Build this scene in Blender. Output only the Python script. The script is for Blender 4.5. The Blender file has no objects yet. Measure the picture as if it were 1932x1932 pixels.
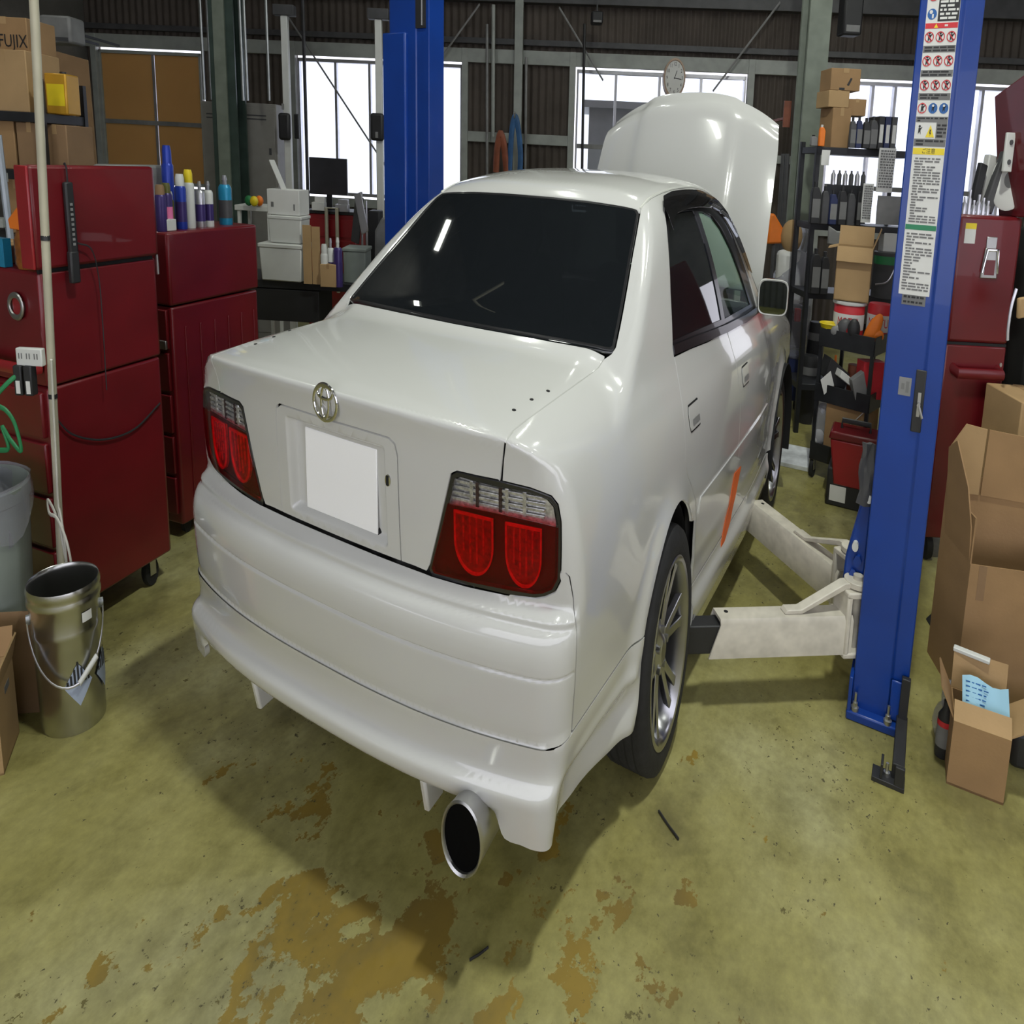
# A tuning workshop: white sedan on a two-post lift, tool cabinets, shelves and windows.
# Lengths are written in metres as (across, along, up) of the car and turned into scene
# units by U; the photograph shows everything narrow, so the units across are shorter.
import bpy, math, random
import numpy as np
from mathutils import Vector, Matrix
from mathutils.geometry import delaunay_2d_cdt

random.seed(7)
rng = np.random.default_rng(7)
U = np.array((0.876069, 0.62701, 1.5))
scene = bpy.context.scene
COL = scene.collection

# ------------------------------------------------------------------ camera
cam_d = bpy.data.cameras.new('camera'); cam = bpy.data.objects.new('camera', cam_d); COL.objects.link(cam)
cam_d.sensor_width = 36; cam_d.lens = 20.676; cam_d.shift_x = -0.1734; cam_d.shift_y = -0.26045
cam_d.clip_start = .05; cam_d.clip_end = 200
cam.matrix_world = Matrix.Translation((1.47383, -0.996136, 2.09185)) @ Matrix(((0.918825, 0.39097, 0.0538788), (-0.098288, 0.0944669, 0.990664), (0.38223, -0.915543, 0.125226))).transposed().to_4x4()
scene.camera = cam

# ------------------------------------------------------------------ world, exposure
world = bpy.data.worlds.new('overcast_sky'); scene.world = world; world.use_nodes = True
world.node_tree.nodes['Background'].inputs[0].default_value = (.90, .90, 1, 1)
world.node_tree.nodes['Background'].inputs[1].default_value = 2.2
vs = scene.view_settings
vs.view_transform = 'Standard'; vs.look = 'None'; vs.gamma = 1; vs.exposure = -0.05; vs.use_curve_mapping = False
scene.cycles.use_denoising = True
scene.cycles.max_bounces = 4; scene.cycles.diffuse_bounces = 2; scene.cycles.glossy_bounces = 3; scene.cycles.transmission_bounces = 3; scene.cycles.transparent_max_bounces = 10
scene.cycles.use_adaptive_sampling = True; scene.cycles.adaptive_threshold = .1
scene.cycles.caustics_reflective = False; scene.cycles.caustics_refractive = False
scene.cycles.sample_clamp_indirect = 6

# ------------------------------------------------------------------ materials
MATS = {}
def nodes_of(name):
    m = bpy.data.materials.new(name); m.use_nodes = True
    nt = m.node_tree; b = nt.nodes['Principled BSDF']; MATS[name] = m
    return m, nt, b, nt.nodes, nt.links
def ramp(nt, fac, stops):
    r = nt.nodes.new('ShaderNodeValToRGB'); e = r.color_ramp.elements
    while len(e) < len(stops): e.new(.5)
    for el, (p, c) in zip(e, stops): el.position = p; el.color = (*c, 1)
    nt.links.new(fac, r.inputs[0]); return r.outputs[0]
def tex(nt, kind, scale, vec=None, **kw):
    t = nt.nodes.new('ShaderNodeTex' + kind)
    if 'Scale' in t.inputs: t.inputs['Scale'].default_value = scale
    for k, v in kw.items(): t.inputs[k].default_value = v
    if vec is not None: nt.links.new(vec, t.inputs['Vector'])
    return t
def mat(name, col, rough=.5, metal=0., var=.12, scale=6., coat=0., spec=.5, bump=0., bscale=80., emit=None, estr=0.):
    m, nt, b, N, L = nodes_of(name)
    tc = N.new('ShaderNodeTexCoord')
    n = tex(nt, 'Noise', scale, tc.outputs['Object'], Detail=2, Roughness=.6)
    lo = tuple(c*(1-var) for c in col); hi = tuple(min(1, c*(1+var)) for c in col)
    L.new(ramp(nt, n.outputs[0], [(.3, lo), (.7, hi)]), b.inputs['Base Color'])
    b.inputs['Roughness'].default_value = rough; b.inputs['Metallic'].default_value = metal
    b.inputs['Coat Weight'].default_value = coat; b.inputs['Coat Roughness'].default_value = .03
    b.inputs['Specular IOR Level'].default_value = spec
    if bump:
        n2 = tex(nt, 'Noise', bscale, tc.outputs['Object'], Detail=4)
        bp = N.new('ShaderNodeBump'); bp.inputs['Strength'].default_value = bump; bp.inputs['Distance'].default_value = .01
        L.new(n2.outputs[0], bp.inputs['Height']); L.new(bp.outputs[0], b.inputs['Normal'])
    if emit:
        b.inputs['Emission Color'].default_value = (*emit, 1); b.inputs['Emission Strength'].default_value = estr
    return m
def glassy(name, tint, rough=.02, base=(.01, .012, .014), clear=.5, fres=1.5):
    m, nt, b, N, L = nodes_of(name)
    tr = N.new('ShaderNodeBsdfTransparent'); tr.inputs[0].default_value = (*tint, 1)
    b.inputs['Base Color'].default_value = (*base, 1); b.inputs['Roughness'].default_value = rough
    b.inputs['IOR'].default_value = fres; b.inputs['Coat Weight'].default_value = 1
    gl = N.new('ShaderNodeMixShader'); gl.inputs[0].default_value = clear
    L.new(b.outputs[0], gl.inputs[1]); L.new(tr.outputs[0], gl.inputs[2])
    L.new(gl.outputs[0], N['Material Output'].inputs[0]); return m

mat('paint', (.585, .585, .57), .15, var=.012, scale=2, coat=.9)
mat('paint_dull', (.70, .71, .66), .35, var=.03, coat=.3)
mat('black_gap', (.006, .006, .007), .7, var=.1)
mat('black_trim', (.012, .012, .014), .28, var=.1, coat=.4)
mat('black_plastic', (.02, .02, .022), .5)
mat('rubber', (.014, .014, .015), .75, var=.25, scale=20, bump=.15)
mat('chrome', (.82, .82, .84), .12, 1, var=.03)
mat('alloy', (.42, .42, .44), .28, 1, var=.1)
mat('steel', (.5, .5, .49), .38, 1, var=.15)
mat('galv', (.40, .42, .43), .42, .8, var=.2)
mat('tip_black', (.003, .003, .003), .9, spec=.05)
mat('plate_white', (1, 1, 1), .5, var=.0, emit=(1, 1, 1), estr=.0)
glassy('tint_glass', (.10, .11, .12), clear=.10)
glassy('clear_glass', (.80, .92, .86), base=(.02, .03, .03), clear=.86)
glassy('smoke_visor', (.10, .10, .11), base=(.012, .012, .013), clear=.25)
glassy('red_lens', (.95, .08, .15), base=(.20, .002, .006), clear=.80)
glassy('clear_lens', (.96, .96, .97), base=(.10, .10, .10), clear=.84)
mat('lamp_silver', (.80, .78, .80), .30, .75, var=.45, scale=80)
mat('lamp_dark', (.030, .006, .008), .3, 0, var=.3)
mat('bowl_red', (.42, .004, .026), .22, .55, var=.5, scale=70)
mat('ring_red', (.95, .02, .09), .2, .2, var=.3, scale=70)
mat('lamp_red', (.80, .01, .06), .18, .5, var=.5, scale=90)
mat('mirror_glass', (.20, .23, .26), .02, 1, var=0)
mat('interior', (.018, .018, .019), .8)
mat('tape', (.85, .16, .03), .6, var=.1)
mat('red_paint', (.140, .006, .010), .36, var=.18, scale=3, coat=.25)
mat('red_bright', (.27, .010, .015), .35, var=.12, scale=3, coat=.3)
mat('blue_paint', (.004, .042, .27), .34, var=.12, scale=3, coat=.2)
mat('arm_white', (.60, .56, .48), .45, var=.14, scale=14)
mat('cream_pipe', (.50, .47, .36), .5, var=.1)
mat('card', (.34, .205, .095), .8, var=.10, scale=5, bump=.05)
mat('card_light', (.43, .28, .135), .8, var=.08, scale=5, bump=.05)
mat('card_dark', (.27, .165, .085), .8, var=.12, scale=5, bump=.05)
mat('print_black', (.02, .02, .022), .6)
mat('print_grey', (.17, .17, .17), .6)
mat('print_red', (.60, .03, .04), .5)
mat('print_blue', (.02, .12, .38), .5)
mat('print_yellow', (.80, .62, .03), .5)
mat('print_green', (.02, .22, .10), .5)
mat('paper', (.72, .72, .70), .7, var=.04)
mat('paper_blue', (.30, .52, .66), .7, var=.05)
mat('white_plastic', (.66, .67, .65), .45, var=.05)
mat('grey_plastic', (.22, .25, .23), .6, var=.2, scale=4)
mat('dark_metal', (.025, .026, .030), .45, .3, var=.3)
mat('dark_grey', (.07, .07, .075), .5, var=.2)
mat('mid_grey', (.22, .22, .22), .5, var=.2)
mat('frame_pale', (.34, .36, .34), .5, var=.12)
mat('column_green', (.20, .23, .19), .5, var=.15)
mat('column_dark', (.045, .070, .060), .5, var=.2)
mat('locker', (.26, .25, .23), .55, var=.08)
mat('orange', (.90, .22, .02), .5, var=.1)
mat('yellow_plastic', (.80, .62, .02), .45)
mat('green_plastic', (.02, .18, .06), .5)
mat('amber', (.22, .075, .015), .2, var=.4, scale=25)
mat('pink', (.85, .20, .42), .5)
mat('navy', (.02, .03, .10), .5)
mat('can_purple', (.055, .035, .16), .35, .2)
mat('can_blue', (.02, .05, .38), .35, .2)
mat('can_cyan', (.02, .26, .46), .35, .2)
mat('can_olive', (.12, .12, .03), .4)
mat('silver', (.62, .62, .66), .3, .8, var=.1)
mat('green_cord', (.02, .20, .07), .5)
mat('white_cord', (.62, .60, .54), .5)
mat('hose_orange', (.24, .07, .035), .6, var=.3)
mat('hose_blue', (.035, .11, .26), .6, var=.3)
mat('tan_blind', (.52, .36, .17), .8, var=.04)
mat('yellow_tin', (.60, .32, .03), .35, .2)
for _n, _e in (('lamp_low', 54), ('lamp_mid', 48), ('lamp_high', 1150)):
    mat(_n, (.9, .9, .9), .5, emit=(.96, 1.0, .90), estr=_e)
mat('pail_metal', (.52, .52, .50), .27, 1, var=.2, scale=5)
mat('hazard_pale', (.36, .42, .55), .5)
mat('ladder_grey', (.42, .47, .53), .45, .3)
mat('clock_rim', (.50, .36, .27), .4)
mat('dusty_board', (.66, .68, .70), .6, var=.3, scale=9)
mat('shadow_dark', (.012, .013, .012), .6)  # near-black standing in for shadow at the right edge
mat('screen', (.03, .03, .035), .25)
glassy('film', (.86, .86, .90), rough=.12, base=(.5, .5, .55), clear=.68)
glassy('pane', (.92, .95, .98), base=(.05, .05, .05), clear=.9)

def corrugated(name, col):
    m, nt, b, N, L = nodes_of(name)
    tc = N.new('ShaderNodeTexCoord')
    n = tex(nt, 'Noise', 2.2, tc.outputs['Object'], Detail=7, Roughness=.65)
    L.new(ramp(nt, n.outputs[0], [(.25, tuple(c*.7 for c in col)), (.75, tuple(c*1.3 for c in col))]), b.inputs['Base Color'])
    b.inputs['Roughness'].default_value = .75
corrugated('siding', (.075, .060, .050))
corrugated('roofing', (.045, .045, .05))
corrugated('side_siding', (.16, .155, .145))

def floor_material():
    m, nt, b, N, L = nodes_of('floor_paint')
    tc = N.new('ShaderNodeTexCoord'); V = tc.outputs['Object']
    big = tex(nt, 'Noise', .9, V, Detail=5, Roughness=.55)
    base = ramp(nt, big.outputs[0], [(.32, (.240, .212, .052)), (.50, (.325, .296, .106)), (.66, (.400, .380, .190))])
    fine = tex(nt, 'Noise', 34, V, Detail=5, Roughness=.7)
    fr = ramp(nt, fine.outputs[0], [(.3, (.80, .80, .80)), (.7, (1.08, 1.08, 1.08))])
    mid = tex(nt, 'Noise', 4.5, V, Detail=6, Roughness=.68)
    md_ = ramp(nt, mid.outputs[0], [(.32, (.70, .69, .62)), (.5, (1, 1, 1)), (.68, (1.12, 1.13, 1.2))])
    m0 = N.new('ShaderNodeMix'); m0.data_type = 'RGBA'; m0.blend_type = 'MULTIPLY'; m0.inputs[0].default_value = 1; L.new(base, m0.inputs[6]); L.new(md_, m0.inputs[7]); base = m0.outputs[2]
    m1 = N.new('ShaderNodeMix'); m1.data_type = 'RGBA'; m1.blend_type = 'MULTIPLY'; m1.inputs[0].default_value = 1
    L.new(base, m1.inputs[6]); L.new(fr, m1.inputs[7])
    # worn patches: the old ochre coat shows where the pale coat has flaked, mostly behind the car
    grd = N.new('ShaderNodeVectorMath'); grd.operation = 'DISTANCE'; grd.inputs[1].default_value = (.50, -.42, 0)
    L.new(V, grd.inputs[0])
    near = N.new('ShaderNodeMapRange'); near.inputs[1].default_value = .35; near.inputs[2].default_value = 1.7
    near.inputs[3].default_value = .085; near.inputs[4].default_value = -.12
    L.new(grd.outputs['Value'], near.inputs[0])
    w = tex(nt, 'Noise', 4.2, V, Detail=10, Roughness=.66)
    add = N.new('ShaderNodeMath'); add.operation = 'ADD'; L.new(w.outputs[0], add.inputs[0]); L.new(near.outputs[0], add.inputs[1])
    worn = ramp(nt, add.outputs[0], [(.575, (0, 0, 0)), (.585, (1, 1, 1))])
    och = tex(nt, 'Noise', 2.0, V, Detail=4)
    oc = ramp(nt, och.outputs[0], [(.35, (.15, .105, .026)), (.6, (.26, .175, .026)), (.72, (.34, .225, .028))])
    m2 = N.new('ShaderNodeMix'); m2.data_type = 'RGBA'; L.new(worn, m2.inputs[0]); L.new(m1.outputs[2], m2.inputs[6]); L.new(oc, m2.inputs[7])
    # specks of dirt and dark oil marks
    spo = tex(nt, 'Noise', 1.6, V, Detail=3)
    def specks(scale, t, src, col):
        sp = tex(nt, 'Noise', scale, V, Detail=5, Roughness=.72)
        md = N.new('ShaderNodeMath'); md.operation = 'MULTIPLY_ADD'; md.inputs[1].default_value = .22; L.new(spo.outputs[0], md.inputs[0]); L.new(sp.outputs[0], md.inputs[2])
        spm = ramp(nt, md.outputs[0], [(t, (0, 0, 0)), (t + .02, (1, 1, 1))])
        mx = N.new('ShaderNodeMix'); mx.data_type = 'RGBA'; L.new(spm, mx.inputs[0]); L.new(src, mx.inputs[6]); mx.inputs[7].default_value = (*col, 1)
        return mx
    m3 = specks(13, .775, m2.outputs[2], (.125, .105, .030))
    m3 = specks(42, .755, m3.outputs[2], (.070, .060, .026))
    oil = tex(nt, 'Noise', 1.3, V, Detail=6, Roughness=.7)
    om = ramp(nt, oil.outputs[0], [(.50, (0, 0, 0)), (.72, (.8, .8, .8))])
    m4 = N.new('ShaderNodeMix'); m4.data_type = 'RGBA'; L.new(om, m4.inputs[0]); L.new(m3.outputs[2], m4.inputs[6]); m4.inputs[7].default_value = (.10, .085, .035, 1)
    L.new(m4.outputs[2], b.inputs['Base Color'])
    rr = ramp(nt, fine.outputs[0], [(.3, (.42, .42, .42)), (.7, (.62, .62, .62))]); L.new(rr, b.inputs['Roughness'])
    bp = N.new('ShaderNodeBump'); bp.inputs['Strength'].default_value = .25; bp.inputs['Distance'].default_value = .004
    L.new(worn, bp.inputs['Height']); bp.invert = True; L.new(bp.outputs[0], b.inputs['Normal'])
floor_material()

# ------------------------------------------------------------------ geometry helpers
def rotz(a):
    a = math.radians(a); return np.array([[math.cos(a), -math.sin(a), 0], [math.sin(a), math.cos(a), 0], [0, 0, 1]])
def rotx(a):
    a = math.radians(a); return np.array([[1, 0, 0], [0, math.cos(a), -math.sin(a)], [0, math.sin(a), math.cos(a)]])
def roty(a):
    a = math.radians(a); return np.array([[math.cos(a), 0, math.sin(a)], [0, 1, 0], [-math.sin(a), 0, math.cos(a)]])
class G:
    def __init__(s): s.v = []; s.f = []; s.M = np.eye(3); s.t = np.zeros(3)
    def at(s, loc=(0, 0, 0), M=None): s.t = np.array(loc, float); s.M = np.eye(3) if M is None else M; return s
    def raw(s, v, f):
        k = len(s.v); v = np.array(v, float) @ s.M.T + s.t
        s.v += v.tolist(); s.f += [tuple(i + k for i in q) for q in f]; return s
    def box(s, x0, x1, y0, y1, z0, z1):
        return s.raw([(x0,y0,z0),(x1,y0,z0),(x1,y1,z0),(x0,y1,z0),(x0,y0,z1),(x1,y0,z1),(x1,y1,z1),(x0,y1,z1)],
                     [(0,3,2,1),(4,5,6,7),(0,1,5,4),(1,2,6,5),(2,3,7,6),(3,0,4,7)])
    def cyl(s, p0, p1, r0, r1=None, n=16, caps=True):
        r1 = r0 if r1 is None else r1; p0 = np.array(p0, float); p1 = np.array(p1, float)
        d = p1 - p0; d /= max(np.linalg.norm(d), 1e-9)
        a = np.cross(d, (0, 0, 1.) if abs(d[2]) < .9 else (1., 0, 0)); a /= np.linalg.norm(a); b = np.cross(d, a)
        v = []
        for p, r in ((p0, r0), (p1, r1)):
            for i in range(n): t = 2*math.pi*i/n; v.append(p + r*(math.cos(t)*a + math.sin(t)*b))
        f = [(i, (i+1) % n, n + (i+1) % n, n + i) for i in range(n)]
        if caps: f += [tuple(range(n-1, -1, -1)), tuple(range(n, 2*n))]
        return s.raw(v, f)
    def tube(s, pts, r, n=8, closed=False):
        P = np.array(pts, float); m = len(P); v = []; f = []; prev = None
        for i in range(m):
            a = P[(i-1) % m] if closed or i > 0 else P[i]; c = P[(i+1) % m] if closed or i < m-1 else P[i]
            d = c - a; d /= max(np.linalg.norm(d), 1e-9)
            if prev is None: prev = np.cross(d, (0, 0, 1.) if abs(d[2]) < .9 else (1., 0, 0))
            u = prev - d*np.dot(prev, d); u /= max(np.linalg.norm(u), 1e-9); w = np.cross(d, u); prev = u
            rr = r[i] if hasattr(r, '__len__') else r
            for k in range(n): t = 2*math.pi*k/n; v.append(P[i] + rr*(math.cos(t)*u + math.sin(t)*w))
        for i in range(m if closed else m-1):
            j = (i+1) % m
            f += [(i*n+k, i*n+(k+1) % n, j*n+(k+1) % n, j*n+k) for k in range(n)]
        if not closed: f += [tuple(range(n-1, -1, -1)), tuple(range((m-1)*n, m*n))]
        return s.raw(v, f)
    def lathe(s, prof, n=24, c=(0, 0, 0), axis='z', arc=2*math.pi):
        v = []; f = []; m = len(prof)
        for i in range(n):
            t = arc*i/n
            for r, h in prof:
                p = (r*math.cos(t), r*math.sin(t), h)
                if axis == 'x': p = (h, r*math.cos(t), r*math.sin(t))
                if axis == 'y': p = (r*math.cos(t), h, r*math.sin(t))
                v.append((p[0]+c[0], p[1]+c[1], p[2]+c[2]))
        for i in range(n):
            j = (i+1) % n
            for k in range(m-1): f.append((i*m+k, j*m+k, j*m+k+1, i*m+k+1))
        return s.raw(v, f)
    def prism(s, poly, a0, a1, axis='y'):
        n = len(poly); v = []
        for a in (a0, a1):
            for p, q in poly: v.append({'y': (p, a, q), 'x': (a, p, q), 'z': (p, q, a)}[axis])
        f = [tuple(range(n)), tuple(range(2*n-1, n-1, -1))] + [(i, i+n, (i+1) % n + n, (i+1) % n) for i in range(n)]
        return s.raw(v, f)
    def ball(s, c, r, n=14, m=8):
        r = (r,)*3 if not hasattr(r, '__len__') else r; v = []; f = []
        for i in range(m+1):
            p = math.pi*i/m
            for k in range(n):
                t = 2*math.pi*k/n; v.append((c[0]+r[0]*math.sin(p)*math.cos(t), c[1]+r[1]*math.sin(p)*math.sin(t), c[2]+r[2]*math.cos(p)))
        for i in range(m):
            for k in range(n): f.append((i*n+k, (i+1)*n+k, (i+1)*n+(k+1) % n, i*n+(k+1) % n))
        return s.raw(v, f)
    def sheet(s, P, th=.0015):
        # a grid of points P[i][j] with a little thickness
        P = np.array(P, float); a, b = P.shape[:2]
        du = np.gradient(P, axis=0); dv = np.gradient(P, axis=1); n = np.cross(du, dv); n /= np.maximum(np.linalg.norm(n, axis=2, keepdims=True), 1e-9)
        v = np.concatenate([(P + n*th/2).reshape(-1, 3), (P - n*th/2).reshape(-1, 3)]); k = a*b; f = []
        for i in range(a-1):
            for j in range(b-1):
                q = (i*b+j, (i+1)*b+j, (i+1)*b+j+1, i*b+j+1); f.append(q); f.append(tuple(x+k for x in q[::-1]))
        ring = [i*b for i in range(a)] + [(a-1)*b+j for j in range(1, b)] + [i*b+b-1 for i in range(a-2, -1, -1)] + [j for j in range(b-2, 0, -1)]
        for i in range(len(ring)):
            p, q = ring[i], ring[(i+1) % len(ring)]; f.append((p, p+k, q+k, q))
        return s.raw(v, f)

def fix_normals(me):
    import bmesh
    bm = bmesh.new(); bm.from_mesh(me); bmesh.ops.recalc_face_normals(bm, faces=bm.faces); bm.to_mesh(me); bm.free()

def mesh_obj(name, g, material, parent=None, org=(0, 0, 0), rot=0, bevel=0., smooth=35, seg=2, recalc=True):
    v = (np.array(g.v) @ rotz(rot).T)*U
    me = bpy.data.meshes.new(name); me.from_pydata(v.tolist(), [], g.f)
    if recalc: fix_normals(me)
    me.materials.append(MATS[material])
    me.shade_smooth(); me.set_sharp_from_angle(angle=math.radians(smooth))
    o = bpy.data.objects.new(name, me); COL.objects.link(o)
    if parent is not None: o.parent = parent
    o.location = Vector(np.array(org)*U)
    if bevel:
        b = o.modifiers.new('edge', 'BEVEL'); b.width = bevel; b.segments = seg; b.limit_method = 'ANGLE'; b.angle_limit = math.radians(40)
    return o
def tag(o, label=None, cat=None, group=None, kind=None):
    if label: o['label'] = label
    if cat: o['category'] = cat
    if group: o['group'] = group
    if kind: o['kind'] = kind
    return o
class Thing:
    def __init__(s, name, label, cat, org=(0, 0, 0), rot=0, group=None, kind=None):
        s.o = bpy.data.objects.new(name, None); COL.objects.link(s.o); s.o.location = Vector(np.array(org)*U); s.rot = rot
        s.o.empty_display_size = .05
        tag(s.o, label, cat, group, kind)
    def add(s, name, g, material, under=None, **kw):
        return mesh_obj(name, g, material, parent=under or s.o, rot=s.rot, **kw)
def single(name, label, cat, g, material, org=(0, 0, 0), rot=0, group=None, **kw):
    return tag(mesh_obj(name, g, material, org=org, rot=rot, **kw), label, cat, group)
def structure(name, g, material, org=(0, 0, 0), rot=0, **kw):
    return tag(mesh_obj(name, g, material, org=org, rot=rot, **kw), kind='structure')

def text_geo(s, size, align='CENTER'):
    cu = bpy.data.curves.new('lettering', 'FONT'); cu.body = s; cu.size = size; cu.align_x = align; cu.align_y = 'CENTER'; cu.resolution_u = 2
    o = bpy.data.objects.new('lettering', cu); COL.objects.link(o)
    me = bpy.data.meshes.new_from_object(o.evaluated_get(bpy.context.evaluated_depsgraph_get()))
    v = np.array([x.co[:] for x in me.vertices]); f = [tuple(p.vertices) for p in me.polygons]
    bpy.data.objects.remove(o); bpy.data.curves.remove(cu); bpy.data.meshes.remove(me)
    return v, f
def lettering(g, s, size, loc, M=None, sx=1., align='CENTER', th=.0012):
    # flat letters in the local x-z plane facing -y, as thin raised print
    v, f = text_geo(s, size, align)
    w = np.stack([v[:, 0]*sx, 0*v[:, 0] - th, v[:, 1]], 1)
    g.at(loc, M).raw(w, f); g.at(); return g

# ------------------------------------------------------------------ lamps under the roof
def strip_lamp(label, x, y, z, rot, ln=1.25, w=.22, glow='lamp_mid'):
    t = Thing('strip_lamp', label, 'ceiling lamp', (x, y, z), rot, 'strip lamps hanging under the roof')
    t.add('housing', G().prism([(-w/2, .09), (w/2, .09), (w/2+.03, .01), (-w/2-.03, .01)], -ln/2, ln/2, 'y'), 'white_plastic')
    t.add('diffuser', G().raw([(-w/2, -ln/2 + .02, .004), (w/2, -ln/2 + .02, .004), (w/2, ln/2 - .02, .004), (-w/2, ln/2 - .02, .004)], [(3, 2, 1, 0)]), glow, recalc=False)
    for k in (-1, 1):
        t.add('hanger', G().cyl((0, k*ln*.35, .09), (0, k*ln*.35, 4.98 - z), .004, n=5), 'steel')
    return t
strip_lamp('white strip lamp over the left rear of the bay', -1.7, -3.6, 3.6, 11, glow='lamp_low')
strip_lamp('white strip lamp above the right rear of the car', 1.70, .25, 4.0, 11, .55, .16, 'lamp_high')
strip_lamp('white strip lamp at the right behind the camera', 4.0, -4.6, 3.3, 11, glow='lamp_low')
strip_lamp('white strip lamp in the middle behind the camera', 1.3, -5.4, 3.3, 11, glow='lamp_low')
strip_lamp('white strip lamp right of the lift post', 3.6, 2.2, 4.2, 11)
strip_lamp('white strip lamp above the left tool cabinets', -3.0, 1.9, 4.3, 11)
strip_lamp('white strip lamp high by the left wall', -7.05, -.62, 4.2, -22, .95)
strip_lamp('white strip lamp above the right shelving', 2.4, 5.2, 4.3, 11)
strip_lamp('white strip lamp above the front of the car', -1.2, 5.4, 4.3, 11)

# ------------------------------------------------------------------ building
WALL = np.array((-4.3641, 8.7767, 0)); WR = 25          # far wall: origin and turn; local x runs along it, -y into the room
S0, S1, DEPTH, TOP = -7.5, 8.0, 17.0, 5.0
fl = G().box(-11, 13, -7.5, 17, -.1, 0)
structure('floor', fl, 'floor_paint')

def corr(g, s0, s1, z0, z1, y=0., pitch=.12, d=.03):
    # corrugated steel sheet standing in the local x-z plane
    xs = []; x = s0; k = 0
    while x < s1 - 1e-6:
        xs.append((x, (0, d, d, 0)[k % 4])); x += pitch*(.35, .15, .35, .15)[k % 4]; k += 1
    xs.append((s1, xs[-1][1]))
    v = []; f = []
    for x, h in xs: v += [(x, y - h, z0), (x, y - h, z1)]
    n = len(v)
    v += [(s1, y + .05, z0), (s1, y + .05, z1), (s0, y + .05, z0), (s0, y + .05, z1)]
    for i in range(len(xs)-1): f.append((2*i, 2*i+2, 2*i+3, 2*i+1))
    f += [(n, n+2, n+3, n+1), (n-2, n, n+1, n-1), (n+2, 0, 1, n+3)]
    return g.raw(v, f)
HZ = (-2.2905, 2.2233)[1]                     # window head
SZ = (-2.5019, 0.9935)[1]                     # window sill
wa0, wa1 = (-7.2172, 1.7054)[0], (-5.4045, 1.7511)[0]
wb0, wb1 = (-3.7074, 1.7939)[0], (-0.9314, 1.8639)[0]
wc0, wc1 = (0.9312, 1.9109)[0], (3.5872, 1.9778)[0]
wd0, wd1 = (4.8644, 1.9208)[0], (7.8376, 1.998)[0]
g = G()
corr(g, S0, S1, HZ + .10, TOP)
corr(g, S0, S1, 0, SZ - .06)
for a, b in ((S0, wa0), (wa1, wb0), (wb1, wc0), (wc1, wd0), (wd1, S1)): corr(g, a + .03, b - .03, SZ - .06, HZ + .10)
structure('wall_far', g, 'siding', WALL, WR, smooth=20)
# other walls and the roof, with a wide half-open shutter behind the camera and a window and a half-raised shutter on the right
g = G(); corr(g, -DEPTH, 0, 0, TOP); g.v = [( S0 + y, x, z) for x, y, z in g.v]
structure('wall_left', g, 'side_siding', WALL, WR, smooth=20)
g = G(); corr(g, -DEPTH, -13.5, 0, TOP); corr(g, -13.5, -10.0, 0, 1.0); corr(g, -13.5, -10.0, 2.9, TOP); corr(g, -10.0, -2.6, 0, TOP); corr(g, -2.6, -.6, 1.15, TOP); corr(g, -.6, 0, 0, TOP)
g.v = [(S1 - y, x, z) for x, y, z in g.v]
structure('wall_right', g, 'side_siding', WALL, WR, smooth=20)
g = G(); corr(g, S0, -4.5, 0, TOP); corr(g, 6.5, S1, 0, TOP); corr(g, -4.5, 6.5, 0, .4); corr(g, -4.5, 6.5, 2.3, TOP)
g.v = [(x, -DEPTH - y, z) for x, y, z in g.v]
structure('wall_rear', g, 'side_siding', WALL, WR, smooth=20)
structure('ceiling', G().box(S0 - .1, S1 + .1, -DEPTH - .1, .1, TOP, TOP + .1), 'roofing', WALL, WR)

# pale steel frames on the far wall
n_trim = 0
def trim(x0, x1, z0, z1, y0=-.10, y1=-.03, m='frame_pale'):
    global n_trim; n_trim += 1
    return structure('trim_%d' % n_trim, G().box(x0, x1, y0, y1, z0, z1), m, WALL, WR, bevel=.004)
trim(S0, S1, HZ + .02, HZ + .14)                                   # head rail
trim(S0, S1, SZ - .10, SZ - .02)                                   # sill rail
for s in (wa0 - .06, wb0 - .07, wb1 + .05, wc0 - .07, wc1 + .06, wd0 - .07): trim(s - .05, s + .05, 0, HZ + .14, -.12, -.03)
zr = (0.0165, 1.5981)[1]
trim(wb1 + .1, wc0 - .12, zr - .045, zr + .045)
trim(wc1 + .1, wd0 - .12, zr - .10, zr - .03)
sc_ = (0.001, 2.1057)[0]
trim(sc_ - .065, sc_ + .065, 0, TOP, -.26, -.13, 'frame_pale')     # steel stud
zg = (1.8217, 2.755)[1]
trim(S0, S1, zg, zg + .22, -.20, -.03, 'dark_grey')                # girt
trim(S0, S1, zg - .35, zg - .30, -.12, -.03, 'dark_grey')

n_win = 0
def window(x0, x1, mull, rails=(), blind=False, z0=None, z1=None):
    global n_win; n_win += 1
    z0 = SZ if z0 is None else z0; z1 = HZ if z1 is None else z1
    t = Thing('window_%d' % n_win, None, None, WALL, WR, kind='structure')
    fr = G()
    for a, b in ((x0, x0 + .03), (x1 - .03, x1)): fr.box(a, b, -.06, .04, z0, z1)
    for a, b in ((z0, z0 + .03), (z1 - .03, z1)): fr.box(x0, x1, -.06, .04, a, b)
    t.add('window_frame', fr, 'silver' if not blind else 'frame_pale')
    xs = [x0] + list(mull) + [x1]
    for s in mull: t.add('mullion', G().box(s - .02, s + .02, -.05, .04, z0, z1), 'silver')
    for z in rails: t.add('rail', G().box(x0, x1, -.055, .045, z - .02, z + .02), 'mid_grey')
    for a, b in zip(xs[:-1], xs[1:]):
        t.add('pane', G().box(a + .005, b - .005, 0, .006, z0, z1), 'pane')
        if blind: t.add('blind', G().box(a + .025, b - .025, -.03, -.02, z0 + .02, z1 - .02), 'blind_tan')
    return t
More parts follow.
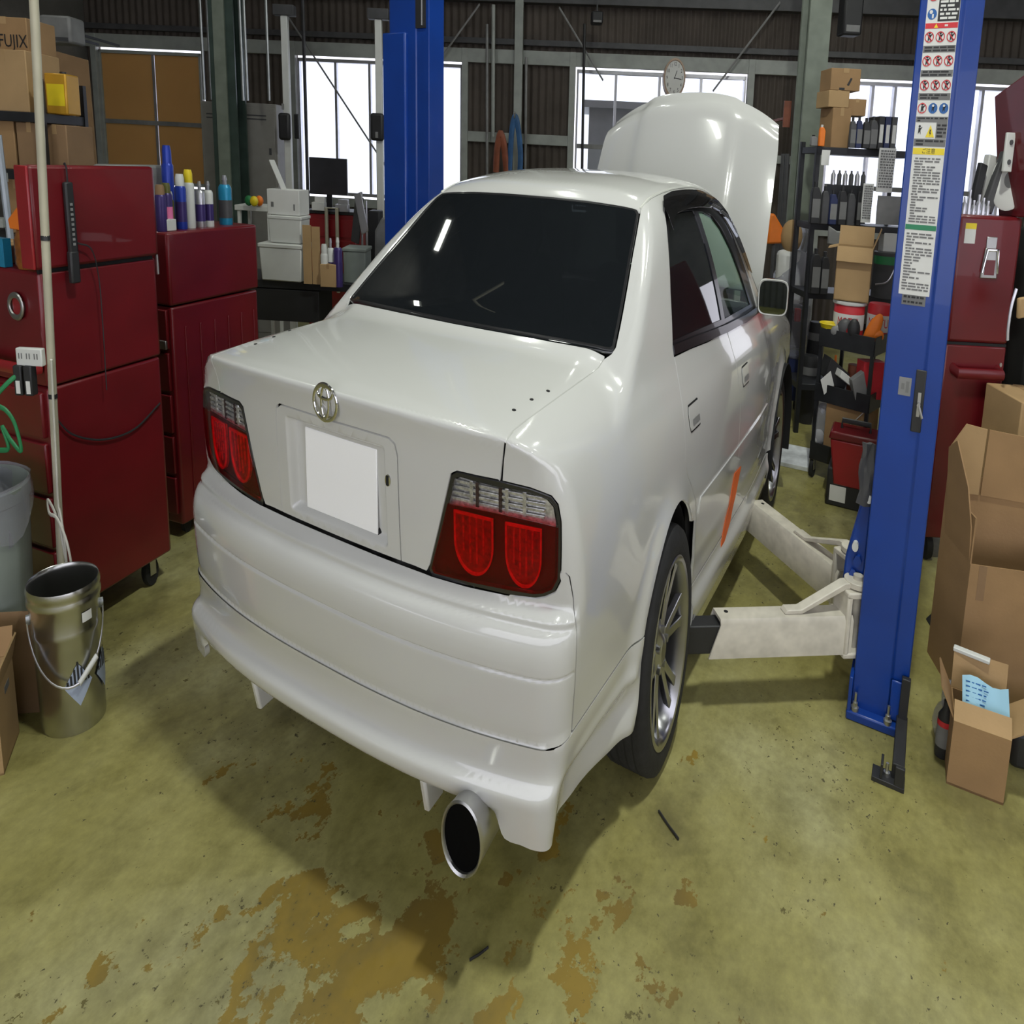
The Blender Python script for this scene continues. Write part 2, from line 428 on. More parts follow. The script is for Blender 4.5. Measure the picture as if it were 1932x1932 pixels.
def translucent(name, col):
    m, nt, b, N, L = nodes_of(name)
    tc = N.new('ShaderNodeTexCoord'); n = tex(nt, 'Noise', 1.2, tc.outputs['Object'], Detail=3)
    c = ramp(nt, n.outputs[0], [(.3, tuple(x*.9 for x in col)), (.7, col)])
    tr = N.new('ShaderNodeBsdfTranslucent'); L.new(c, tr.inputs[0]); L.new(c, b.inputs['Base Color']); b.inputs['Roughness'].default_value = .8
    mx = N.new('ShaderNodeMixShader'); mx.inputs[0].default_value = .30
    L.new(b.outputs[0], mx.inputs[1]); L.new(tr.outputs[0], mx.inputs[2]); L.new(mx.outputs[0], N['Material Output'].inputs[0])
translucent('blind_tan', (.60, .38, .15))
window(wa0, wa1, [(-6.2562, 1.7297)[0]], [(-6.7681, 1.5692)[1]], True)
window(wb0, wb1, [(-3.0636, 1.5708)[0], (-2.4864, 1.5865)[0], (-1.6712, 1.6086)[0]])
window(wc0, wc1, [(1.5557, 2.018)[0], (2.2455, 2.0349)[0], (2.8934, 2.1407)[0]], [(1.0625, 1.5616)[1]])
window(wd0, wd1, [(5.5106, 1.893)[0], (5.8435, 1.9018)[0], (6.4567, 1.918)[0], (7.1252, 1.9356)[0], (7.5026, 1.9456)[0]], [(7.1208, 1.3285)[1]])
b0 = (1.1576, 2.03); b1 = (3.4512, 2.0881)
single('outbuilding', 'pale grey outbuilding standing outside the window beyond the open bonnet', 'building',
       G().box(b0[0], b1[0] + .6, 3, 5, 0, b0[1]).box(b0[0] - .1, b1[0] + .7, 2.9, 5.1, b0[1], b0[1] + .08), 'white_plastic', WALL, WR)
single('ground_outside', 'pale concrete yard outside the far windows', 'ground', G().box(S0 - 6, S1 + 6, .3, 14, -.1, 0), 'locker', WALL, WR)

# bracing rods across the far wall
def rod(label, a, b, y=-.3):
    single('brace_rod', label, 'brace rod', G().cyl((a[0], y, a[1]), (b[0], y, b[1]), .012, n=6), 'mid_grey', WALL, WR, group='bracing rods on the far wall')
rod('thin brace rod slanting down across the left bright window', (-3.7648, 2.5679), (-2.0047, 1.1691))
rod('thin brace rod slanting up right of the left blue post', (-1.2098, 2.2737), (-0.6198, 2.7141))
rod('thin brace rod slanting down to the window left of the clock', (0.6283, 2.7106), (1.3462, 2.1219))
rod('thin brace rod slanting up from the raised bonnet corner', (3.0387, 2.074), (3.9563, 2.813))
# drop pipes in the middle bay
for lab, u, v0, v1 in (('thin grey drop pipe left in the dark wall bay', 919, 46, 330), ('pale drop pipe next to the wall stud', 931, 9, 258), ('thin dark pipe right of the wall stud', 993, 110, 330), ('black drop cable in front of the right bright window', 1101, 40, 330)):
    a = {919: (-0.5059, 2.555), 931: (-0.4081, 2.7194), 993: (0.1261, 2.2932), 1101: (1.0303, 2.5737)}[u]
    b = {919: (-0.4802, 1.2624), 931: (-0.3917, 1.6004), 993: (0.1444, 1.2814), 1101: (1.061, 1.3102)}[u]
    single('drop_pipe', lab, 'pipe', G().cyl((a[0], -.25 if u != 1101 else -.4, a[1]), (b[0], -.25 if u != 1101 else -.4, b[1]), .022 if u != 931 else .03, n=8),
           {919: 'mid_grey', 931: 'frame_pale', 993: 'mid_grey', 1101: 'black_plastic'}[u], WALL, WR, group='pipes hanging on the far wall')

# ==================================================================== the car
# ---- car body: one smooth implicit shape; every panel is cut from it ----
def spline(xs, ys):
    xs = np.array(xs, float); ys = np.array(ys, float)
    h = np.diff(xs); dl = np.diff(ys) / h
    m = np.zeros(len(xs))
    for i in range(1, len(xs) - 1):
        if dl[i-1] * dl[i] > 0:
            w1 = 2*h[i] + h[i-1]; w2 = h[i] + 2*h[i-1]
            m[i] = (w1 + w2) / (w1/dl[i-1] + w2/dl[i])
    m[0] = dl[0]; m[-1] = dl[-1]
    def f(x):
        x = np.clip(np.asarray(x, float), xs[0], xs[-1])
        i = np.clip(np.searchsorted(xs, x, side='right') - 1, 0, len(xs) - 2)
        t = (x - xs[i]) / h[i]
        return ((1+2*t)*(1-t)**2*ys[i] + t*(1-t)**2*h[i]*m[i]
                + t*t*(3-2*t)*ys[i+1] + t*t*(t-1)*h[i]*m[i+1])
    return f

def smax(a, b, k):
    h = np.maximum(k - np.abs(a - b), 0) / k
    return np.maximum(a, b) + h*h*k*.25

def smin(a, b, k):
    return -smax(-a, -b, k)

ZC, YA, YB, YL = .50, 1.15, 3.60, .80        # axis the panels are cast from
WHEEL_Y, WHEEL_Y2, WHEEL_Z = 1.075, 3.80, .305
rear_c = spline([.15, .25, .290, .300, .308, .318, .328, .340, .350, .357, .363, .369, .376, .388, .40, .42, .432, .4375, .4380, .445, .455, .47, .50, .54, .5610, .5662, .5714, .585, .60, .612, .622, .630, .636, .641, .643, .6535, .655, .660, .668, .672, .6722, .70, .76, .84, .89, .92, .945, .96, 1.0],
                [.06, .05, .040, .022, .004, -.016, -.027, -.031, -.030, -.025, -.014, .000, .009, .014, .015, .013, .010, .010, .0155, .0145, .012, .008, .004, .001, .000, .0075, .000, .000, .002, .006, .012, .020, .030, .044, .047, .050, .056, .070, .088, .096, .099, .096, .091, .086, .083, .076, .064, .056, .050])
side_w = spline([.10, .20, .25, .30, .38, .44, .445, .55, .62, .70, .76, .82, .87, .905, .935, .955, .975, 1.0],
                [.80, .835, .85, .856, .856, .862, .862, .870, .874, .872, .866, .852, .830, .806, .770, .735, .690, .62])
deck_y = spline([-.2, .06, .15, .40, .65, .85, 1.3, 3.0, 3.35, 3.9, 4.4, 4.75],
                [.957, .969, .978, .994, 1.006, 1.016, 1.03, .975, .955, .89, .80, .70])
side_y = spline([-.1, .3, .9, 1.6, 2.6, 3.4, 4.0, 4.4, 4.75], [-.010, -.002, 0, 0, -.008, -.045, -.085, -.11, -.19])
front_c = spline([.10, .25, .45, .60, .75, .9], [4.60, 4.66, 4.70, 4.70, 4.64, 4.5])
roof_y = spline([1.20, 1.42, 1.60, 1.9, 2.2, 2.5, 2.75, 3.0], [1.275, 1.328, 1.354, 1.377, 1.384, 1.372, 1.343, 1.285])
gh_w = spline([.85, .96, 1.05, 1.15, 1.25, 1.33, 1.40], [.835, .785, .748, .700, .640, .585, .53])
corner_k = spline([.2, .437, .46, .62, .68, .75, .95], [.055, .065, .085, .09, .06, .055, .05])

def body_f(x, y, z):
    X = np.abs(x)
    rc = rear_c(z); leg = np.clip((X - .660)/.040, 0, 1); leg = leg*leg*(3 - 2*leg)
    rc = np.where(z < .340, rc + (-.031 + (.340 - z)*.22 - rc)*leg, rc)
    rear = rc + .085*(X/.75)**2.6*np.where(z < .672, 1., .9) - y
    flare = 0
    for wy in (WHEEL_Y, WHEEL_Y2):
        r = np.hypot(y - wy, (z - WHEEL_Z))
        flare = flare + .022*np.exp(-((np.maximum(r, .33) - .33)/.055)**2)*np.clip((z - .12)/.1, 0, 1)
    crease = .005*np.exp(-((z - .845)/.02)**2)*0
    side = (X - side_w(z) - side_y(y) - flare - crease)*.93
    deck = (z - deck_y(y) + .024*(X/.72)**2.5)*.99
    front = y - front_c(z) + .28*(X/.8)**3
    f = smax(deck, rear*.98, .016)
    f = smax(f, side, corner_k(z))
    f = smax(f, front, .10)
    return f

def cabin_f(x, y, z):
    X = np.abs(x)
    roof = (z - roof_y(y) + .035*(X/.58)**3.2)
    side = (X - gh_w(z) + .02*((y - 1.9)/1.4)**2)*.88
    back = (.800 + (z - 1.016)*2.05 + .075*(X/.66)**2 - y)*.44
    wind = (y - 3.36 + (z - .95)*1.75 + .16*(X/.65)**2)*.5
    f = smax(roof, side, .075)
    f = smax(f, back, .028)
    f = smax(f, wind, .03)
    f = smax(f, .93 - z, .03)
    return f

def F(x, y, z):
    return smin(body_f(x, y, z), cabin_f(x, y, z), .05)

def dom(P):
    P = np.atleast_2d(np.array(P, float))
    x, y, z = P.T
    b = np.arctan2(z - ZC, x)
    rad = np.hypot(x, z - ZC)
    rho = np.where(y < YA, np.pi/2 - np.arctan2(YA - y, rad), np.pi/2 + (y - YA)/YL)
    return np.stack([rho*np.cos(b), rho*np.sin(b)], 1)

def cast(Q, fn=F, off=0.):
    Q = np.atleast_2d(Q); rho = np.hypot(Q[:, 0], Q[:, 1]); b = np.arctan2(Q[:, 1], Q[:, 0])
    sp = rho < np.pi/2
    d = np.stack([np.where(sp, np.sin(rho), 1)*np.cos(b), np.where(sp, -np.cos(rho), 0), np.where(sp, np.sin(rho), 1)*np.sin(b)], 1)
    O = np.stack([0*b, np.where(sp, YA, YA + (rho - np.pi/2)*YL), 0*b + ZC], 1)
    return root(O, d, .05, 1.9, fn, off)

def root(O, d, t0, t1, fn=F, off=0., n=38):
    lo = np.full(len(O), t0); hi = np.full(len(O), t1); done = np.zeros(len(O), bool)
    prev = lo.copy()
    for t in np.linspace(t0, t1, n)[1:]:
        P = O + d*t
        hit = (fn(*P.T) > off) & ~done
        lo = np.where(hit, prev, lo); hi = np.where(hit, t, hi); done |= hit
        prev = np.full(len(O), t)
    for _ in range(17):
        m = (lo + hi)/2; P = O + d*m[:, None]; ins = fn(*P.T) > off
        hi = np.where(ins, m, hi); lo = np.where(ins, lo, m)
    return O + d*((lo + hi)/2)[:, None]

def on_side(yz, fn=F, sgn=1):
    yz = np.atleast_2d(np.array(yz, float)); n = len(yz)
    P = root(np.stack([np.full(n, .2), yz[:, 0], yz[:, 1]], 1), np.tile([1., 0, 0], (n, 1)), 0, 1., fn)
    P[:, 0] *= sgn; return P

def on_rear(xz, fn=F):
    xz = np.atleast_2d(np.array(xz, float)); n = len(xz)
    return root(np.stack([xz[:, 0], np.full(n, .9), xz[:, 1]], 1), np.tile([0, -1., 0], (n, 1)), 0, 1.2, fn)

def on_top(xy, fn=F):
    xy = np.atleast_2d(np.array(xy, float)); n = len(xy)
    return root(np.stack([xy[:, 0], xy[:, 1], np.full(n, .6)], 1), np.tile([0, 0, 1.], (n, 1)), 0, 1.2, fn)

def grad(P, fn=F, e=1.5e-3):
    x, y, z = P.T
    g = np.stack([fn(x+e, y, z) - fn(x-e, y, z), fn(x, y+e, z) - fn(x, y-e, z), fn(x, y, z+e) - fn(x, y, z-e)], 1)
    return g/np.maximum(np.linalg.norm(g, axis=1, keepdims=True), 1e-12)


def dens(P, step):
    P = [np.array(p, float) for p in P]; out = []
    for a, b in zip(P, P[1:] + P[:1]):
        n = max(1, int(math.ceil(np.linalg.norm(b - a)/step)))
        for i in range(n): out.append(a + (b - a)*i/n)
    return np.array(out)
def inside(poly, Q):
    x, y = Q[:, 0], Q[:, 1]; r = np.zeros(len(Q), bool); a = poly; b = np.roll(poly, -1, 0)
    for (x0, y0), (x1, y1) in zip(a, b):
        if y0 == y1: continue
        c = ((y0 > y) != (y1 > y)) & (x < (x1 - x0)*(y - y0)/(y1 - y0) + x0); r ^= c
    return r
def mirror_loop(P):
    # right half from the middle outwards and back: closed by its mirror image
    P = [np.array(p, float) for p in P]
    return P + [p*np.array([-1, 1, 1]) for p in P[::-1] if abs(p[0]) > 1e-6]
def panel(name, loops, material, parent, fn=F, off=0., step=.022, th=.012, disp=None, mirror=False, rows=None):
    """cut a panel out of the body surface; loops are closed 3-D outlines lying near the surface"""
    D2 = [dom(dens(L, step*.7)) for L in loops]
    rmax = max(np.hypot(*d.T).max() for d in D2); rmin = min(np.hypot(*d.T).min() for d in D2)
    pts = []
    ds = step/.85
    for i in range(int(rmin/ds) - 1, int(rmax/ds) + 2):
        rho = (i + .5)*ds
        if rho <= 0: continue
        n = max(6, int(2*math.pi*math.sin(min(rho, math.pi/2))/ds))
        t = 2*math.pi*(np.arange(n) + .5*(i % 2))/n
        pts.append(np.stack([rho*np.cos(t), rho*np.sin(t)], 1))
    Q = np.concatenate(pts)
    if rows is not None:
        R_ = dom(np.concatenate(rows)); RR = R_
    lo = D2[0].min(0); hi = D2[0].max(0); Q = Q[((Q > lo) & (Q < hi)).all(1)]
    ok = inside(D2[0], Q)
    for h in D2[1:]: ok &= ~inside(h, Q)
    Q = Q[ok]
    B = np.concatenate(D2)
    if len(Q):
        keep = np.ones(len(Q), bool)
        for i in range(0, len(Q), 800):
            d = np.sqrt(((Q[i:i+800, None] - B[None])**2).sum(2)).min(1); keep[i:i+800] = d > ds*.5
        Q = Q[keep]
    if rows is not None:
        # rows of points follow the edges of the pressing; they replace the loose ones nearby
        ok = inside(D2[0], R_)
        for h in D2[1:]: ok &= ~inside(h, R_)
        R_ = R_[ok]; d = np.concatenate([np.sqrt(((R_[i:i+800, None] - B[None])**2).sum(2)).min(1) for i in range(0, len(R_), 800)]); R_ = R_[d > .004]
        if len(Q):
            d = np.concatenate([np.sqrt(((Q[i:i+800, None] - R_[None])**2).sum(2)).min(1) for i in range(0, len(Q), 800)]); Q = Q[d > ds*.8]
        Q = np.concatenate([Q, R_])
    A = np.concatenate([B, Q]); E = []; k = 0
    for d in D2: E += [(k + i, k + (i+1) % len(d)) for i in range(len(d))]; k += len(d)
    co, _, tri, orig, _, _ = delaunay_2d_cdt([Vector(a) for a in A], E, [], 0, 1e-7)
    co = np.array([c[:] for c in co]); tri = np.array(tri)
    cen = co[tri].mean(1); ok = inside(D2[0], cen)
    for h in D2[1:]: ok &= ~inside(h, cen)
    tri = tri[ok]
    P = cast(co, fn, off); n = grad(P, fn)
    if disp is not None: P = disp(P)
    # which way do triangles face
    fnm = np.cross(P[tri[:, 1]] - P[tri[:, 0]], P[tri[:, 2]] - P[tri[:, 0]])
    flip = (fnm*n[tri].mean(1)).sum(1) < 0; tri[flip] = tri[flip][:, ::-1]
    # fold the rim inwards so that the joints read as real gaps
    ed = {}
    for t in tri.tolist():
        for a, b in ((t[0], t[1]), (t[1], t[2]), (t[2], t[0])): ed[(a, b)] = t
    rim = [(a, b) for (a, b) in ed if (b, a) not in ed]
    nxt = {a: b for a, b in rim}; prv = {b: a for a, b in rim}; ids = {}
    V = P.tolist(); NN = n.tolist(); f = tri.tolist()
    if th:
        for a in nxt:
            b, c = nxt[a], prv.get(a, a); t = P[b] - P[c]; out = np.cross(t, n[a]); out /= max(np.linalg.norm(out), 1e-9)
            ids[a] = len(V); V.append((P[a] - n[a]*th + out*.0).tolist()); NN.append((out + .05*n[a]).tolist())
        for a, b in rim:
            if a in ids and b in ids: f.append((b, a, ids[a], ids[b]))
    V = np.array(V); NN = np.array(NN)
    if mirror: V = V*[-1, 1, 1]; NN = NN*[-1, 1, 1]; f = [q[::-1] for q in f]
    me = bpy.data.meshes.new(name); me.from_pydata((V*U).tolist(), [], f); me.materials.append(MATS[material]); me.shade_smooth()
    if disp is None:
        nn = NN/U; nn /= np.maximum(np.linalg.norm(nn, axis=1, keepdims=True), 1e-9)
        me.normals_split_custom_set_from_vertices(nn.tolist())
    else: me.set_sharp_from_angle(angle=math.radians(50))
    o = bpy.data.objects.new(name, me); COL.objects.link(o); o.parent = parent
    return o
def ring(z, fn=F, t0=-75, t1=75, n=110):
    # points round the tail of the car at height z
    a = np.radians(np.linspace(t0, t1, n)); d = np.stack([np.sin(a), -np.cos(a), 0*a], 1)
    return root(np.tile([0, .95, z], (n, 1)), d, .3, 1.5, fn)
def across(y, w, n, fn=F): return on_top(np.stack([np.linspace(-w, w, n), np.full(n, y)], 1), fn)
def both(name, loops, material, parent, **kw):
    return panel(name, loops, material, parent, **kw), panel(name, loops, material, parent, mirror=True, **kw)
def arc(cy, cz, r, a0, a1, n=18):
    return [(cy + r*math.cos(math.radians(a0 + (a1 - a0)*i/n)), cz + r*math.sin(math.radians(a0 + (a1 - a0)*i/n))) for i in range(n+1)]
def smooth_path(P, n=6):
    # Catmull-Rom through the points
    P = np.array(P, float); Q = np.concatenate([[2*P[0]-P[1]], P, [2*P[-1]-P[-2]]]); out = []
    for i in range(1, len(Q)-2):
        for k in range(n):
            t = k/n; a, b, c, d = Q[i-1:i+3]
            out.append(.5*((2*b) + (c-a)*t + (2*a-5*b+4*c-d)*t*t + (3*b-a-3*c+d)*t**3))
    return out + [P[-1]]

car = Thing('sedan_car', 'white four-door sedan with tinted rear glass and raised bonnet on the lift bay', 'car')
K = car.o
ARCH_Y, ARCH_R = 1.110, .360
# --- shared outlines on the right side -------------------------------------------------
TAIL = [(.476,.105,.868),(.496,.107,.8765),(.563,.117,.8765),(.636,.131,.8765),(.727,.152,.8735),(.788,.170,.866),(.806,.179,.853),(.815,.183,.825),(.816,.185,.78),(.815,.188,.722),(.800,.184,.700),(.770,.178,.688),(.742,.172,.682),(.66,.153,.676),(.525,.121,.674),(.402,.099,.674),(.392,.10,.682),(.434,.105,.773)]
GAPL = [(.660,.838,1.008),(.659,.79,.995),(.660,.479,.980),(.660,.264,.970),(.657,.170,.962),(.653,.128,.946),(.646,.129,.914),(.6385,.131,.8785)]
def shift(L, d): return [np.array(p) + np.array(d) for p in L]
# boot lid, with the number-plate garnish let into it
GX, GZ = .276, .905
gar = [(GX, .655), (GX, GZ-.03), (GX-.008, GZ-.009), (GX-.03, GZ)]
lid_front = [(x, .782 + .075*(x/.66)**2) for x in (0, .15, .3, .45, .58)]
lid = [tuple(p) for p in on_top(lid_front)] + shift(GAPL, (-.0035, 0, 0))[1:]
lid[len(lid_front):len(lid_front)] = [(.6535, .8495, 1.008)]
lid += [(.630,.131,.8805),(.563,.117,.8805),(.496,.107,.8805),(.4725,.105,.872),(.4295,.105,.773),(.392,.10,.690),(.380,.10,.6765)]
lid += [tuple(p) for p in on_rear([(.33, .6765), (GX + .004, .6765)])] + [tuple(p) for p in on_rear([(x + .004, z + .004) for x, z in gar[1:]])] + [tuple(on_rear([(0, GZ + .004)])[0])]
def up_over(e, n=75):
    # rays in the lengthways plane over the rear edge of the lid
    a = math.radians(e); x = np.linspace(-.665, .665, n); d = np.tile([0, -math.cos(a), math.sin(a)], (n, 1))
    return root(np.stack([x, np.full(n, .30), np.full(n, .80)], 1), d, .05, .5)
lid_rows = [up_over(e) for e in np.concatenate([np.arange(-30, 20, 5), np.arange(20, 50, 1.5), np.arange(50, 92, 4)])]
lid_o = panel('boot_lid', [mirror_loop(lid)], 'paint', K, step=.022, rows=lid_rows)
def S(t): t = np.clip(t, 0, 1); return t*t*(3-2*t)
def recess(P):
    X = np.abs(P[:, 0]); z = P[:, 2]; Q = P.copy()
    Q[:, 1] += .036*S((.226 - X)/.016)*S((z - .690)/.016)*S((.888 - z)/.014)
    return Q
gl = [tuple(on_rear([(0, GZ)])[0])] + [tuple(p) for p in on_rear(gar[::-1][:-1])] + [tuple(p) for p in on_rear([(GX, .80), (GX, .6765)])] + [tuple(on_rear([(.0, .6765)])[0])]
gxs = np.concatenate([np.linspace(-.204, .204, 15)] + [q*np.array([.208, .211, .214, .217, .220, .223, .226, .229, .238, .250, .262, .270]) for q in (1, -1)])
gzs = np.concatenate([np.linspace(.712, .868, 9), [.681, .686, .689, .692, .695, .698, .701, .704, .707, .872, .875, .878, .881, .884, .887, .890, .896, .901]])
gx_, gz_ = np.meshgrid(gxs, gzs)
panel('plate_garnish', [mirror_loop(gl)], 'paint', K, step=.03, disp=recess, rows=[on_rear(np.stack([gx_.ravel(), gz_.ravel()], 1))])
py = float(on_rear([(0, .78)])[0][1])
pl = G().box(-.165, .165, py + .029, py + .036, .702, .867)
plate = car.add('number_plate', pl, 'plate_white', bevel=.003); plate['label'] = 'blank white number plate'
kx = on_rear([(.238, .826)])[0]
car.add('key_lock', G().lathe([(.0, -.004), (.008, -.004), (.011, -.003), (.012, .004)], 16, tuple(kx), 'y'), 'chrome')
car.add('key_slot', G().box(kx[0]-.0045, kx[0]+.0045, kx[1]-.006, kx[1]-.003, kx[2]-.009, kx[2]+.009), 'black_gap')
# badge: three interlocking ovals
def oval(rx, rz, r, c, n=40):
    return G().tube([(c[0] + rx*math.cos(2*math.pi*i/n), c[1], c[2] + rz*math.sin(2*math.pi*i/n)) for i in range(n)], r, 8, True)
ec = on_rear([(0, .945)])[0] + np.array([0, -.007, 0])
bd = car.add('badge', oval(.052, .034, .0042, ec), 'chrome')
car.add('oval', oval(.017, .030, .0034, ec + np.array([0, -.001, 0])), 'chrome', under=bd)
car.add('oval', oval(.034, .0125, .0034, ec + np.array([0, -.001, .019])), 'chrome', under=bd)
for x, y in ((.596, .275), (.604, .374), (.615, .467)):
    for s in (1, -1):
        p = on_top([(s*x, y)])[0]; n = grad(np.array([p]))[0]
        car.add('bolt_hole', G().cyl(p - n*.004, p + n*.0012, .0065, n=10), 'black_gap')
# quarter panel, C-pillar, roof rail and A-pillar in one pressing
DLO_T = [(1.395,1.110),(1.520,1.228),(1.600,1.282),(1.665,1.306),(1.80,1.3175),(2.0,1.3215),(2.2,1.320),(2.36,1.312),(2.50,1.288),(2.60,1.250),(2.68,1.200),(2.77,1.120),(2.86,1.035),(2.93,.955)]
BELT = [(2.93,.945),(2.60,.947),(2.15,.957),(1.80,.969),(1.52,.979),(1.305,.985)]
CUT_R = [(1.305,.970),(1.306,.945),(1.290,.905),(1.262,.846),(1.245,.780),(1.246,.735),(1.270,.698),(1.345,.652),(1.420,.600),(1.462,.540)]
LIPZ = .447
arch_q = arc(ARCH_Y, WHEEL_Z, ARCH_R, 40, 156.5, 22)
ROOFL = [(.545,1.445),(.540,1.60),(.537,1.9),(.537,2.2),(.540,2.42),(.550,2.56)]
BACK_E = [(.674,.894,1.024),(.660,.962,1.058),(.645,1.032,1.094),(.621,1.133,1.146),(.596,1.234,1.198),(.579,1.305,1.233),(.563,1.372,1.266),(.5525,1.42,1.289)]
WIND_E = [(.568,2.62,1.305),(.600,2.69,1.255),(.640,2.79,1.185),(.680,2.91,1.105),(.715,3.03,1.03),(.735,3.11,.972)]
BUMP_C = [(.815,.187,.735),(.830,.194,.737),(.840,.202,.729),(.852,.211,.690),(.860,.214,.635),(.862,.212,.549),(.862,.210,LIPZ)]
side = []
side += shift(GAPL, (.0035, 0, 0))[:1] + [(.672,.868,1.0105)] + shift(BACK_E, (.006, 0, 0))
side += [tuple(p) for p in on_top(np.array(ROOFL) + [.0025, 0])] + shift(WIND_E, (.004, 0, 0)) + [(.752,3.10,.944)]
side += [tuple(p) for p in on_side([(2.94, .944)] + DLO_T[::-1])]
side += [tuple(p) for p in on_side([(1.302, .987)] + [(y - .005, z) for y, z in CUT_R])]
side += [tuple(p) for p in on_side(arch_q[1:])]
side += [tuple(p) for p in on_side([(.60, LIPZ + .002), (.40, LIPZ + .002)])] + shift(BUMP_C[::-1], (.0, .004, .0))
side += [(.8195,.189,.722),(.8205,.186,.78),(.8195,.184,.825),(.810,.180,.856),(.790,.171,.870),(.728,.153,.8778),(.645,.132,.8808)]
side += shift(GAPL[::-1][1:-1], (.0035, 0, 0))
for m in (False, True): panel('body_side', [side], 'paint', K, step=.02, mirror=m)
# roof
roof = [(0, 1.416, 1.32), (.2, 1.418, 1.318), (.4, 1.428, 1.31), (.5, 1.438, 1.303)] + [tuple(p) for p in on_top(ROOFL)] + [(.558, 2.60, 1.315), (.4, 2.66, 1.33), (.2, 2.70, 1.345), (0, 2.71, 1.35)]
panel('roof_panel', [mirror_loop(roof)], 'paint', K, step=.026)
for s in (1, -1):
    rl = smooth_path([p*np.array([s, 1, 1]) for p in on_top(ROOFL)], 5)
    car.add('drip_moulding', G().tube([p + np.array([0, 0, .001]) for p in rl], .0045, 6), 'paint_dull')
# rear screen with a black edge
bl = [(0, .806, 1.018), (.2, .814, 1.018), (.4, .836, 1.018), (.56, .862, 1.018), (.64, .877, 1.0175), (.668, .886, 1.0195)] + shift(BACK_E, (-.001, 0, 0))[:] + [(.535,1.436,1.297), (.50,1.434,1.302), (.4,1.424,1.309), (.2, 1.412, 1.315), (0, 1.408, 1.318)]
BLl = mirror_loop(shift(bl, (0, 0, 0)))
def inset(L, k, c=None):
    L = np.array(L, float); c = L.mean(0) if c is None else np.array(c); d = c - L
    return (L + d/np.maximum(np.linalg.norm(d, axis=1, keepdims=True), 1e-9)*k).tolist()
panel('rear_screen', [BLl], 'tint_glass', K, off=-.003, step=.03)
panel('screen_seal', [BLl, inset(BLl, .012)], 'black_trim', K, off=-.0012, step=.012, th=.004)
# windscreen
wl = [(0, 3.33, .965), (.3, 3.30, .965), (.6, 3.20, .965), (.72, 3.12, .972)] + [tuple(p) for p in WIND_E[::-1][1:]] + [(.553, 2.612, 1.312), (.4, 2.672, 1.328), (.2, 2.71, 1.342), (0, 2.722, 1.347)]
panel('windscreen', [mirror_loop(wl)], 'clear_glass', K, off=-.003, step=.04)
# door glass: black frame, tinted rear pane, clear front pane
dlo = [tuple(p) for p in on_side(DLO_T + BELT)]
gr = [(1.335,1.003),(1.410,1.105),(1.535,1.218),(1.62,1.268),(1.70,1.285),(1.85,1.292),(2.00,1.294),(2.045,1.292),(2.075,1.20),(2.09,1.08),(2.10,.985)]
gf = [(2.165,.982),(2.155,1.10),(2.135,1.20),(2.115,1.288),(2.22,1.286),(2.35,1.270),(2.46,1.232),(2.56,1.170),(2.66,1.085),(2.76,.985),(2.78,.975)]
grl = [tuple(p) for p in on_side(gr)]; gfl = [tuple(p) for p in on_side(gf)]
vis = [(1.400,1.128),(1.515,1.240),(1.595,1.293),(1.665,1.3155),(1.80,1.326),(2.0,1.330),(2.2,1.329),(2.37,1.320),(2.515,1.296),(2.62,1.258),(2.705,1.205),(2.80,1.12),(2.86,1.06)]
visi = [(2.78,1.075),(2.71,1.13),(2.62,1.196),(2.53,1.238),(2.42,1.266),(2.30,1.279),(2.1,1.284),(1.9,1.283),(1.72,1.275),(1.64,1.262),(1.585,1.236)]
visl = [tuple(p) for p in on_side(vis[2:] + visi)]
for m in (False, True):
    panel('window_frame', [dlo, grl, gfl], 'black_trim', K, off=-.006, step=.022, mirror=m)
    panel('rear_door_glass', [grl], 'tint_glass', K, off=-.010, step=.04, mirror=m)
    panel('front_door_glass', [gfl], 'clear_glass', K, off=-.010, step=.04, mirror=m)
    panel('wind_deflector', [visl], 'smoke_visor', K, off=.016, step=.022, th=.003, mirror=m)
    bm_ = [tuple(p) for p in on_side([(y, z + .006) for y, z in BELT] + [(y, z - .016) for y, z in BELT[::-1]])]
    panel('belt_moulding', [bm_], 'black_trim', K, off=.004, step=.02, mirror=m)
# doors
CUT_B = [(2.148,.947),(2.175,.905),(2.190,.845),(2.205,.765),(2.225,.68),(2.235,.572),(2.225,.47),(2.21,.352)]
CUT_F = [(2.985,.930),(3.05,.88),(3.09,.80),(3.11,.68),(3.12,.55),(3.12,.352)]
cr = [tuple(p) for p in on_side([(y + .005, z) for y, z in CUT_R])]
rd = [tuple(p) for p in on_side([(1.309, .9655)])] + cr[1:] + [tuple(p) for p in on_side([(1.492,.46),(1.502,.40),(1.502,.352)])] + [tuple(p) for p in on_side([(y - .005, z) for y, z in CUT_B[::-1]])] + [tuple(p) for p in on_side([(1.80,.950),(1.52,.961)])]
fd = [tuple(p) for p in on_side([(y + .005, z) for y, z in CUT_B])] + [tuple(p) for p in on_side([(y - .0025, z) for y, z in CUT_F[::-1]])] + [tuple(p) for p in on_side([(2.93,.9285),(2.60,.930)])]
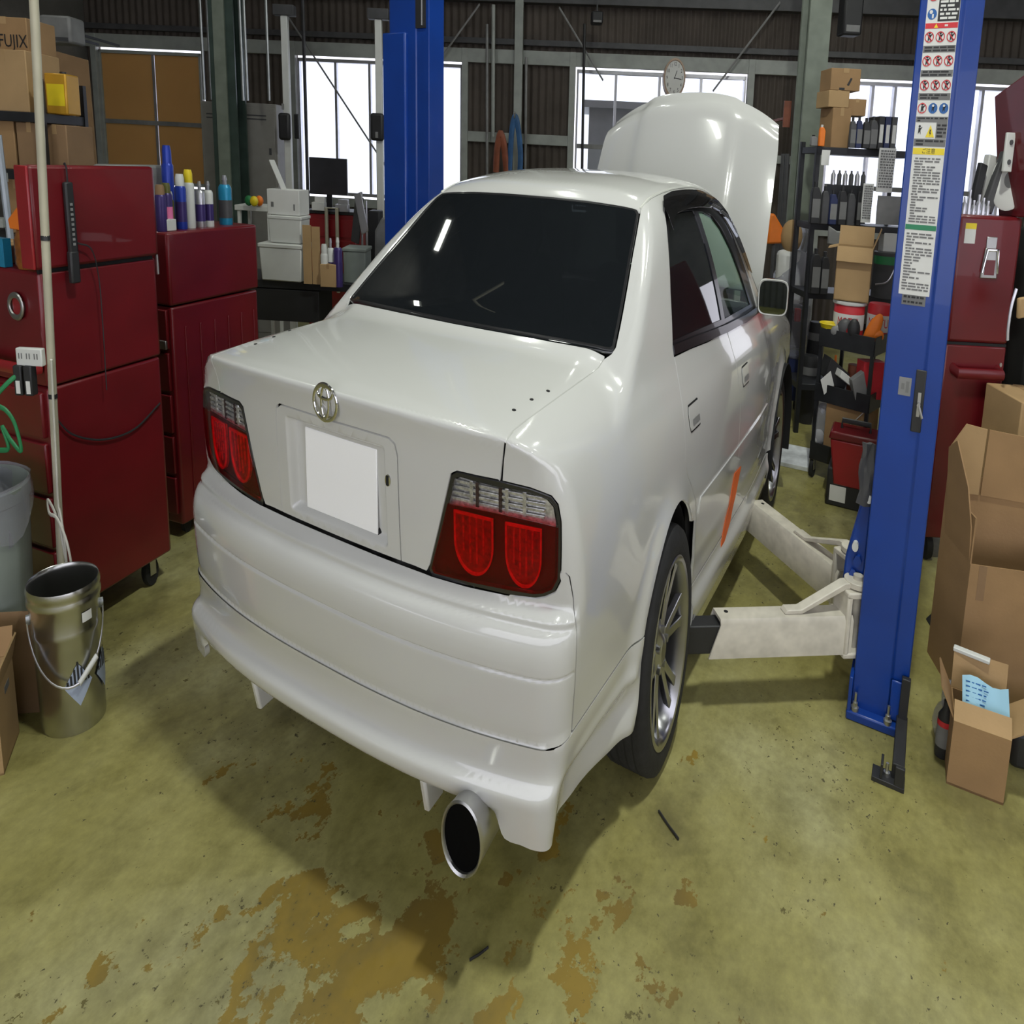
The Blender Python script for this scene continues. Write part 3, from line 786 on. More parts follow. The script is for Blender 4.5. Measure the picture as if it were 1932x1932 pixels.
for m in (False, True):
    r_, f_ = panel('rear_door', [rd], 'paint', K, step=.022, mirror=m), panel('front_door', [fd], 'paint', K, step=.022, mirror=m)
    for door, y0, y1, z0, z1 in ((r_, 1.315, 1.475, .786, .852), (f_, 2.275, 2.435, .765, .828)):
        c = .018
        hl = [(y0 + c, z0), (y1 - c*.5, z0), (y1, z0 + c*.5), (y1, z1 - c*.5), (y1 - c*.5, z1), (y0 + c, z1), (y0, z1 - c), (y0, z0 + c)]
        hp = [tuple(p) for p in on_side(hl)]
        panel('handle_recess', [hp], 'black_gap', door, off=.0012, step=.02, th=0, mirror=m)
        hi_ = [tuple(p) for p in on_side([(y0 + c, z0 + .005), (y1 - .012, z0 + .005), (y1 - .006, z0 + .011), (y1 - .006, z1 - .011), (y1 - .012, z1 - .005), (y0 + c, z1 - .005), (y0 + .005, z1 - c), (y0 + .005, z0 + c)])]
        h_ = panel('door_handle', [hi_], 'paint', door, off=.0045, step=.015, mirror=m)
        sl = [tuple(p) for p in on_side([(y0 + .04, z0 + .012), (y1 - .02, z0 + .012), (y1 - .02, z0 + .028), (y0 + .04, z0 + .028)])]
        panel('finger_slot', [sl], 'mid_grey', door, off=.0058, step=.02, th=0, mirror=m)
    for y0, y1 in ((1.476, 2.226), (2.232, 3.108)):
        st = [tuple(p) for p in on_side([(y, .594) for y in np.linspace(y0 + (.02 if y0 < 2 else 0), y1, 5)] + [(y, .552) for y in np.linspace(y1, y0, 5)])]
        panel('side_moulding', [st], 'paint', K, off=.006, step=.02, th=.008, mirror=m)
# sill skirt
sk = [tuple(p) for p in on_side([(1.474,.345),(1.9,.345),(2.6,.345),(3.2,.345),(3.42,.345),(3.40,.26),(3.36,.185),(2.6,.182),(1.9,.180),(1.50,.176),(1.478,.19)])]
def skirt(P):
    Q = P.copy(); Q[:, 0] += np.sign(P[:, 0])*.018*S((.335 - P[:, 2])/.05); return Q
panel('side_skirt', [sk], 'paint', K, step=.02, disp=skirt); panel('side_skirt', [sk], 'paint', K, step=.02, disp=skirt, mirror=True)
# front wing and bumper
arch_f = arc(WHEEL_Y2, WHEEL_Z, .352, 172, 20, 20)
fw = [tuple(p) for p in on_side([(y + .0025, z) for y, z in CUT_F])] + [tuple(p) for p in on_side(arch_f[:-1])] + [tuple(p) for p in on_side([(4.16, .50), (4.17, .62), (4.15, .70)])] + [(.70, 4.12, .80), (.69, 3.9, .87), (.695, 3.6, .92), (.70, 3.35, .945), (.74, 3.12, .942)]
both('front_wing', [fw], 'paint', K, step=.03)
fb = [(0, 4.6, .62), (.3, 4.58, .62), (.55, 4.5, .62), (.72, 4.3, .62), (.80, 4.18, .62), (.82, 4.17, .50), (.82, 4.15, .30), (.80, 4.2, .20), (.6, 4.45, .20), (.3, 4.6, .20), (0, 4.65, .20)]
panel('front_bumper', [mirror_loop([(x*.98, y, z) for x, y, z in fb])], 'paint', K, step=.05)
gr_ = G().box(-.45, .45, 4.36, 4.50, .63, .74)
car.add('grille', gr_, 'black_plastic', bevel=.01)
for s in (1, -1):
    car.add('headlamp', G().at((s*.58, 4.33, .68)).ball((0, 0, 0), (.12, .10, .055)), 'chrome')
# rear bumper
bz = .4388
br = [(0, .09, .6715), (.2, .09, .6715), (.375, .095, .6715), (.402, .099, .6705), (.525, .121, .6705), (.66, .153, .6725), (.742, .172, .678), (.772, .178, .684), (.803, .185, .697), (.8195, .190, .720)] + shift(BUMP_C, (0, -.002, 0))[:-1] + [tuple(p) for p in on_side([(.207, bz + .006)])]
br += [(.838,.16,bz+.002), (.80,.115,bz)] + [tuple(p) for p in on_rear([(.70, bz), (.5, bz), (.3, bz), (0, bz)])]
bzs = [.4405, .445, .45, .456, .463, .472, .485, .50, .52, .54, .551, .557, .5605, .5625, .5645, .5662, .5680, .5700, .5720, .576, .582, .59, .60, .607, .613, .619, .624, .629, .633, .637, .640, .6425, .645, .649, .6525, .6545, .657, .660, .664, .668, .68, .69, .70, .71, .72, .73]
panel('rear_bumper', [mirror_loop(br)], 'paint', K, step=.02, rows=[ring(z) for z in bzs])
# number-two piece: aero lip below the bumper, with little fins
def lipf(x, y, z):
    return body_f(x, y, z)
zt = .4368
lt = [tuple(p) for p in on_rear([(0, zt), (.3, zt), (.5, zt), (.70, zt)])] + [(.80, .115, zt), (.838, .16, zt+.002)] + [tuple(p) for p in on_side([(.22, LIPZ - .004), (.40, LIPZ - .003), (.60, LIPZ - .003), (.7825, LIPZ - .003), (.775, .38), (.765, .30), (.752, .235), (.60, .238), (.42, .248), (.26, .258)])]
lb = [(.792, .120, .262)] + [tuple(p) for p in on_rear([(.762, .262), (.732, .262), (.714, .266), (.705, .276), (.695, .300)])] + [tuple(p) for p in on_rear([(.67, .318), (.60, .322), (.5, .312), (.4, .304), (.2, .303), (0, .303)])]
def lipd(P):
    Q = P.copy(); X = np.abs(P[:, 0]); k = S((.385 - P[:, 2])/.03)*S((P[:, 1] - .22)/.12)*S((.74 - P[:, 1])/.06)
    Q[:, 0] += np.sign(P[:, 0])*(.010*np.exp(-((P[:, 2] - .375)/.018)**2) - .020*np.exp(-((P[:, 2] - .315)/.030)**2) + .008*np.exp(-((P[:, 2]-.25)/.02)**2))*S((P[:, 1] - .16)/.2)*S((.76 - P[:, 1])/.05)
    Q[:, 0] -= np.sign(P[:, 0])*.050*S((.42 - P[:, 2])/.17)*S((.78 - P[:, 1])/.40)*S((P[:, 1] - .10)/.16)*S((X - .60)/.2)
    return Q
panel('rear_lip', [mirror_loop(lt + lb)], 'paint', K, step=.0125, disp=lipd, th=.02, rows=[ring(z) for z in (.24,.25,.26,.27,.28,.288,.294,.299,.304,.309,.314,.319,.325,.331,.337,.343,.349,.353,.357,.360,.363,.366,.369,.372,.376,.382,.39,.40,.41,.42,.428,.432,.4345)])
for x in (-.36, .43):
    yb = float(on_rear([(x, .32)])[0][1])
    car.add('lip_fin', G().prism([(yb + .01, .315), (yb + .13, .315), (yb + .12, .245), (yb + .035, .240)], x - .012, x + .012, 'x'), 'paint', bevel=.006)
# tail lamps
def tail_lamp(sgn):
    m = sgn < 0; L = np.array(TAIL)
    c = np.array([.62, .15, .775])
    t = panel('tail_lamp', [L.tolist(), inset(L, .010, c)], 'black_trim', K, off=.0015, step=.011, mirror=m)
    t['label'] = 'red and clear tail lamp in a black rim'
    inn = inset(L, .009, c); n = len(inn)
    zs = .815
    up = []; dn = []
    for i in range(n):
        a, b = np.array(inn[i]), np.array(inn[(i+1) % n])
        (up if a[2] >= zs else dn).append(tuple(a))
        if (a[2] - zs)*(b[2] - zs) < 0:
            p = a + (b - a)*(zs - a[2])/(b[2] - a[2]); up.append(tuple(p)); dn.append(tuple(p))
    def order(L):
        # keep loop order but start after the longest jump
        L = [np.array(p) for p in L]; j = max(range(len(L)), key=lambda i: np.linalg.norm(L[i] - L[i-1])); L = L[j:] + L[:j]
        a, b = L[-1], L[0]; k = 8
        return L + [a + (b - a)*i/k + np.array([0, .02*4*(i/k)*(1-i/k)*.3, 0]) for i in range(1, k)]
    up, dn = order(up), order(dn)
    panel('clear_lens', [up], 'clear_lens', t, off=.004, step=.02, th=.006, mirror=m)
    panel('red_lens', [dn], 'red_lens', t, off=.004, step=.02, th=.006, mirror=m)
    panel('lamp_housing', [dn], 'lamp_dark', t, off=-.028, step=.02, th=0, mirror=m)
    panel('reflector', [up], 'lamp_silver', t, off=-.022, step=.02, th=0, mirror=m)
    def ov(cx, cz, rx, rz, k=1.):
        return [tuple(p) for p in on_rear([(cx + rx*k*math.cos(a), cz + rz*k*math.sin(a)) for a in np.linspace(0, 2*math.pi, 28, endpoint=False)])]
    def bowl(cx, hw, k=0.):   # flat-topped, round-bottomed reflector
        P2 = [(cx - hw + k, .806 - k), (cx + hw - k, .806 - k)] + [(cx + (hw - k)*math.cos(a), .752 + (.060 - k)*math.sin(a)) for a in np.linspace(0, -math.pi, 18)]
        return [tuple(p) for p in on_rear(P2)]
    for cx, hw in ((.545, .066), (.706, .056)):
        panel('bowl', [bowl(cx, hw)], 'bowl_red', t, off=-.014, step=.02, th=.008, mirror=m)
        panel('bowl_ring', [bowl(cx, hw), bowl(cx, hw, .0045)], 'ring_red', t, off=-.008, step=.006, th=.006, mirror=m)
        for k in range(4):
            x = cx + hw*(-.55 + .34*k); z0 = .705 + .02*abs(k - 1.5)
            pr = [tuple(p) for p in on_rear([(x, z0), (x + .005, z0), (x + .005, .80), (x, .80)])]
            panel('bowl_rib', [pr], 'lamp_red', t, off=-.010, step=.02, th=.004, mirror=m)
    for k in range(4):
        zz = .826 + .011*k
        pr = [tuple(p) for p in on_rear([(x, zz) for x in np.linspace(.474, .77, 7)] + [(x, zz + .004) for x in np.linspace(.77, .474, 7)])]
        panel('reflector_rib', [pr], 'lamp_silver', t, off=-.012, step=.02, th=.006, mirror=m)
    for k, x in enumerate((.535, .555, .63, .65, .705)):
        pr = [tuple(p) for p in on_rear([(x, .822), (x + .010, .822), (x + .010, .866), (x, .866)])]
        panel('reflector_rib', [pr], 'lamp_dark' if k in (1, 2) else 'lamp_silver', t, off=-.010, step=.02, th=.006, mirror=m)
tail_lamp(1); tail_lamp(-1)
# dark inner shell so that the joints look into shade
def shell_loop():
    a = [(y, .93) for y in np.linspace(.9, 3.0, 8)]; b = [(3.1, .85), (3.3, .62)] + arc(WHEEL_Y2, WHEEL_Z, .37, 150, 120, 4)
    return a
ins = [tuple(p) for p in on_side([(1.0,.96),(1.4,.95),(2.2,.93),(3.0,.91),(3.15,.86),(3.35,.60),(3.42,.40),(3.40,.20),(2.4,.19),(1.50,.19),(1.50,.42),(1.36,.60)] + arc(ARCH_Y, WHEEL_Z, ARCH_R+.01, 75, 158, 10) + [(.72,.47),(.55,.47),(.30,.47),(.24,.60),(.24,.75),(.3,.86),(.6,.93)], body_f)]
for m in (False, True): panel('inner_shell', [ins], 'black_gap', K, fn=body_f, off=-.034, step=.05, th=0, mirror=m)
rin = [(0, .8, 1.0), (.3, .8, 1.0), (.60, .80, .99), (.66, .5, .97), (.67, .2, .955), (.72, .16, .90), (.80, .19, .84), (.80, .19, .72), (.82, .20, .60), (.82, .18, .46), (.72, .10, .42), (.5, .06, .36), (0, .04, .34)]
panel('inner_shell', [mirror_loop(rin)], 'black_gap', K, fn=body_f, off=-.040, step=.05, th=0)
car.add('underbody', G().box(-.72, .72, .30, 4.3, .20, .30).box(-.62, .62, .16, 4.3, .26, .34), 'black_gap')
# cabin
cb = car.add('cabin_floor', G().box(-.70, .70, 1.0, 3.2, .32, .36), 'interior')
car.add('dashboard', G().box(-.68, .68, 2.95, 3.30, .55, .93), 'interior', bevel=.04)
car.add('parcel_shelf', G().box(-.62, .62, .92, 1.38, .93, .96), 'interior')
def seat(x):
    g = G().box(x - .24, x + .24, 2.12, 2.62, .36, .58); g.at((x, 2.10, .52), rotx(12)).box(-.24, .24, -.07, .07, 0, .60); g.box(-.13, .13, -.05, .05, .62, .80); g.at()
    return car.add('front_seat', g, 'interior', bevel=.03)
seat(.36); seat(-.36)
car.add('rear_seat', G().box(-.62, .62, 1.42, 1.85, .36, .60).at((0, 1.40, .55), rotx(18)).box(-.62, .62, -.07, .07, 0, .44), 'interior', bevel=.03)
sw = []
for i in range(28):
    a = 2*math.pi*i/28; p = rotx(-62) @ np.array([.185*math.cos(a), .185*math.sin(a), 0]); sw.append((.36 + p[0], 2.70 + p[1], .86 + p[2]))
car.add('steering_wheel', G().tube(sw, .015, 8, True).cyl((.36, 2.70, .86), (.36, 2.98, .72), .03, n=10).tube([sw[0], (.36, 2.70, .86), sw[14]], .014, 6), 'interior')
# bonnet, propped up: hinge at the scuttle
hy, hz, dy, dz, HL = 3.40, .960, .530, .848, .885
grid = []
for i in range(25):
    b = i/24; row = []
    for j in range(41):
        q = -1 + 2*j/40; w = .700 - .050*b - .03*S((b - .72)/.28)**2; x = q*w + .028*b
        bm = 1 - .115*abs(q)**2.4
        L_ = HL*b*bm; bul = .060*(1 - abs(q)**2.6)*S(b*3) + .016*S((.60 - abs(q))/.10)*S(b*4) - .075*S((b - .80)/.20)**2*1.0
        row.append((x, hy + dy*L_ - dz*bul, hz + dz*L_ + dy*bul))
    grid.append(row)
hood = car.add('bonnet', G().sheet(grid, .012), 'paint', smooth=60)
hood['label'] = 'raised white bonnet'
car.add('prop_rod', G().cyl((-.5, 4.2, .70), (-.45, 3.86, 1.55), .006, n=6), 'steel')
car.add('engine_bay', G().box(-.62, .62, 3.35, 4.35, .40, .62).box(-.22, .22, 3.5, 4.1, .62, .82).box(.3, .55, 3.5, 3.75, .62, .84), 'dark_metal', bevel=.02)
# door mirrors
def mirror(s):
    t = G(); n, m_ = 20, 10
    P = []
    cx, cy, cz = .862*s, 2.945, .990
    def rr(a, k):  # rounded square outline
        e = .42; return (math.copysign(abs(math.cos(a))**e, math.cos(a))*.088*k, math.copysign(abs(math.sin(a))**e, math.sin(a))*.062*k)
    rings = [(-.008, .90), (-.012, .97), (-.004, 1.0), (.03, .99), (.07, .86), (.10, .58), (.112, .2)]
    v = []; f = []
    for d, k in rings:
        for i in range(28):
            x, z = rr(2*math.pi*i/28, k); v.append((cx + x, cy + d, cz + z))
    for a in range(len(rings)-1):
        for i in range(28): f.append((a*28+i, a*28+(i+1) % 28, (a+1)*28+(i+1) % 28, (a+1)*28+i))
    f.append(tuple(range((len(rings)-1)*28, len(rings)*28)))
    Rm = rotz(14*s); cen = np.array([cx, cy, cz]); v = [tuple(Rm @ (np.array(p) - cen) + cen) for p in v]
    t.raw(v, f)
    o = car.add('door_mirror', t, 'paint', smooth=50)
    g2 = G(); pts = [(cx + rr(2*math.pi*i/28, .90)[0], cz + rr(2*math.pi*i/28, .90)[1]) for i in range(28)]
    g2.prism([(a - cx, b - cz) for a, b in pts], -.0105, -.004, 'y'); g2.v = [tuple(Rm @ np.array(p) + cen) for p in g2.v]; car.add('mirror_glass', g2, 'mirror_glass', under=o, smooth=20)
    car.add('mirror_foot', G().prism([((.775)*s, .935), ((.855)*s, .925), ((.875)*s, .955), ((.80)*s, .985), ((.765)*s, .985)], cy + .005, cy + .06, 'y'), 'paint', under=o, bevel=.01)
mirror(1); mirror(-1)
# orange masking tape on the sill
tp = [tuple(p) for p in on_side([(2.20,.515),(2.36,.505),(2.30,.44),(2.22,.36),(2.10,.318),(2.02,.316),(2.06,.365),(2.14,.42)])]
panel('masking_tape', [tp], 'tape', K, off=.004, step=.03, th=.003)
# wheels
def wheel(x, y, s):
    t = car.add('wheel', G().lathe([(.205, -.215), (.225, -.22), (.265, -.218), (.297, -.205), (.305, -.185), (.3055, -.11), (.305, -.035), (.298, -.015), (.272, -.002), (.245, -.004), (.228, -.010), (.222, -.02)], 56, (0, 0, 0), 'x'), 'rubber', smooth=60)
    if s < 0:
        for v in t.data.vertices: v.co.x *= -1
        t.data.flip_normals()
    t.location = Vector(np.array((x, y, WHEEL_Z))*U)
    def add(name, g, m_, **kw):
        if s < 0: g.v = [(-a, b, c) for a, b, c in g.v]
        return mesh_obj(name, g, m_, parent=t, **kw)
    for q in range(4):
        add('tread_groove', G().lathe([(.3062, -.06-.036*q), (.3062, -.054-.036*q)], 56, (0, 0, 0), 'x'), 'black_gap')
    add('rim', G().lathe([(.222, -.022), (.232, -.012), (.236, -.006), (.232, -.003), (.222, -.006), (.214, -.020), (.206, -.06), (.200, -.17), (.215, -.20)], 56, (0, 0, 0), 'x'), 'alloy', smooth=40)
    for k in range(6):
        for d in (-9, 9):
            a = math.radians(60*k + d + 12); b = math.radians(60*k + d*.62 + 12)
            g = G(); p = []
            for r, an, w, xx in ((.035, b, .017, -.052), (.11, (a+b)/2, .013, -.045), (.19, a, .012, -.032), (.220, a, .016, -.024)):
                c = np.array([xx, r*math.cos(an), r*math.sin(an)]); q = np.array([0, -math.sin(an), math.cos(an)])
                p.append((c - q*w, c + q*w, c + q*w*.7 + [-.030, 0, 0], c - q*w*.7 + [-.030, 0, 0]))
            v = [x_ for r_ in p for x_ in r_]; f = [(0, 1, 2, 3), (15, 14, 13, 12)]
            for i in range(3): f += [(i*4+j, (i+1)*4+j, (i+1)*4+(j+1) % 4, i*4+(j+1) % 4) for j in range(4)]
            g.raw(v, f); add('spoke', g, 'alloy', bevel=.003)
    add('hub', G().lathe([(0, -.034), (.030, -.034), (.036, -.040), (.052, -.046), (.075, -.056), (.078, -.09), (0, -.09)], 28, (0, 0, 0), 'x'), 'alloy')
    for k in range(5):
        a = 2*math.pi*k/5 + .3; add('lug_nut', G().cyl((-.056, .052*math.cos(a), .052*math.sin(a)), (-.034, .052*math.cos(a), .052*math.sin(a)), .010, n=6), 'steel')
    add('brake_disc', G().lathe([(.05, -.125), (.155, -.125), (.155, -.145), (.05, -.145)], 32, (0, 0, 0), 'x'), 'steel')
    return t
wheel(.900, 1.090, 1); wheel(-.900, 1.090, -1); wheel(.812, WHEEL_Y2, 1); wheel(-.812, WHEEL_Y2, -1)
for s in (1, -1):
    for cy, r in ((ARCH_Y, ARCH_R - .004), (WHEEL_Y2, .348)):
        g = G(); pr = []
        n = 26; v = []; f = []
        for i in range(n+1):
            a = math.radians(-12 + 204*i/n)
            for x in (.845, .60): v.append((s*x, cy + r*math.cos(a), WHEEL_Z + r*math.sin(a)))
        for i in range(n): f.append((2*i, 2*i+2, 2*i+3, 2*i+1))
        f.append(tuple(2*i+1 for i in range(n+1)))
        g.raw(v, f); car.add('wheel_well', g, 'black_gap', recalc=False)
# exhaust
ex = np.array([.622, -.040, .284]); ea = rotx(-4) @ rotz(6)
t = car.add('exhaust_tip', G().at(ex, ea).lathe([(.060, .34), (.064, .12), (.068, .02), (.070, .0), (.067, -.006), (.063, .0), (.060, .08), (.056, .12), (0, .125)], 40, (0, 0, 0), 'y'), 'steel', smooth=50)
car.add('bore_shade', G().at(ex, ea).lathe([(.0675, -.0045), (.066, .004), (.060, .012), (0, .014)], 36, (0, 0, 0), 'y'), 'tip_black', under=t)  # black cap near the mouth paints the darkness inside the pipe
car.add('silencer', G().at(ex + np.array([-.03, .30, -.005])).lathe([(0, 0), (.085, 0), (.09, .01), (.09, .55), (.085, .56), (0, .56)], 30, (0, 0, 0), 'y'), 'steel', under=t, smooth=40)

# ==================================================================== two-post lift
FACE = 30.26       # turn of things that face the room's entrance squarely
def lift_post(label, x0, x1, y, sgn, top=4.2):
    t = Thing('lift_post', label, 'lift post', ((x0 + x1)/2, y, 0), 0, 'posts of the car lift')
    w = (x1 - x0)/2; xc = w*.36
    prof = [(-w, 0), (xc, 0), (xc + .006, .010), (w, .010), (w, .19), (w - .03, .21), (-w + .03, .21), (-w, .19)]
    t.add('column', G().prism(prof, .02, top, 'z'), 'blue_paint', bevel=.008)
    return t, w
rp, pw = lift_post('blue lift post covered in warning stickers at the right', 1.540, 1.768, 1.93, 1)
rp.add('base_plate', G().box(-.13, .085, -.055, .40, 0, .025), 'blue_paint', bevel=.006)
rp.add('base_flange', G().box(-.128, -.112, -.05, .3, .02, .12).box(-.12, .07, .005, .015, .02, .07), 'blue_paint', bevel=.003)
for x, y in ((-.095, -.03), (.045, -.035), (.06, .02)):
    b = rp.add('anchor_bolt', G().cyl((x, y, .02), (x, y, .035), .018, n=14).cyl((x, y, .035), (x, y, .048), .012, n=6).cyl((x, y, .045), (x, y, .075), .006, n=8), 'steel')
rp.add('cable_bracket', G().box(.045, .095, -.012, .0, .03, .14), 'blue_paint', bevel=.004)
# stickers: (z from, z to) measured up the face
st = rp.add('warning_sticker', G().box(-.087, .030, -.0022, -.0004, 1.132, 1.92), 'paper')
P = {k: G() for k in ('print_black', 'print_grey', 'print_red', 'print_blue', 'print_yellow', 'print_green', 'paper')}
XA, XB = -.086, .029
def strip(m, z0, z1, x0=XA, x1=XB, y=.0030): P[m].box(x0, x1, -y, -.0022, z0, z1)
def lines(m, z0, z1, x0, x1, n, y=.0034, seed=0):
    r = random.Random(seed + int(z0*1000))
    for i in range(n):
        z = z1 - (i + .5)*(z1 - z0)/n; x = x0 + r.uniform(0, .004); h = (z1 - z0)/n*.28
        while x < x1 - .006:
            w = min(r.uniform(.008, .03), x1 - x)
            P[m].box(x, x + w, -y, -.0022, z - h, z + h); x += w + r.uniform(.002, .006)
            if r.random() < .12: break
def disc(m, x, z, r, y=.0032, ri=0., n=20):
    pts = [(x + r*math.cos(2*math.pi*i/n)*1.0, z + r*math.sin(2*math.pi*i/n)*.72) for i in range(n)]
    if ri:
        v = []; f = []
        for i in range(n):
            c, s = math.cos(2*math.pi*i/n), math.sin(2*math.pi*i/n); v += [(x + r*c, -y, z + r*s*.72), (x + ri*c, -y, z + ri*s*.72)]
        for i in range(n): j = (i+1) % n; f.append((2*i, 2*j, 2*j+1, 2*i+1))
        P[m].raw(v, f)
    else: P[m].prism(pts, -y, -.0022, 'y')
def figure(x, z, k=1.):   # little pictogram of a person
    disc('print_black', x, z + .009*k, .0045*k, .0034)
    P['print_black'].prism([(x - .004*k, z + .005*k), (x + .004*k, z + .005*k), (x + .006*k, z - .011*k), (x + .001*k, z - .004*k), (x - .005*k, z - .011*k)], -.0034, -.0022, 'y')
    P['print_black'].prism([(x + .002*k, z + .003*k), (x + .010*k, z + .008*k), (x + .011*k, z + .006*k), (x + .003*k, z - .001*k)], -.0034, -.0022, 'y')
def no_sign(x, z, k=1., slash=True):
    figure(x, z, k); disc('print_red', x, z, .0165*k, .0038, .0135*k)
    if slash: P['print_red'].prism([(x - .011*k, z + .0075*k), (x - .0085*k, z + .009*k), (x + .011*k, z - .0075*k), (x + .0085*k, z - .009*k)], -.0038, -.0022, 'y')
def zv(v): return 1.805 - v*.001163 if v < 280 else 1.4795 - (v - 280)*.001228
no_sign(-.066, zv(-6)); strip('print_black', zv(42), 1.92, -.045, XB); lines('paper', zv(40), zv(2), -.040, .026, 5, .0036)
disc('print_blue', -.066, zv(28), .0165); disc('paper', -.070, zv(24), .006, .0038); P['paper'].box(-.066, -.060, -.0038, -.0022, zv(36), zv(28))
strip('print_red', zv(55), zv(45)); P['print_yellow'].prism([(-.055, zv(54)), (-.040, zv(54)), (-.0475, zv(46))], -.0036, -.0022, 'y'); lines('paper', zv(53), zv(47), -.02, .02, 1, .0036)
for v in (71, 116, 162):
    for i, x in enumerate((-.068, -.029, .010)):
        no_sign(x, zv(v), 1., True)
for v0, v1 in ((87, 100), (133, 146), (177, 190), (222, 233)):
    strip('print_grey', zv(v1), zv(v0)); lines('print_black', zv(v1) + .001, zv(v0) - .001, XA + .003, XB - .003, 2, .0036)
no_sign(-.068, zv(206), 1., False)
for x in (-.029, .010): disc('print_blue', x, zv(206), .0165); figure(x, zv(206), .8); disc('paper', x, zv(201), .004, .0042)
strip('print_grey', zv(264), zv(233), -.010, XB); lines('print_black', zv(263), zv(235), -.008, XB - .002, 4, .0036)
figure(-.070, zv(248), .9); P['print_yellow'].prism([(-.046, zv(262)), (-.014, zv(262)), (-.030, zv(238))], -.0034, -.0022, 'y'); P['print_black'].prism([(-.032, zv(247)), (-.027, zv(247)), (-.029, zv(253)), (-.026, zv(253)), (-.031, zv(260)), (-.030, zv(255)), (-.033, zv(255))], -.004, -.0022, 'y')
strip('print_grey', zv(280), zv(265)); lines('print_black', zv(279), zv(266), XA + .003, XB - .003, 2, .0036)
strip('print_yellow', zv(295), zv(283))
lines('print_grey', zv(424), zv(300), XA + .008, XB - .006, 24); strip('print_green', zv(437), zv(427)); lines('print_grey', zv(555), zv(442), XA + .006, XB - .006, 20)
try: lettering(P['print_black'], 'ご注意', .013, (-.029, -.0028, zv(289)), sx=1.3)
except Exception: pass
for k, g in P.items():
    if g.v: tag(rp.add('sticker_print', g, k, under=st), kind='stuff')
s2 = rp.add('maker_label', G().box(-.072, .018, -.0020, -.0004, zv(583), zv(561)), 'print_grey')
P2 = G()
for z in (zv(567), zv(577)):
    x = -.066
    while x < .010: w = random.uniform(.008, .02); P2.box(x, x + w, -.0028, -.0018, z - .0025, z + .0025); x += w + .004
rp.add('label_print', P2, 'print_black', under=s2)
s3 = rp.add('serial_plate', G().box(-.050, -.002, -.0025, -.0004, .885, .930), 'mid_grey')
rp.add('plate_print', G().box(-.040, -.028, -.0032, -.002, .90, .915).box(-.022, -.010, -.0032, -.002, .893, .921), 'print_grey', under=s3)
rp.add('latch_slot', G().box(.012, .052, -.010, .0, .80, .955), 'black_plastic', bevel=.004)
rp.add('latch_lever', G().cyl((.034, -.012, .87), (.034, -.03, .87), .007, n=8).box(.028, .040, -.014, -.010, .84, .90).cyl((.034, -.028, .87), (.052, -.034, .84), .005, n=8), 'steel')
# carriage that slides on the post, at its left side
rp.add('carriage', G().prism([(-.114, .74), (-.150, .60), (-.205, .40), (-.215, .15), (-.114, .15)], .115, .20, 'y'), 'blue_paint', bevel=.008)
rp.add('carriage_pad', G().cyl((-.125, .12, .58), (-.125, .085, .58), .012, n=12), 'white_plastic')
rp.add('carriage_pad', G().cyl((-.165, .12, .44), (-.165, .09, .44), .014, n=12), 'white_plastic')
rp.add('carriage_bolt', G().cyl((-.15, .12, .40), (-.15, .092, .40), .018, n=6).cyl((-.165, .12, .36), (-.165, .095, .36), .016, n=6), 'blue_paint')
# black bar along the floor with its foot
f = Thing('floor_bar', 'black steel bar on the floor from the right lift post to a bolted foot', 'bar', (1.745, 1.60, 0))
f.add('bar', G().box(-.012, .034, -.01, .33, .006, .05), 'black_plastic', bevel=.003)
f.add('foot_plate', G().box(-.085, .04, -.05, .03, 0, .012).box(.0, .036, -.05, -.03, .012, .06).box(-.055, -.045, -.045, .025, .012, .05), 'black_plastic', bevel=.002)
f.add('foot_bolt', G().cyl((-.03, -.01, .012), (-.03, -.01, .022), .013, n=10).cyl((-.03, -.01, .02), (-.03, -.01, .045), .006, n=8), 'steel')
f.add('stay', G().box(-.006, .030, .30, .33, .0, .16), 'black_plastic', bevel=.003)

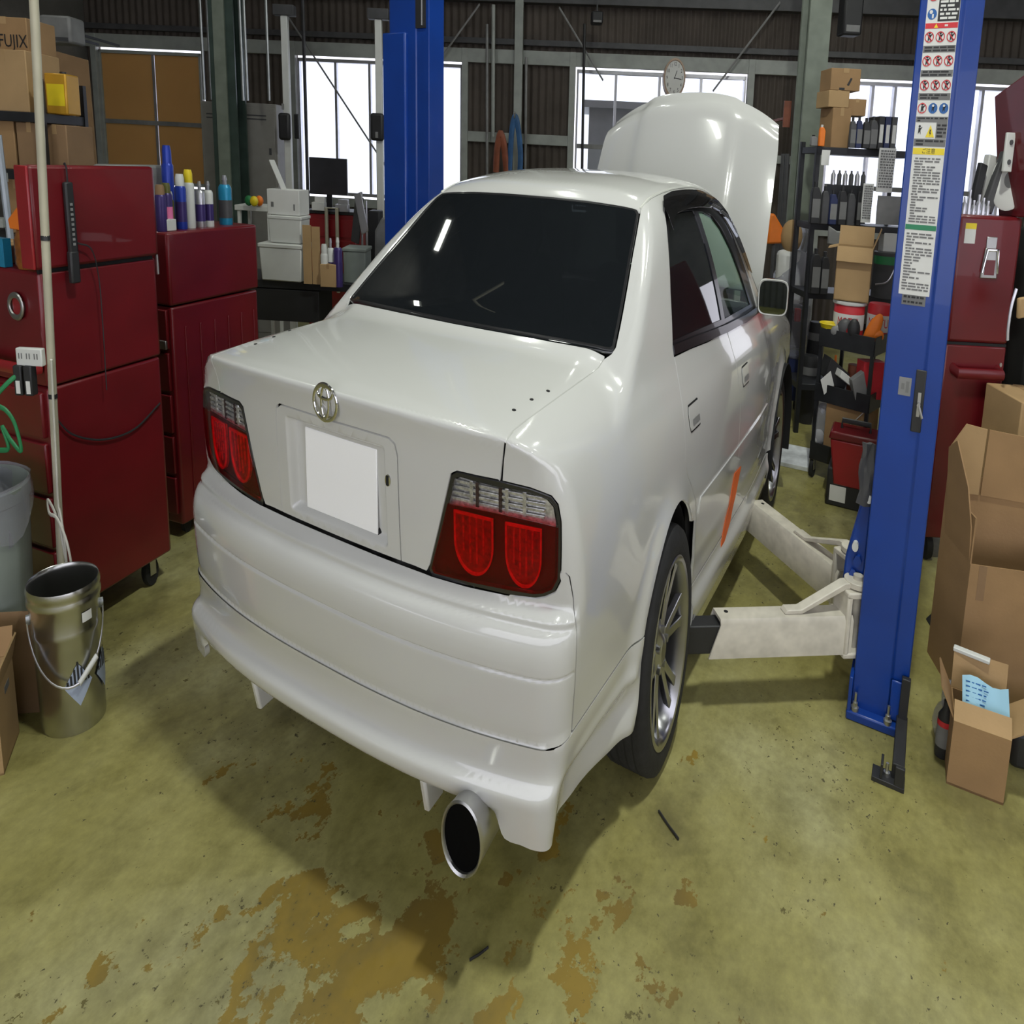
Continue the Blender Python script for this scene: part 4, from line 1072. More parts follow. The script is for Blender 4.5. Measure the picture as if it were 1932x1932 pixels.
def arm(label, p0, p1, z0, z1, w=.055, black=.22):
    p0 = np.array(p0); p1 = np.array(p1); d = p1 - p0; ln = np.linalg.norm(d); M = rotz(math.degrees(math.atan2(d[1], d[0])))
    base = np.array((p0[0] - 1.654, p0[1] - 1.93, 0))
    def T(): return G().at(base, M)
    h = z1 - z0
    sh = [(-w, 0), (-w, h - .012), (-w + .012, h), (w - .012, h), (w, h - .012), (w, 0), (w - .008, 0), (w - .008, h - .016), (w - .016, h - .009), (-w + .016, h - .009), (-w + .008, h - .016), (-w + .008, 0)]
    v = [(.02, y, z + z0) for y, z in sh] + [(ln + (.05 if z < .03 else 0), y, z + z0) for y, z in sh]; n = len(sh)
    caps = [(0, 1, 10, 11), (1, 2, 9, 10), (2, 3, 8, 9), (3, 4, 7, 8), (4, 5, 6, 7)]
    fs = [(i, (i+1) % n, (i+1) % n + n, i + n) for i in range(n)] + caps + [tuple(x + n for x in q[::-1]) for q in caps]
    t = rp.add('lift_arm', T().raw(v, fs), 'arm_white', smooth=30); t['label'] = label
    def sub(name, g, m, **kw): return rp.add(name, g, m, under=t, **kw)
    sub('inner_beam', T().box(ln*.5, ln + black, -w + .012, w - .012, z0 + .01, z1 - .02), 'black_plastic', bevel=.004)
    sub('pad', T().cyl((ln + black - .02, 0, z1 - .02), (ln + black - .02, 0, z1 + .015), .05, n=18), 'rubber')
    sub('pivot_fork', T().box(-.07, .06, -w - .006, w + .006, z1 + .05, z1 + .068).box(-.07, .06, -w - .006, w + .006, z0 - .012, z0 + .004).box(.035, .06, -w - .006, w + .006, z0, z1 + .06), 'arm_white', bevel=.006)
    sub('pivot_pin', T().cyl((-.02, 0, z0 - .02), (-.02, 0, z1 + .10), .022, n=14), 'arm_white')
    sub('gear_plate', T().cyl((-.02, .0, z1 + .072), (-.02, 0, z1 + .088), .062, n=26), 'arm_white', bevel=.002)
    for q in range(3):
        an = 2.0 + q*1.1; x, y = -.02 + .04*math.cos(an), .04*math.sin(an)
        sub('gear_bolt', T().cyl((x, y, z1 + .088), (x, y, z1 + .098), .009, n=6), 'steel')
    sub('stay_plate', T().prism([(.0, z1 + .072), (.03, z1 + .085), (.06, z1 + .084), (ln*.40, z1 + .012), (ln*.50, z1 + .012), (ln*.52, z1 + .001), (ln*.39, z1 + .001), (.05, z1 + .068)], -.026, .026, 'y'), 'arm_white', bevel=.003)
    sub('grease_hole', T().cyl((ln - .05, -.012, z1), (ln - .05, -.012, z1 + .0012), .010, n=10), 'black_gap')
    return t
arm('white lift arm reaching back under the rear sill', (1.500, 2.000), (.960, 1.585), .160, .268)
arm('white lift arm reaching forward under the front sill', (1.455, 2.330), (.860, 2.900), .165, .275)
rag = []
for i in range(9):
    row = []
    for j in range(5):
        row.append((.0 + .014*j + .004*math.sin(i*1.3 + j), -.012*math.sin(j*1.7 + i*.6), .0 + .17*(1 - i/8)))
    rag.append(row)
single('rag', 'dark grey rag hanging beside the right lift post', 'cloth', G().sheet(rag, .012), 'dark_grey', (1.480, 2.020, .56))

lx0, lx1 = (-1.8613, 2.6, 1.3772)[0], (-1.5108, 2.6, 1.3857)[0]
lp, lw = lift_post('blue lift post standing behind the left side of the car', lx0, lx1, 2.6, 1)
zt_ = (-1.8677, 2.58, 1.8716)[2]
lp.add('cover', G().prism([(-lw - .045, 0.02), (-lw*.05, 0.02), (-lw*.05, zt_ + .0), (-lw - .045, zt_)], -.03, .10, 'y'), 'blue_paint', bevel=.01)
zs_ = (-1.5774, 2.58, 1.8847)[2]
lp.add('cable_slot', G().box(lw*.38, lw*.86, -.004, .02, zs_, 4.0), 'black_plastic')
lp.add('cable', G().cyl((lw*.72, -.008, zs_ + .01), (lw*.72, -.008, 4.0), .006, n=6), 'silver')
lp.add('base_plate', G().box(-lw - .06, lw + .06, -.06, .34, 0, .025), 'blue_paint', bevel=.006)

# ==================================================================== left side of the bay
def carton(label, org, w, h, d=.3, rot=FACE, m='card', name='cardboard_box', tape='card_light', group=None, flaps=0, cat='box'):
    t = Thing(name, label, cat, org, rot, group)
    if flaps:
        e = .006
        t.add('walls', G().box(-w/2, w/2, 0, e, 0, h).box(-w/2, w/2, d - e, d, 0, h).box(-w/2, -w/2 + e, e, d - e, 0, h).box(w/2 - e, w/2, e, d - e, 0, h).box(-w/2, w/2, 0, d, 0, e), m)
        if flaps > 1:
            fl_ = h*.32
            for (px_, py_, M) in ((0, 0, rotx(55)), (0, d, rotx(-50))):
                t.add('flap', G().at((px_, py_, h), M).box(-w/2, w/2, -.002, .003, 0, fl_), 'card_light')
            for (px_, s) in ((-w/2, -1), (w/2, 1)):
                t.add('flap', G().at((px_, d/2, h), roty(s*48)).box(-.002, .003, -d/2 + .005, d/2 - .005, 0, fl_), 'card_light')
    else:
        t.add('body', G().box(-w/2, w/2, 0, d, 0, h), m, bevel=.004)
        t.add('tape', G().box(-w*.09, w*.09, -.001, d + .001, h*.80, h + .001), tape)
    return t
def can(label, org, h, r, body, cap, band=None, name='spray_can', capk='dome', group='spray cans on the tall red cabinet'):
    t = Thing(name, label, 'spray can', org, 0, group)
    hb = h*.76
    t.add('body', G().lathe([(0, 0), (r*.96, 0), (r, r*.1), (r, hb - r*.15), (r*.93, hb), (r*.70, hb + r*.22), (0, hb + r*.22)], 18), body)
    if band: t.add('label_band', G().lathe([(r*1.012, hb*.18), (r*1.012, hb*.66)], 18), band)
    if capk == 'dome': t.add('cap', G().lathe([(r*.80, hb + r*.1), (r*.78, h*.93), (r*.62, h), (0, h)], 16), cap)
    else: t.add('nozzle', G().cyl((0, 0, hb + r*.2), (0, 0, h*.93), r*.32, n=10).cyl((0, 0, h*.90), (0, 0, h), r*.42, r*.25, n=10), cap)
    return t

# --- big red tool cabinet with its lid up ---
A = np.array((-1.880, .115, 0)); RA = 10.2
c1 = Thing('tool_cabinet', 'dark red roller tool cabinet with raised lid at the left', 'tool cabinet', A, RA)
CD, CW = .665, .95
zsm = .743
c1.add('lower_body', G().box(-CW, 0, 0, CD, .10, zsm), 'red_paint', bevel=.012)
c1.add('upper_body', G().box(-CW, .006, -.004, CD + .004, zsm + .004, 1.050), 'red_paint', bevel=.012)
c1.add('lid', G().at((.028, 0, 1.058), roty(0)).box(-.050, 0, -.030, CD + .01, 0, .264), 'red_paint', bevel=.014)
c1.add('lid_edge', G().box(-.052, .0285, -.036, -.022, 1.060, 1.320), 'red_bright', bevel=.006)
c1.add('hinge_bar', G().cyl((.0, .0, 1.053), (.0, CD - .02, 1.053), .008, n=8), 'black_gap')
c1.add('lid_stay', G().cyl((.012, CD + .004, 1.06), (.012, CD + .006, 1.0), .008, n=8), 'steel')
for k, (z0, z1) in enumerate(((.14, .28), (.295, .435), (.45, .59), (.605, .73))):
    c1.add('drawer', G().box(-CW + .03, -.03, -.018, .01, z0, z1), 'red_paint', bevel=.006)
hb = c1.add('push_bar', G().tube([(-CW + .02, -.01, .800), (-CW + .02, -.07, .800), (-.03, -.07, .800), (-.02, -.01, .800)], .016, 10), 'red_bright')
lt = c1.add('latch', G().tube([(-.145 + .045*math.cos(a), -.016, 0.955 + .030*math.sin(a)) for a in np.linspace(0, 2*math.pi, 20, endpoint=False)], .008, 8, True), 'steel')
c1.add('latch_plate', G().box(-.175, -.115, -.012, -.003, 0.93, 0.98), 'red_bright', under=lt, bevel=.003)
for x, y in ((-.07, .09), (-.07, CD - .10), (-CW + .08, .09), (-CW + .08, CD - .1)):
    w = c1.add('castor', G().lathe([(0, -.018), (.045, -.018), (.05, -.010), (.05, .010), (.045, .018), (0, .018)], 22, (x, y, .05), 'x'), 'rubber')
    c1.add('fork', G().box(x - .026, x - .021, y - .02, y + .02, .04, .10).box(x + .021, x + .026, y - .02, y + .02, .04, .10).box(x - .03, x + .03, y - .03, y + .03, .095, .102), 'steel', under=w)
# work lamp hanging on the lid
lam = Thing('work_lamp', 'slim black work lamp hanging on the raised red lid', 'lamp', A + rotz(RA) @ np.array((.036, .150, 0)), RA)
lam.add('body', G().at((.010, 0, 1.095), roty(-1)).box(-.012, .012, -.022, .022, 0, .185), 'black_plastic', bevel=.006)
lam.add('grip', G().at((.012, -.004, 1.015), rotx(0)).box(-.014, .014, -.024, .024, 0, .085), 'black_plastic', bevel=.006)
for k in range(9): lam.add('led', G().box(.019, .0235, -.006, .006, 1.115 + .013*k, 1.122 + .013*k), 'mid_grey')
lam.add('hook', G().tube([(.008, .0, 1.275), (.008, .0, 1.315), (.0, .0, 1.327), (-.006, 0, 1.325)], .004, 6), 'black_plastic')
lam.add('cord', G().tube(smooth_path([(.016, .022, 1.12), (.020, .09, 1.10), (.006, .13, 1.02), (.004, .135, .90), (.004, .13, .70)], 6), .0028, 6), 'black_plastic')
single('hanging_cable', 'thin black cable sagging along the side of the red cabinets', 'cable',
       G().tube(smooth_path([(.012, .02, .66), (.014, .10, .60), (.015, .26, .555), (.015, .45, .55), (.014, .63, .60)], 8), .0035, 6), 'black_plastic', A, RA)

# --- second red cabinet behind it ---
B0 = np.array((-2.315, 1.060, 0)); RB = 10
zB = 1.100
c2 = Thing('tool_cabinet', 'tall dark red tool cabinet carrying a row of spray cans', 'tool cabinet', B0, RB)
BL_ = .78
c2.add('body', G().box(-.62, 0, 0, BL_, .06, zB - .255), 'red_paint', bevel=.012)
c2.add('top_chest', G().box(-.63, .008, -.01, BL_ + .01, zB - .25, zB), 'red_paint', bevel=.014)
for k in range(6): c2.add('rib', G().box(-.002, .005, (.10 + .125*k), (.115 + .125*k), .10, zB - .33), 'red_paint', bevel=.002)
for k in range(5): c2.add('drawer', G().box(-.60, -.03, -.016, .01, .10 + .15*k, .235 + .15*k), 'red_paint', bevel=.005)
c2.add('grip', G().box(-.20, -.03, -.03, -.01, zB - .40, zB - .37), 'steel', bevel=.004)
for y in (.1, BL_ - .1):
    for x in (-.08, -.54): c2.add('castor', G().lathe([(0, -.016), (.03, -.016), (.03, .016), (0, .016)], 16, (x, y, .03), 'x'), 'rubber')
# cans on top of it
def on_c2(y, x=-.1): return tuple(B0 + rotz(RB) @ np.array((x, y, 0)) + np.array((0, 0, zB)))
can('purple spray can with a brown cap beside the raised red lid', on_c2(0.034, -.07), .155, .034, 'can_purple', 'card_dark')
can('purple spray can with a pink label and green-white cap', on_c2(0.099, -.09), .160, .034, 'can_purple', 'can_olive', 'pink')
can('short olive spray can between two purple ones', on_c2(0.146, -.12), .130, .030, 'can_olive', 'white_plastic')
can('blue spray can with a white cap in the row', on_c2(0.211, -.09), .190, .034, 'can_blue', 'white_plastic', 'can_purple')
can('white spray can with a yellow cap', on_c2(0.291, -.10), .205, .034, 'white_plastic', 'yellow_plastic')
can('tall plain blue can standing behind the row', on_c2(0.322, -.30), .285, .036, 'can_blue', 'can_blue')
can('silver spray can with a purple shoulder left of the thin one', on_c2(0.372, -.09), .165, .032, 'silver', 'silver', 'can_purple', capk='n')
can('thin silver and purple spray can, last of the tight row', on_c2(0.446, -.09), .165, .030, 'white_plastic', 'silver', 'can_purple', capk='n')
can('light blue spray can standing apart at the cabinet end', on_c2(0.632, -.12), .185, .044, 'can_cyan', 'silver', 'dark_grey', capk='n')
carton('small white carton in front of the purple cans', on_c2(0.077, -.035), .075, .040, .03, RB + 88, 'white_plastic', 'carton', 'paper')
tb = Thing('tool_case', 'grey plastic tool case behind the spray cans', 'tool case', on_c2(0.223, -.42), RB + 90)
tb.add('case', G().box(-.24, .24, 0, .14, 0, .21), 'mid_grey', bevel=.015); tb.add('case_handle', G().tube([(-.06, -.005, .17), (-.06, -.03, .17), (.06, -.03, .17), (.06, -.005, .17)], .008, 8), 'black_plastic')
single('parts_tray', 'red steel tray standing on edge behind the grey tool case', 'tray', G().box(-.22, .22, 0, .02, 0, .20).box(-.22, .22, -.03, 0, 0, .012), 'red_paint', on_c2(0.124, -.62), RB + 90, bevel=.004)

# --- cream conduit pole with sockets and cables ---
q0 = np.array((-1.8877, 0.0953, 0)); q1 = np.array((-1.4115, -0.0361, 1.7223))
pole = Thing('conduit_pole', 'cream conduit pole standing before the red cabinet', 'pole', q0)
def pp(t): return (q1 - q0)*t
pole.add('pipe', G().cyl(pp(0), pp(1.22), .0165, n=14), 'cream_pipe')
tz = lambda z: z/(q1 - q0)[2]
ob = pole.add('socket_box', G().at(pp(tz(.865)) + np.array((-.020, -.02, 0)), rotz(FACE)).box(-.105, .01, -.03, .0, -.022, .022), 'white_plastic', bevel=.004)
for k in range(3): pole.add('socket', G().at(pp(tz(.865)) + np.array((-.020, -.02, 0)), rotz(FACE)).box(-.092 + .034*k, -.088 + .034*k, -.0315, -.029, -.004, .010).box(-.080 + .034*k, -.076 + .034*k, -.0315, -.029, -.004, .010), 'print_grey', under=ob)
for k in range(2):
    g = G().at(pp(tz(.800)) + np.array((-.020, -.028, 0)), rotz(FACE)).box(-.098 + .045*k, -.062 + .045*k, -.05, -.01, -.03, .045)
    pl_ = pole.add('plug_adapter', g, 'black_plastic', bevel=.004)
    pole.add('plug_label', G().at(pp(tz(.800)) + np.array((-.020, -.028, 0)), rotz(FACE)).box(-.088 + .045*k, -.070 + .045*k, -.0515, -.049, -.024, .008), 'paper', under=pl_)
for z in (1.16, .76):
    pole.add('cable_tie', G().at(pp(tz(z))).lathe([(.0185, -.006), (.0185, .006)], 14), 'black_plastic')
wc = [pp(tz(z)) + np.array((.024, -.012, 0)) for z in (.86, .80, .70, .56, .47)]
lp0 = wc[-1]
loopc = [lp0 + np.array(d) for d in ((.0, 0, -.06), (-.03, -.01, -.02), (-.05, -.02, .0), (-.045, -.02, -.035), (.0, -.01, -.045), (.045, 0, -.10), (.06, .005, -.17), (.045, 0, -.20), (.028, 0, -.16), (.0, 0, -.08), (.005, 0, -.02), (.028, 0, -.10), (.03, 0, -.19), (.018, .0, -.30), (.012, 0, -.42))]
single('white_cable', 'looped white cable tied to the cream pole', 'cable', G().tube(smooth_path(wc + loopc, 6), .0052, 8), 'white_cord', q0)
gp = [np.array(p) for p in ((-1.7366, -0.0521, 0.8243), (-1.7458, -0.0922, 0.8113), (-1.7716, -0.1304, 0.7844), (-1.793, -0.166, 0.758))]
single('green_cord', 'green power cord running from the socket to the left', 'cord', G().tube(smooth_path([p - gp[0] for p in gp], 6), .007, 8), 'green_cord', gp[0])
gc = [np.array(p) for p in ((-1.789, -0.1405, 0.748), (-1.7546, -0.1204, 0.736), (-1.727, -0.1043, 0.7036), (-1.7121, -0.0956, 0.6368), (-1.749, -0.1172, 0.6625), (-1.7767, -0.1333, 0.6951), (-1.7601, -0.1237, 0.6418), (-1.8019, -0.1481, 0.6335))]
single('cord_coil', 'coil of green cord hanging above the grey bin', 'cord', G().tube(smooth_path([p - gc[0] for p in gc], 6), .007, 8), 'green_cord', gc[0])

# --- jar, orange scoop and boxes on the front of the cabinet ---
ztop = 1.050
def on_c1(x, y): return tuple(A + rotz(RA) @ np.array((x, y, 0)) + np.array((0, 0, ztop + .001)))
jr = Thing('jar', 'amber glass jar standing on the red cabinet beside the pole', 'jar', on_c1(-.125, .06))
jr.add('glass', G().lathe([(0, 0), (.052, 0), (.060, .012), (.060, .075), (.050, .092), (.046, .10), (0, .10)], 22), 'amber')
sc = Thing('funnel', 'orange plastic funnel resting on the amber jar', 'funnel', on_c1(-.125, .06))
sc.add('cone', G().prism([(-.075, .100), (-.085, .125), (.045, .175), (.055, .172), (.055, .105), (.04, .101)], -.045, .05, 'y'), 'orange', bevel=.01)
carton('tan carton at the left edge on the red cabinet', on_c1(-.42, .05), .22, .05, .2, RA, 'card')
single('blue_pack', 'blue and grey plastic pack at the left edge', 'pack', G().box(-.05, .05, 0, .04, 0, .075).box(-.045, .045, -.002, 0, .03, .06), 'can_cyan', on_c1(-.27, -.0), RA, bevel=.006)

# --- grey bin with a bag, pail, boxes on the floor ---
bn = Thing('waste_bin', 'dirty grey plastic bin lined with a pale bag', 'bin', (-1.9121, -0.2129, 0))
bn.add('tub', G().lathe([(0, .0), (.165, .0), (.175, .02), (.205, .50), (.212, .505), (.214, .54), (.205, .545), (.198, .53), (.17, .03), (0, .03)], 36), 'grey_plastic')
bag = G(); pr = []
v = []; f = []; n = 30
for i, (r, z) in enumerate(((.195, .40), (.20, .53), (.213, .552), (.219, .53), (.222, .46))):
    for k in range(n):
        a = 2*math.pi*k/n; w = 1 + .018*math.sin(5*a + i) + .012*math.sin(9*a - 2*i); dz = (-.05*math.sin(3*a + 1) if i == 4 else 0)
        v.append((r*w*math.cos(a), r*w*math.sin(a), z + dz))
for i in range(4):
    for k in range(n): f.append((i*n + k, i*n + (k+1) % n, (i+1)*n + (k+1) % n, (i+1)*n + k))
bag.raw(v, f); bn.add('liner_bag', bag, 'film')
cr_ = [[(.10 + .04*j + .01*math.sin(i*2.), -.13 + .02*math.sin(i + j), .50 + .05*i + .02*math.sin(j*2. + i)) for j in range(4)] for i in range(4)]
bn.add('bag_tail', G().sheet(cr_, .004), 'film', smooth=60)
bn.add('crumpled_bag', G().ball((-.02, 0, .49), (.15, .15, .06)), 'film')

pa = Thing('metal_pail', 'open bare metal pail with a bail handle on the floor', 'pail', (-1.4119, -0.1142, 0), 63)
PR, PH = .135, .365
prof = [(0, .0), (.122, .0), (.124, .006), (.128, .24), (.1305, .245), (.1315, .252), (.1305, .259), (.129, .262), (.1335, .316), (.1385, .322), (.139, .330), (.135, .336), (.134, .342), (.139, .349), (.1385, .357), (.134, PH), (.130, PH - .002), (.128, .350), (.126, .26), (.119, .01), (0, .01)]
pa.add('shell', G().lathe(prof, 44), 'pail_metal' if 'pail_metal' in MATS else 'galv', smooth=45)
for s in (-1, 1): pa.add('ear', G().cyl((s*.129, -.01, .285), (s*.142, -.01, .285), .013, n=12), 'galv')
bh = [(.138*math.cos(a), 0, .285 - .150*math.sin(a)) for a in np.linspace(0, math.pi, 22)]
bh = [(p[0], -math.sqrt(max(0, .142**2 - p[0]**2)) - .004, p[2]) for p in bh]
hd = pa.add('bail_handle', G().tube(bh, .0032, 8), 'silver')
pa.add('hand_grip', G().cyl(np.array(bh[5]) + [0, -.003, 0], np.array(bh[9]) + [0, -.003, 0], .0085, n=10), 'white_plastic', under=hd)
# hazard diamonds printed on the pail: pale lozenge, striped upper half
def wrap(poly, R_, a0, zc):   # bend a flat outline (arc metres, height) round the pail
    return [(R_*math.sin(a0 + p/R_), -R_*math.cos(a0 + p/R_), zc + q) for p, q in poly]
def bent(poly, a0, zc, R_=.1302, nx=10):
    # fill convex outline with narrow upright slices
    xs = np.linspace(min(p for p, q in poly), max(p for p, q in poly), nx + 1); g = G()
    def span(x):
        zz = []
        for (a, b), (c, d) in zip(poly, poly[1:] + poly[:1]):
            if (a - x)*(c - x) <= 0 and abs(a - c) > 1e-9: zz.append(b + (d - b)*(x - a)/(c - a))
        return (min(zz), max(zz)) if zz else (0, 0)
    pts = [(x, *span(min(max(x, xs[0] + 1e-5), xs[-1] - 1e-5))) for x in xs]
    v = []; f = []
    for x, l, h in pts: v += wrap([(x, l), (x, h)], R_, a0, zc)
    for i in range(nx): f.append((2*i, 2*i+2, 2*i+3, 2*i+1))
    return g.raw(v, f)
for a0 in (.22, 1.25):
    dm = pa.add('hazard_diamond', bent([(-.055, 0), (0, -.055), (.055, 0), (0, .055)], a0, .13), 'hazard_pale' if 'hazard_pale' in MATS else 'paper_blue', recalc=False)
    for k in range(-3, 4):
        x = k*.0135; hh = .055 - abs(x)
        if hh > .012: pa.add('hazard_stripe', bent([(x - .004, .004), (x + .004, .004), (x + .004, hh), (x - .004, hh)], a0, .13, .1308, 2), 'print_black', under=dm, recalc=False)
pa.add('paper_label', bent([(-.022, -.012), (.022, -.012), (.022, .012), (-.022, .012)], .62, .292, .1345, 6), 'paper', recalc=False)

bx = Thing('cardboard_box', 'tan cardboard box with upright flap in front of the pail', 'box', (-1.334, -0.4308, 0), 52)
w, d, h = .23, .23, .20
e = .005
bx.add('walls', G().box(-w, 0, 0, e, 0, h).box(-w, 0, d - e, d, 0, h).box(-e, 0, e, d - e, 0, h).box(-w, -w + e, e, d - e, 0, h).box(-w, 0, 0, d, 0, e), 'card_light')
bx.add('flap', G().at((0, 0, h), roty(20)).box(-.003, .003, 0, d, 0, .06), 'card_light')
bx.add('flap', G().at((0, d, h), rotx(-38)).box(-w, 0, -.003, .003, 0, .075), 'card')
bx.add('flap', G().at((-w/2, 0, h), rotx(150)).box(-w/2, w/2, -.003, .003, 0, .09), 'card_light')
bx.add('print', G().box(.0, .0012, .10, .16, .155, .172), 'print_grey')
single('brown_panel', 'brown cardboard sheet leaning between bin and box', 'cardboard', G().at((0, 0, 0), rotx(-8)).box(-.17, .10, 0, .006, 0, .26), 'card_dark', (-1.5891, -0.2091, 0), 40)

# ==================================================================== left shelf and background
def shelf_rack(label, org, w, d, levels, top, rot, m='dark_metal', name='shelf_rack', back=None):
    t = Thing(name, label, 'shelf', org, rot)
    for x in (-w/2, w/2 - .04):
        for y in (0, d - .04):
            t.add('upright', G().box(x, x + .04, y, y + .004, 0, top).box(x if x < 0 else x + .036, x + .004 if x < 0 else x + .04, y, y + .04, 0, top), m)
    for z in levels:
        t.add('shelf_board', G().box(-w/2 + .005, w/2 - .005, .005, d - .005, z - .035, z), m, bevel=.003)
    return t
DL = 4.75
zs1 = (-3.4532, 0.9147, 1.4751)[2]; zs2 = (-3.4815, 0.8982, 1.2678)[2]; zs3 = (-3.5139, 0.8793, 1.0299)[2]
so = (-3.6189, 0.818, 0.7182)
def LS(t): return (t[0], t[1])
rk = shelf_rack('black steel rack loaded with cardboard boxes at the far left', (so[0], so[1], 0), .52, .5, (.30, zs3, zs2, zs1), zs1 + .12, 30)
bb = lambda t: t
o, w, h = bb(((-3.6617, 0.8509, 1.4931), 0.3346, 0.2168)); carton('tan carton with a strip of tape on the top shelf of the left rack', (o[0], o[1], zs1), w, h, .35, 30, 'card_light', group='boxes on the left rack')
o, w, h = bb(((-3.8011, 0.9433, 1.7177), 0.3309, 0.1236)); fj = carton('big tan carton printed FUJIX lying on top of the taped one', (o[0], o[1], zs1 + ((-3.6617, 0.8509, 1.4931), 0.3346, 0.2168)[-1] + .001), w, h, .30, 30, 'card', group='boxes on the left rack')
lg = G(); lettering(lg, 'FUJIX', .066, (w*.20, -.002, h*.30), sx=1.25); fj.add('print', lg, 'print_black')
o, w, h = bb(((-3.4669, 1.0804, 1.4826), 0.1426, 0.1559)); yt = Thing('oil_tin', 'yellow oil tin at the right end of the left rack', 'tin', (o[0], o[1], zs1), 32)
yt.add('body', G().box(-w/2, w/2, 0, .16, 0, h*.95), 'yellow_tin', bevel=.008); yt.add('cap', G().cyl((w*.2, .05, h*.95), (w*.2, .05, h), .02, n=12), 'black_plastic'); yt.add('tin_label', G().box(-w*.4, w*.4, -.002, 0, h*.2, h*.7), 'yellow_plastic')
o, w, h = bb(((-3.5332, 0.9259, 1.2857), 0.1695, 0.1713)); carton('brown carton on the middle shelf of the left rack', (o[0], o[1], zs2), w, h, .3, 30, 'card_dark', group='boxes on the left rack')
o, w, h = bb(((-3.4404, 1.0379, 1.2896), 0.1605, 0.1692)); carton('brown carton beside the right upright of the left rack', (o[0], o[1], zs2), w, h, .3, 30, 'card_dark', group='boxes on the left rack')
o, w, h = bb(((-3.7142, 0.8203, 1.2796), 0.2191, 0.1828)); carton('tan carton cut by the photo edge on the middle shelf', (o[0], o[1], zs2), w, h, .3, 30, 'card', group='boxes on the left rack')
o, w, h = bb(((-3.7006, 0.8862, 1.0295), 0.0941, 0.2076)); carton('narrow tan carton on the lower shelf of the left rack', (o[0], o[1], zs3), w, h, .3, 30, 'card', group='boxes on the left rack')
o, w, h = bb(((-3.622, 0.932, 1.0323), 0.0869, 0.1782)); carton('narrow brown carton beside the pole on the lower shelf', (o[0], o[1], zs3), w, h, .3, 30, 'card_dark', group='boxes on the left rack')
hs = Thing('round_case', 'black round case on the lower left shelf', 'case', (so[0] - .30, so[1] - .14, zs3), 30); hs.add('shell', G().ball((-.05, .12, .13), (.13, .13, .13)), 'black_plastic')
o, w, h = bb(((-3.3554, 0.7981, 1.0223), 0.0483, 0.0569)); single('red_pouch', 'small red pouch hanging behind the cream pole', 'pouch', G().lathe([(0, 0), (.035, 0), (.03, .05), (.012, .07), (0, .07)], 14).cyl((0, 0, .06), (-.03, .24, zs2 - .02 - o[2]), .003, n=5), 'red_bright', o)
# grey cooler unit on the wall above
o, w, h = bb(((-5.6412, 2.2432, 1.8765), 0.2916, 0.1377)); ac = Thing('air_conditioner', 'grey wall air conditioner above the leaning cardboard', 'air conditioner', o, 30)
ac.add('body', G().box(-w/2, w/2, 0, .25, 0, h), 'mid_grey', bevel=.02); ac.add('outlet', G().box(-w*.42, w*.42, -.004, .01, h*.06, h*.2), 'dark_grey'); ac.add('bracket', G().box(-w*.4, -w*.36, .2, .9, h*.4, h*.5).box(w*.36, w*.4, .2, .9, h*.4, h*.5), 'dark_metal')
# big sheet of cardboard and aluminium bars leaning
o, w, h = bb(((-5.2042, 2.035, 1.2072), 0.569, 0.6149)); cs = G(); z0 = o[2]
cs.prism([(-w/2, -z0), (w/2 + .02, -z0), (w/2 - .03, h*.92), (-w*.25, h), (-w/2, h*1.01)], 0, .012, 'y')
single('cardboard_sheet', 'large tan cardboard sheet standing behind the left rack', 'cardboard', cs, 'card_dark', o, 30)
for k, (u0, lab) in enumerate((('a', 'thin silver bar leaning left in the pair'), ('b', 'thin silver bar leaning right in the pair'))):
    b = (((-4.7367, 1.8446, 1.6222), (-4.7392, 1.8432, 1.2202)), ((-4.7159, 1.8568, 1.5389), (-4.7075, 1.8617, 1.2213)))[k]
    p0, p1 = np.array(b[0]), np.array(b[1]); dn = (p1 - p0)/(p0[2] - p1[2])*p1[2]; p2 = p1 + dn
    single('aluminium_bar', lab, 'bar', G().cyl(p0 - p2, (0, 0, 0), .018, n=6), 'silver', p2, group='silver bars by the cardboard sheet')
# step ladder at the left edge
lo = np.array((*(-3.3162, 0.5315, 0.7701)[:2], 0))
ld = Thing('step_ladder', 'pale grey step ladder at the left edge before the rack', 'ladder', lo, 30)
for a, b in (((-3.2076, 0.5949, 1.3887), (-3.1901, 0.6051, 1.0119)), ((-3.3071, 0.5368, 1.3853), (-3.309, 0.5357, 1.0077))):
    a = np.array(a); b = np.array(b); R_ = rotz(-30)
    ld.add('rail', G().cyl(R_ @ (a - lo), R_ @ (b - lo), .02, n=8).cyl(R_ @ (b - lo), R_ @ (b - lo + (b - a)/(a[2] - b[2])*b[2]), .02, n=8), 'ladder_grey' if 'ladder_grey' in MATS else 'frame_pale')
for v in range(3):
    a, b = (((-3.3133, 0.5332, 1.2555), (-3.2046, 0.5966, 1.2592)), ((-3.3166, 0.5313, 1.1058), (-3.1992, 0.5998, 1.1045)), ((-3.3227, 0.5277, 0.9168), (-3.1987, 0.6001, 0.912)))[v]
    a = np.array(a); b = np.array(b); R_ = rotz(-30); pa_, pb_ = R_ @ (a - lo), R_ @ (b - lo)
    ld.add('tread', G().box(min(pa_[0], pb_[0]), max(pa_[0], pb_[0]), pa_[1] - .04, pa_[1] + .05, pa_[2] - .02, pa_[2] + .01), 'frame_pale')

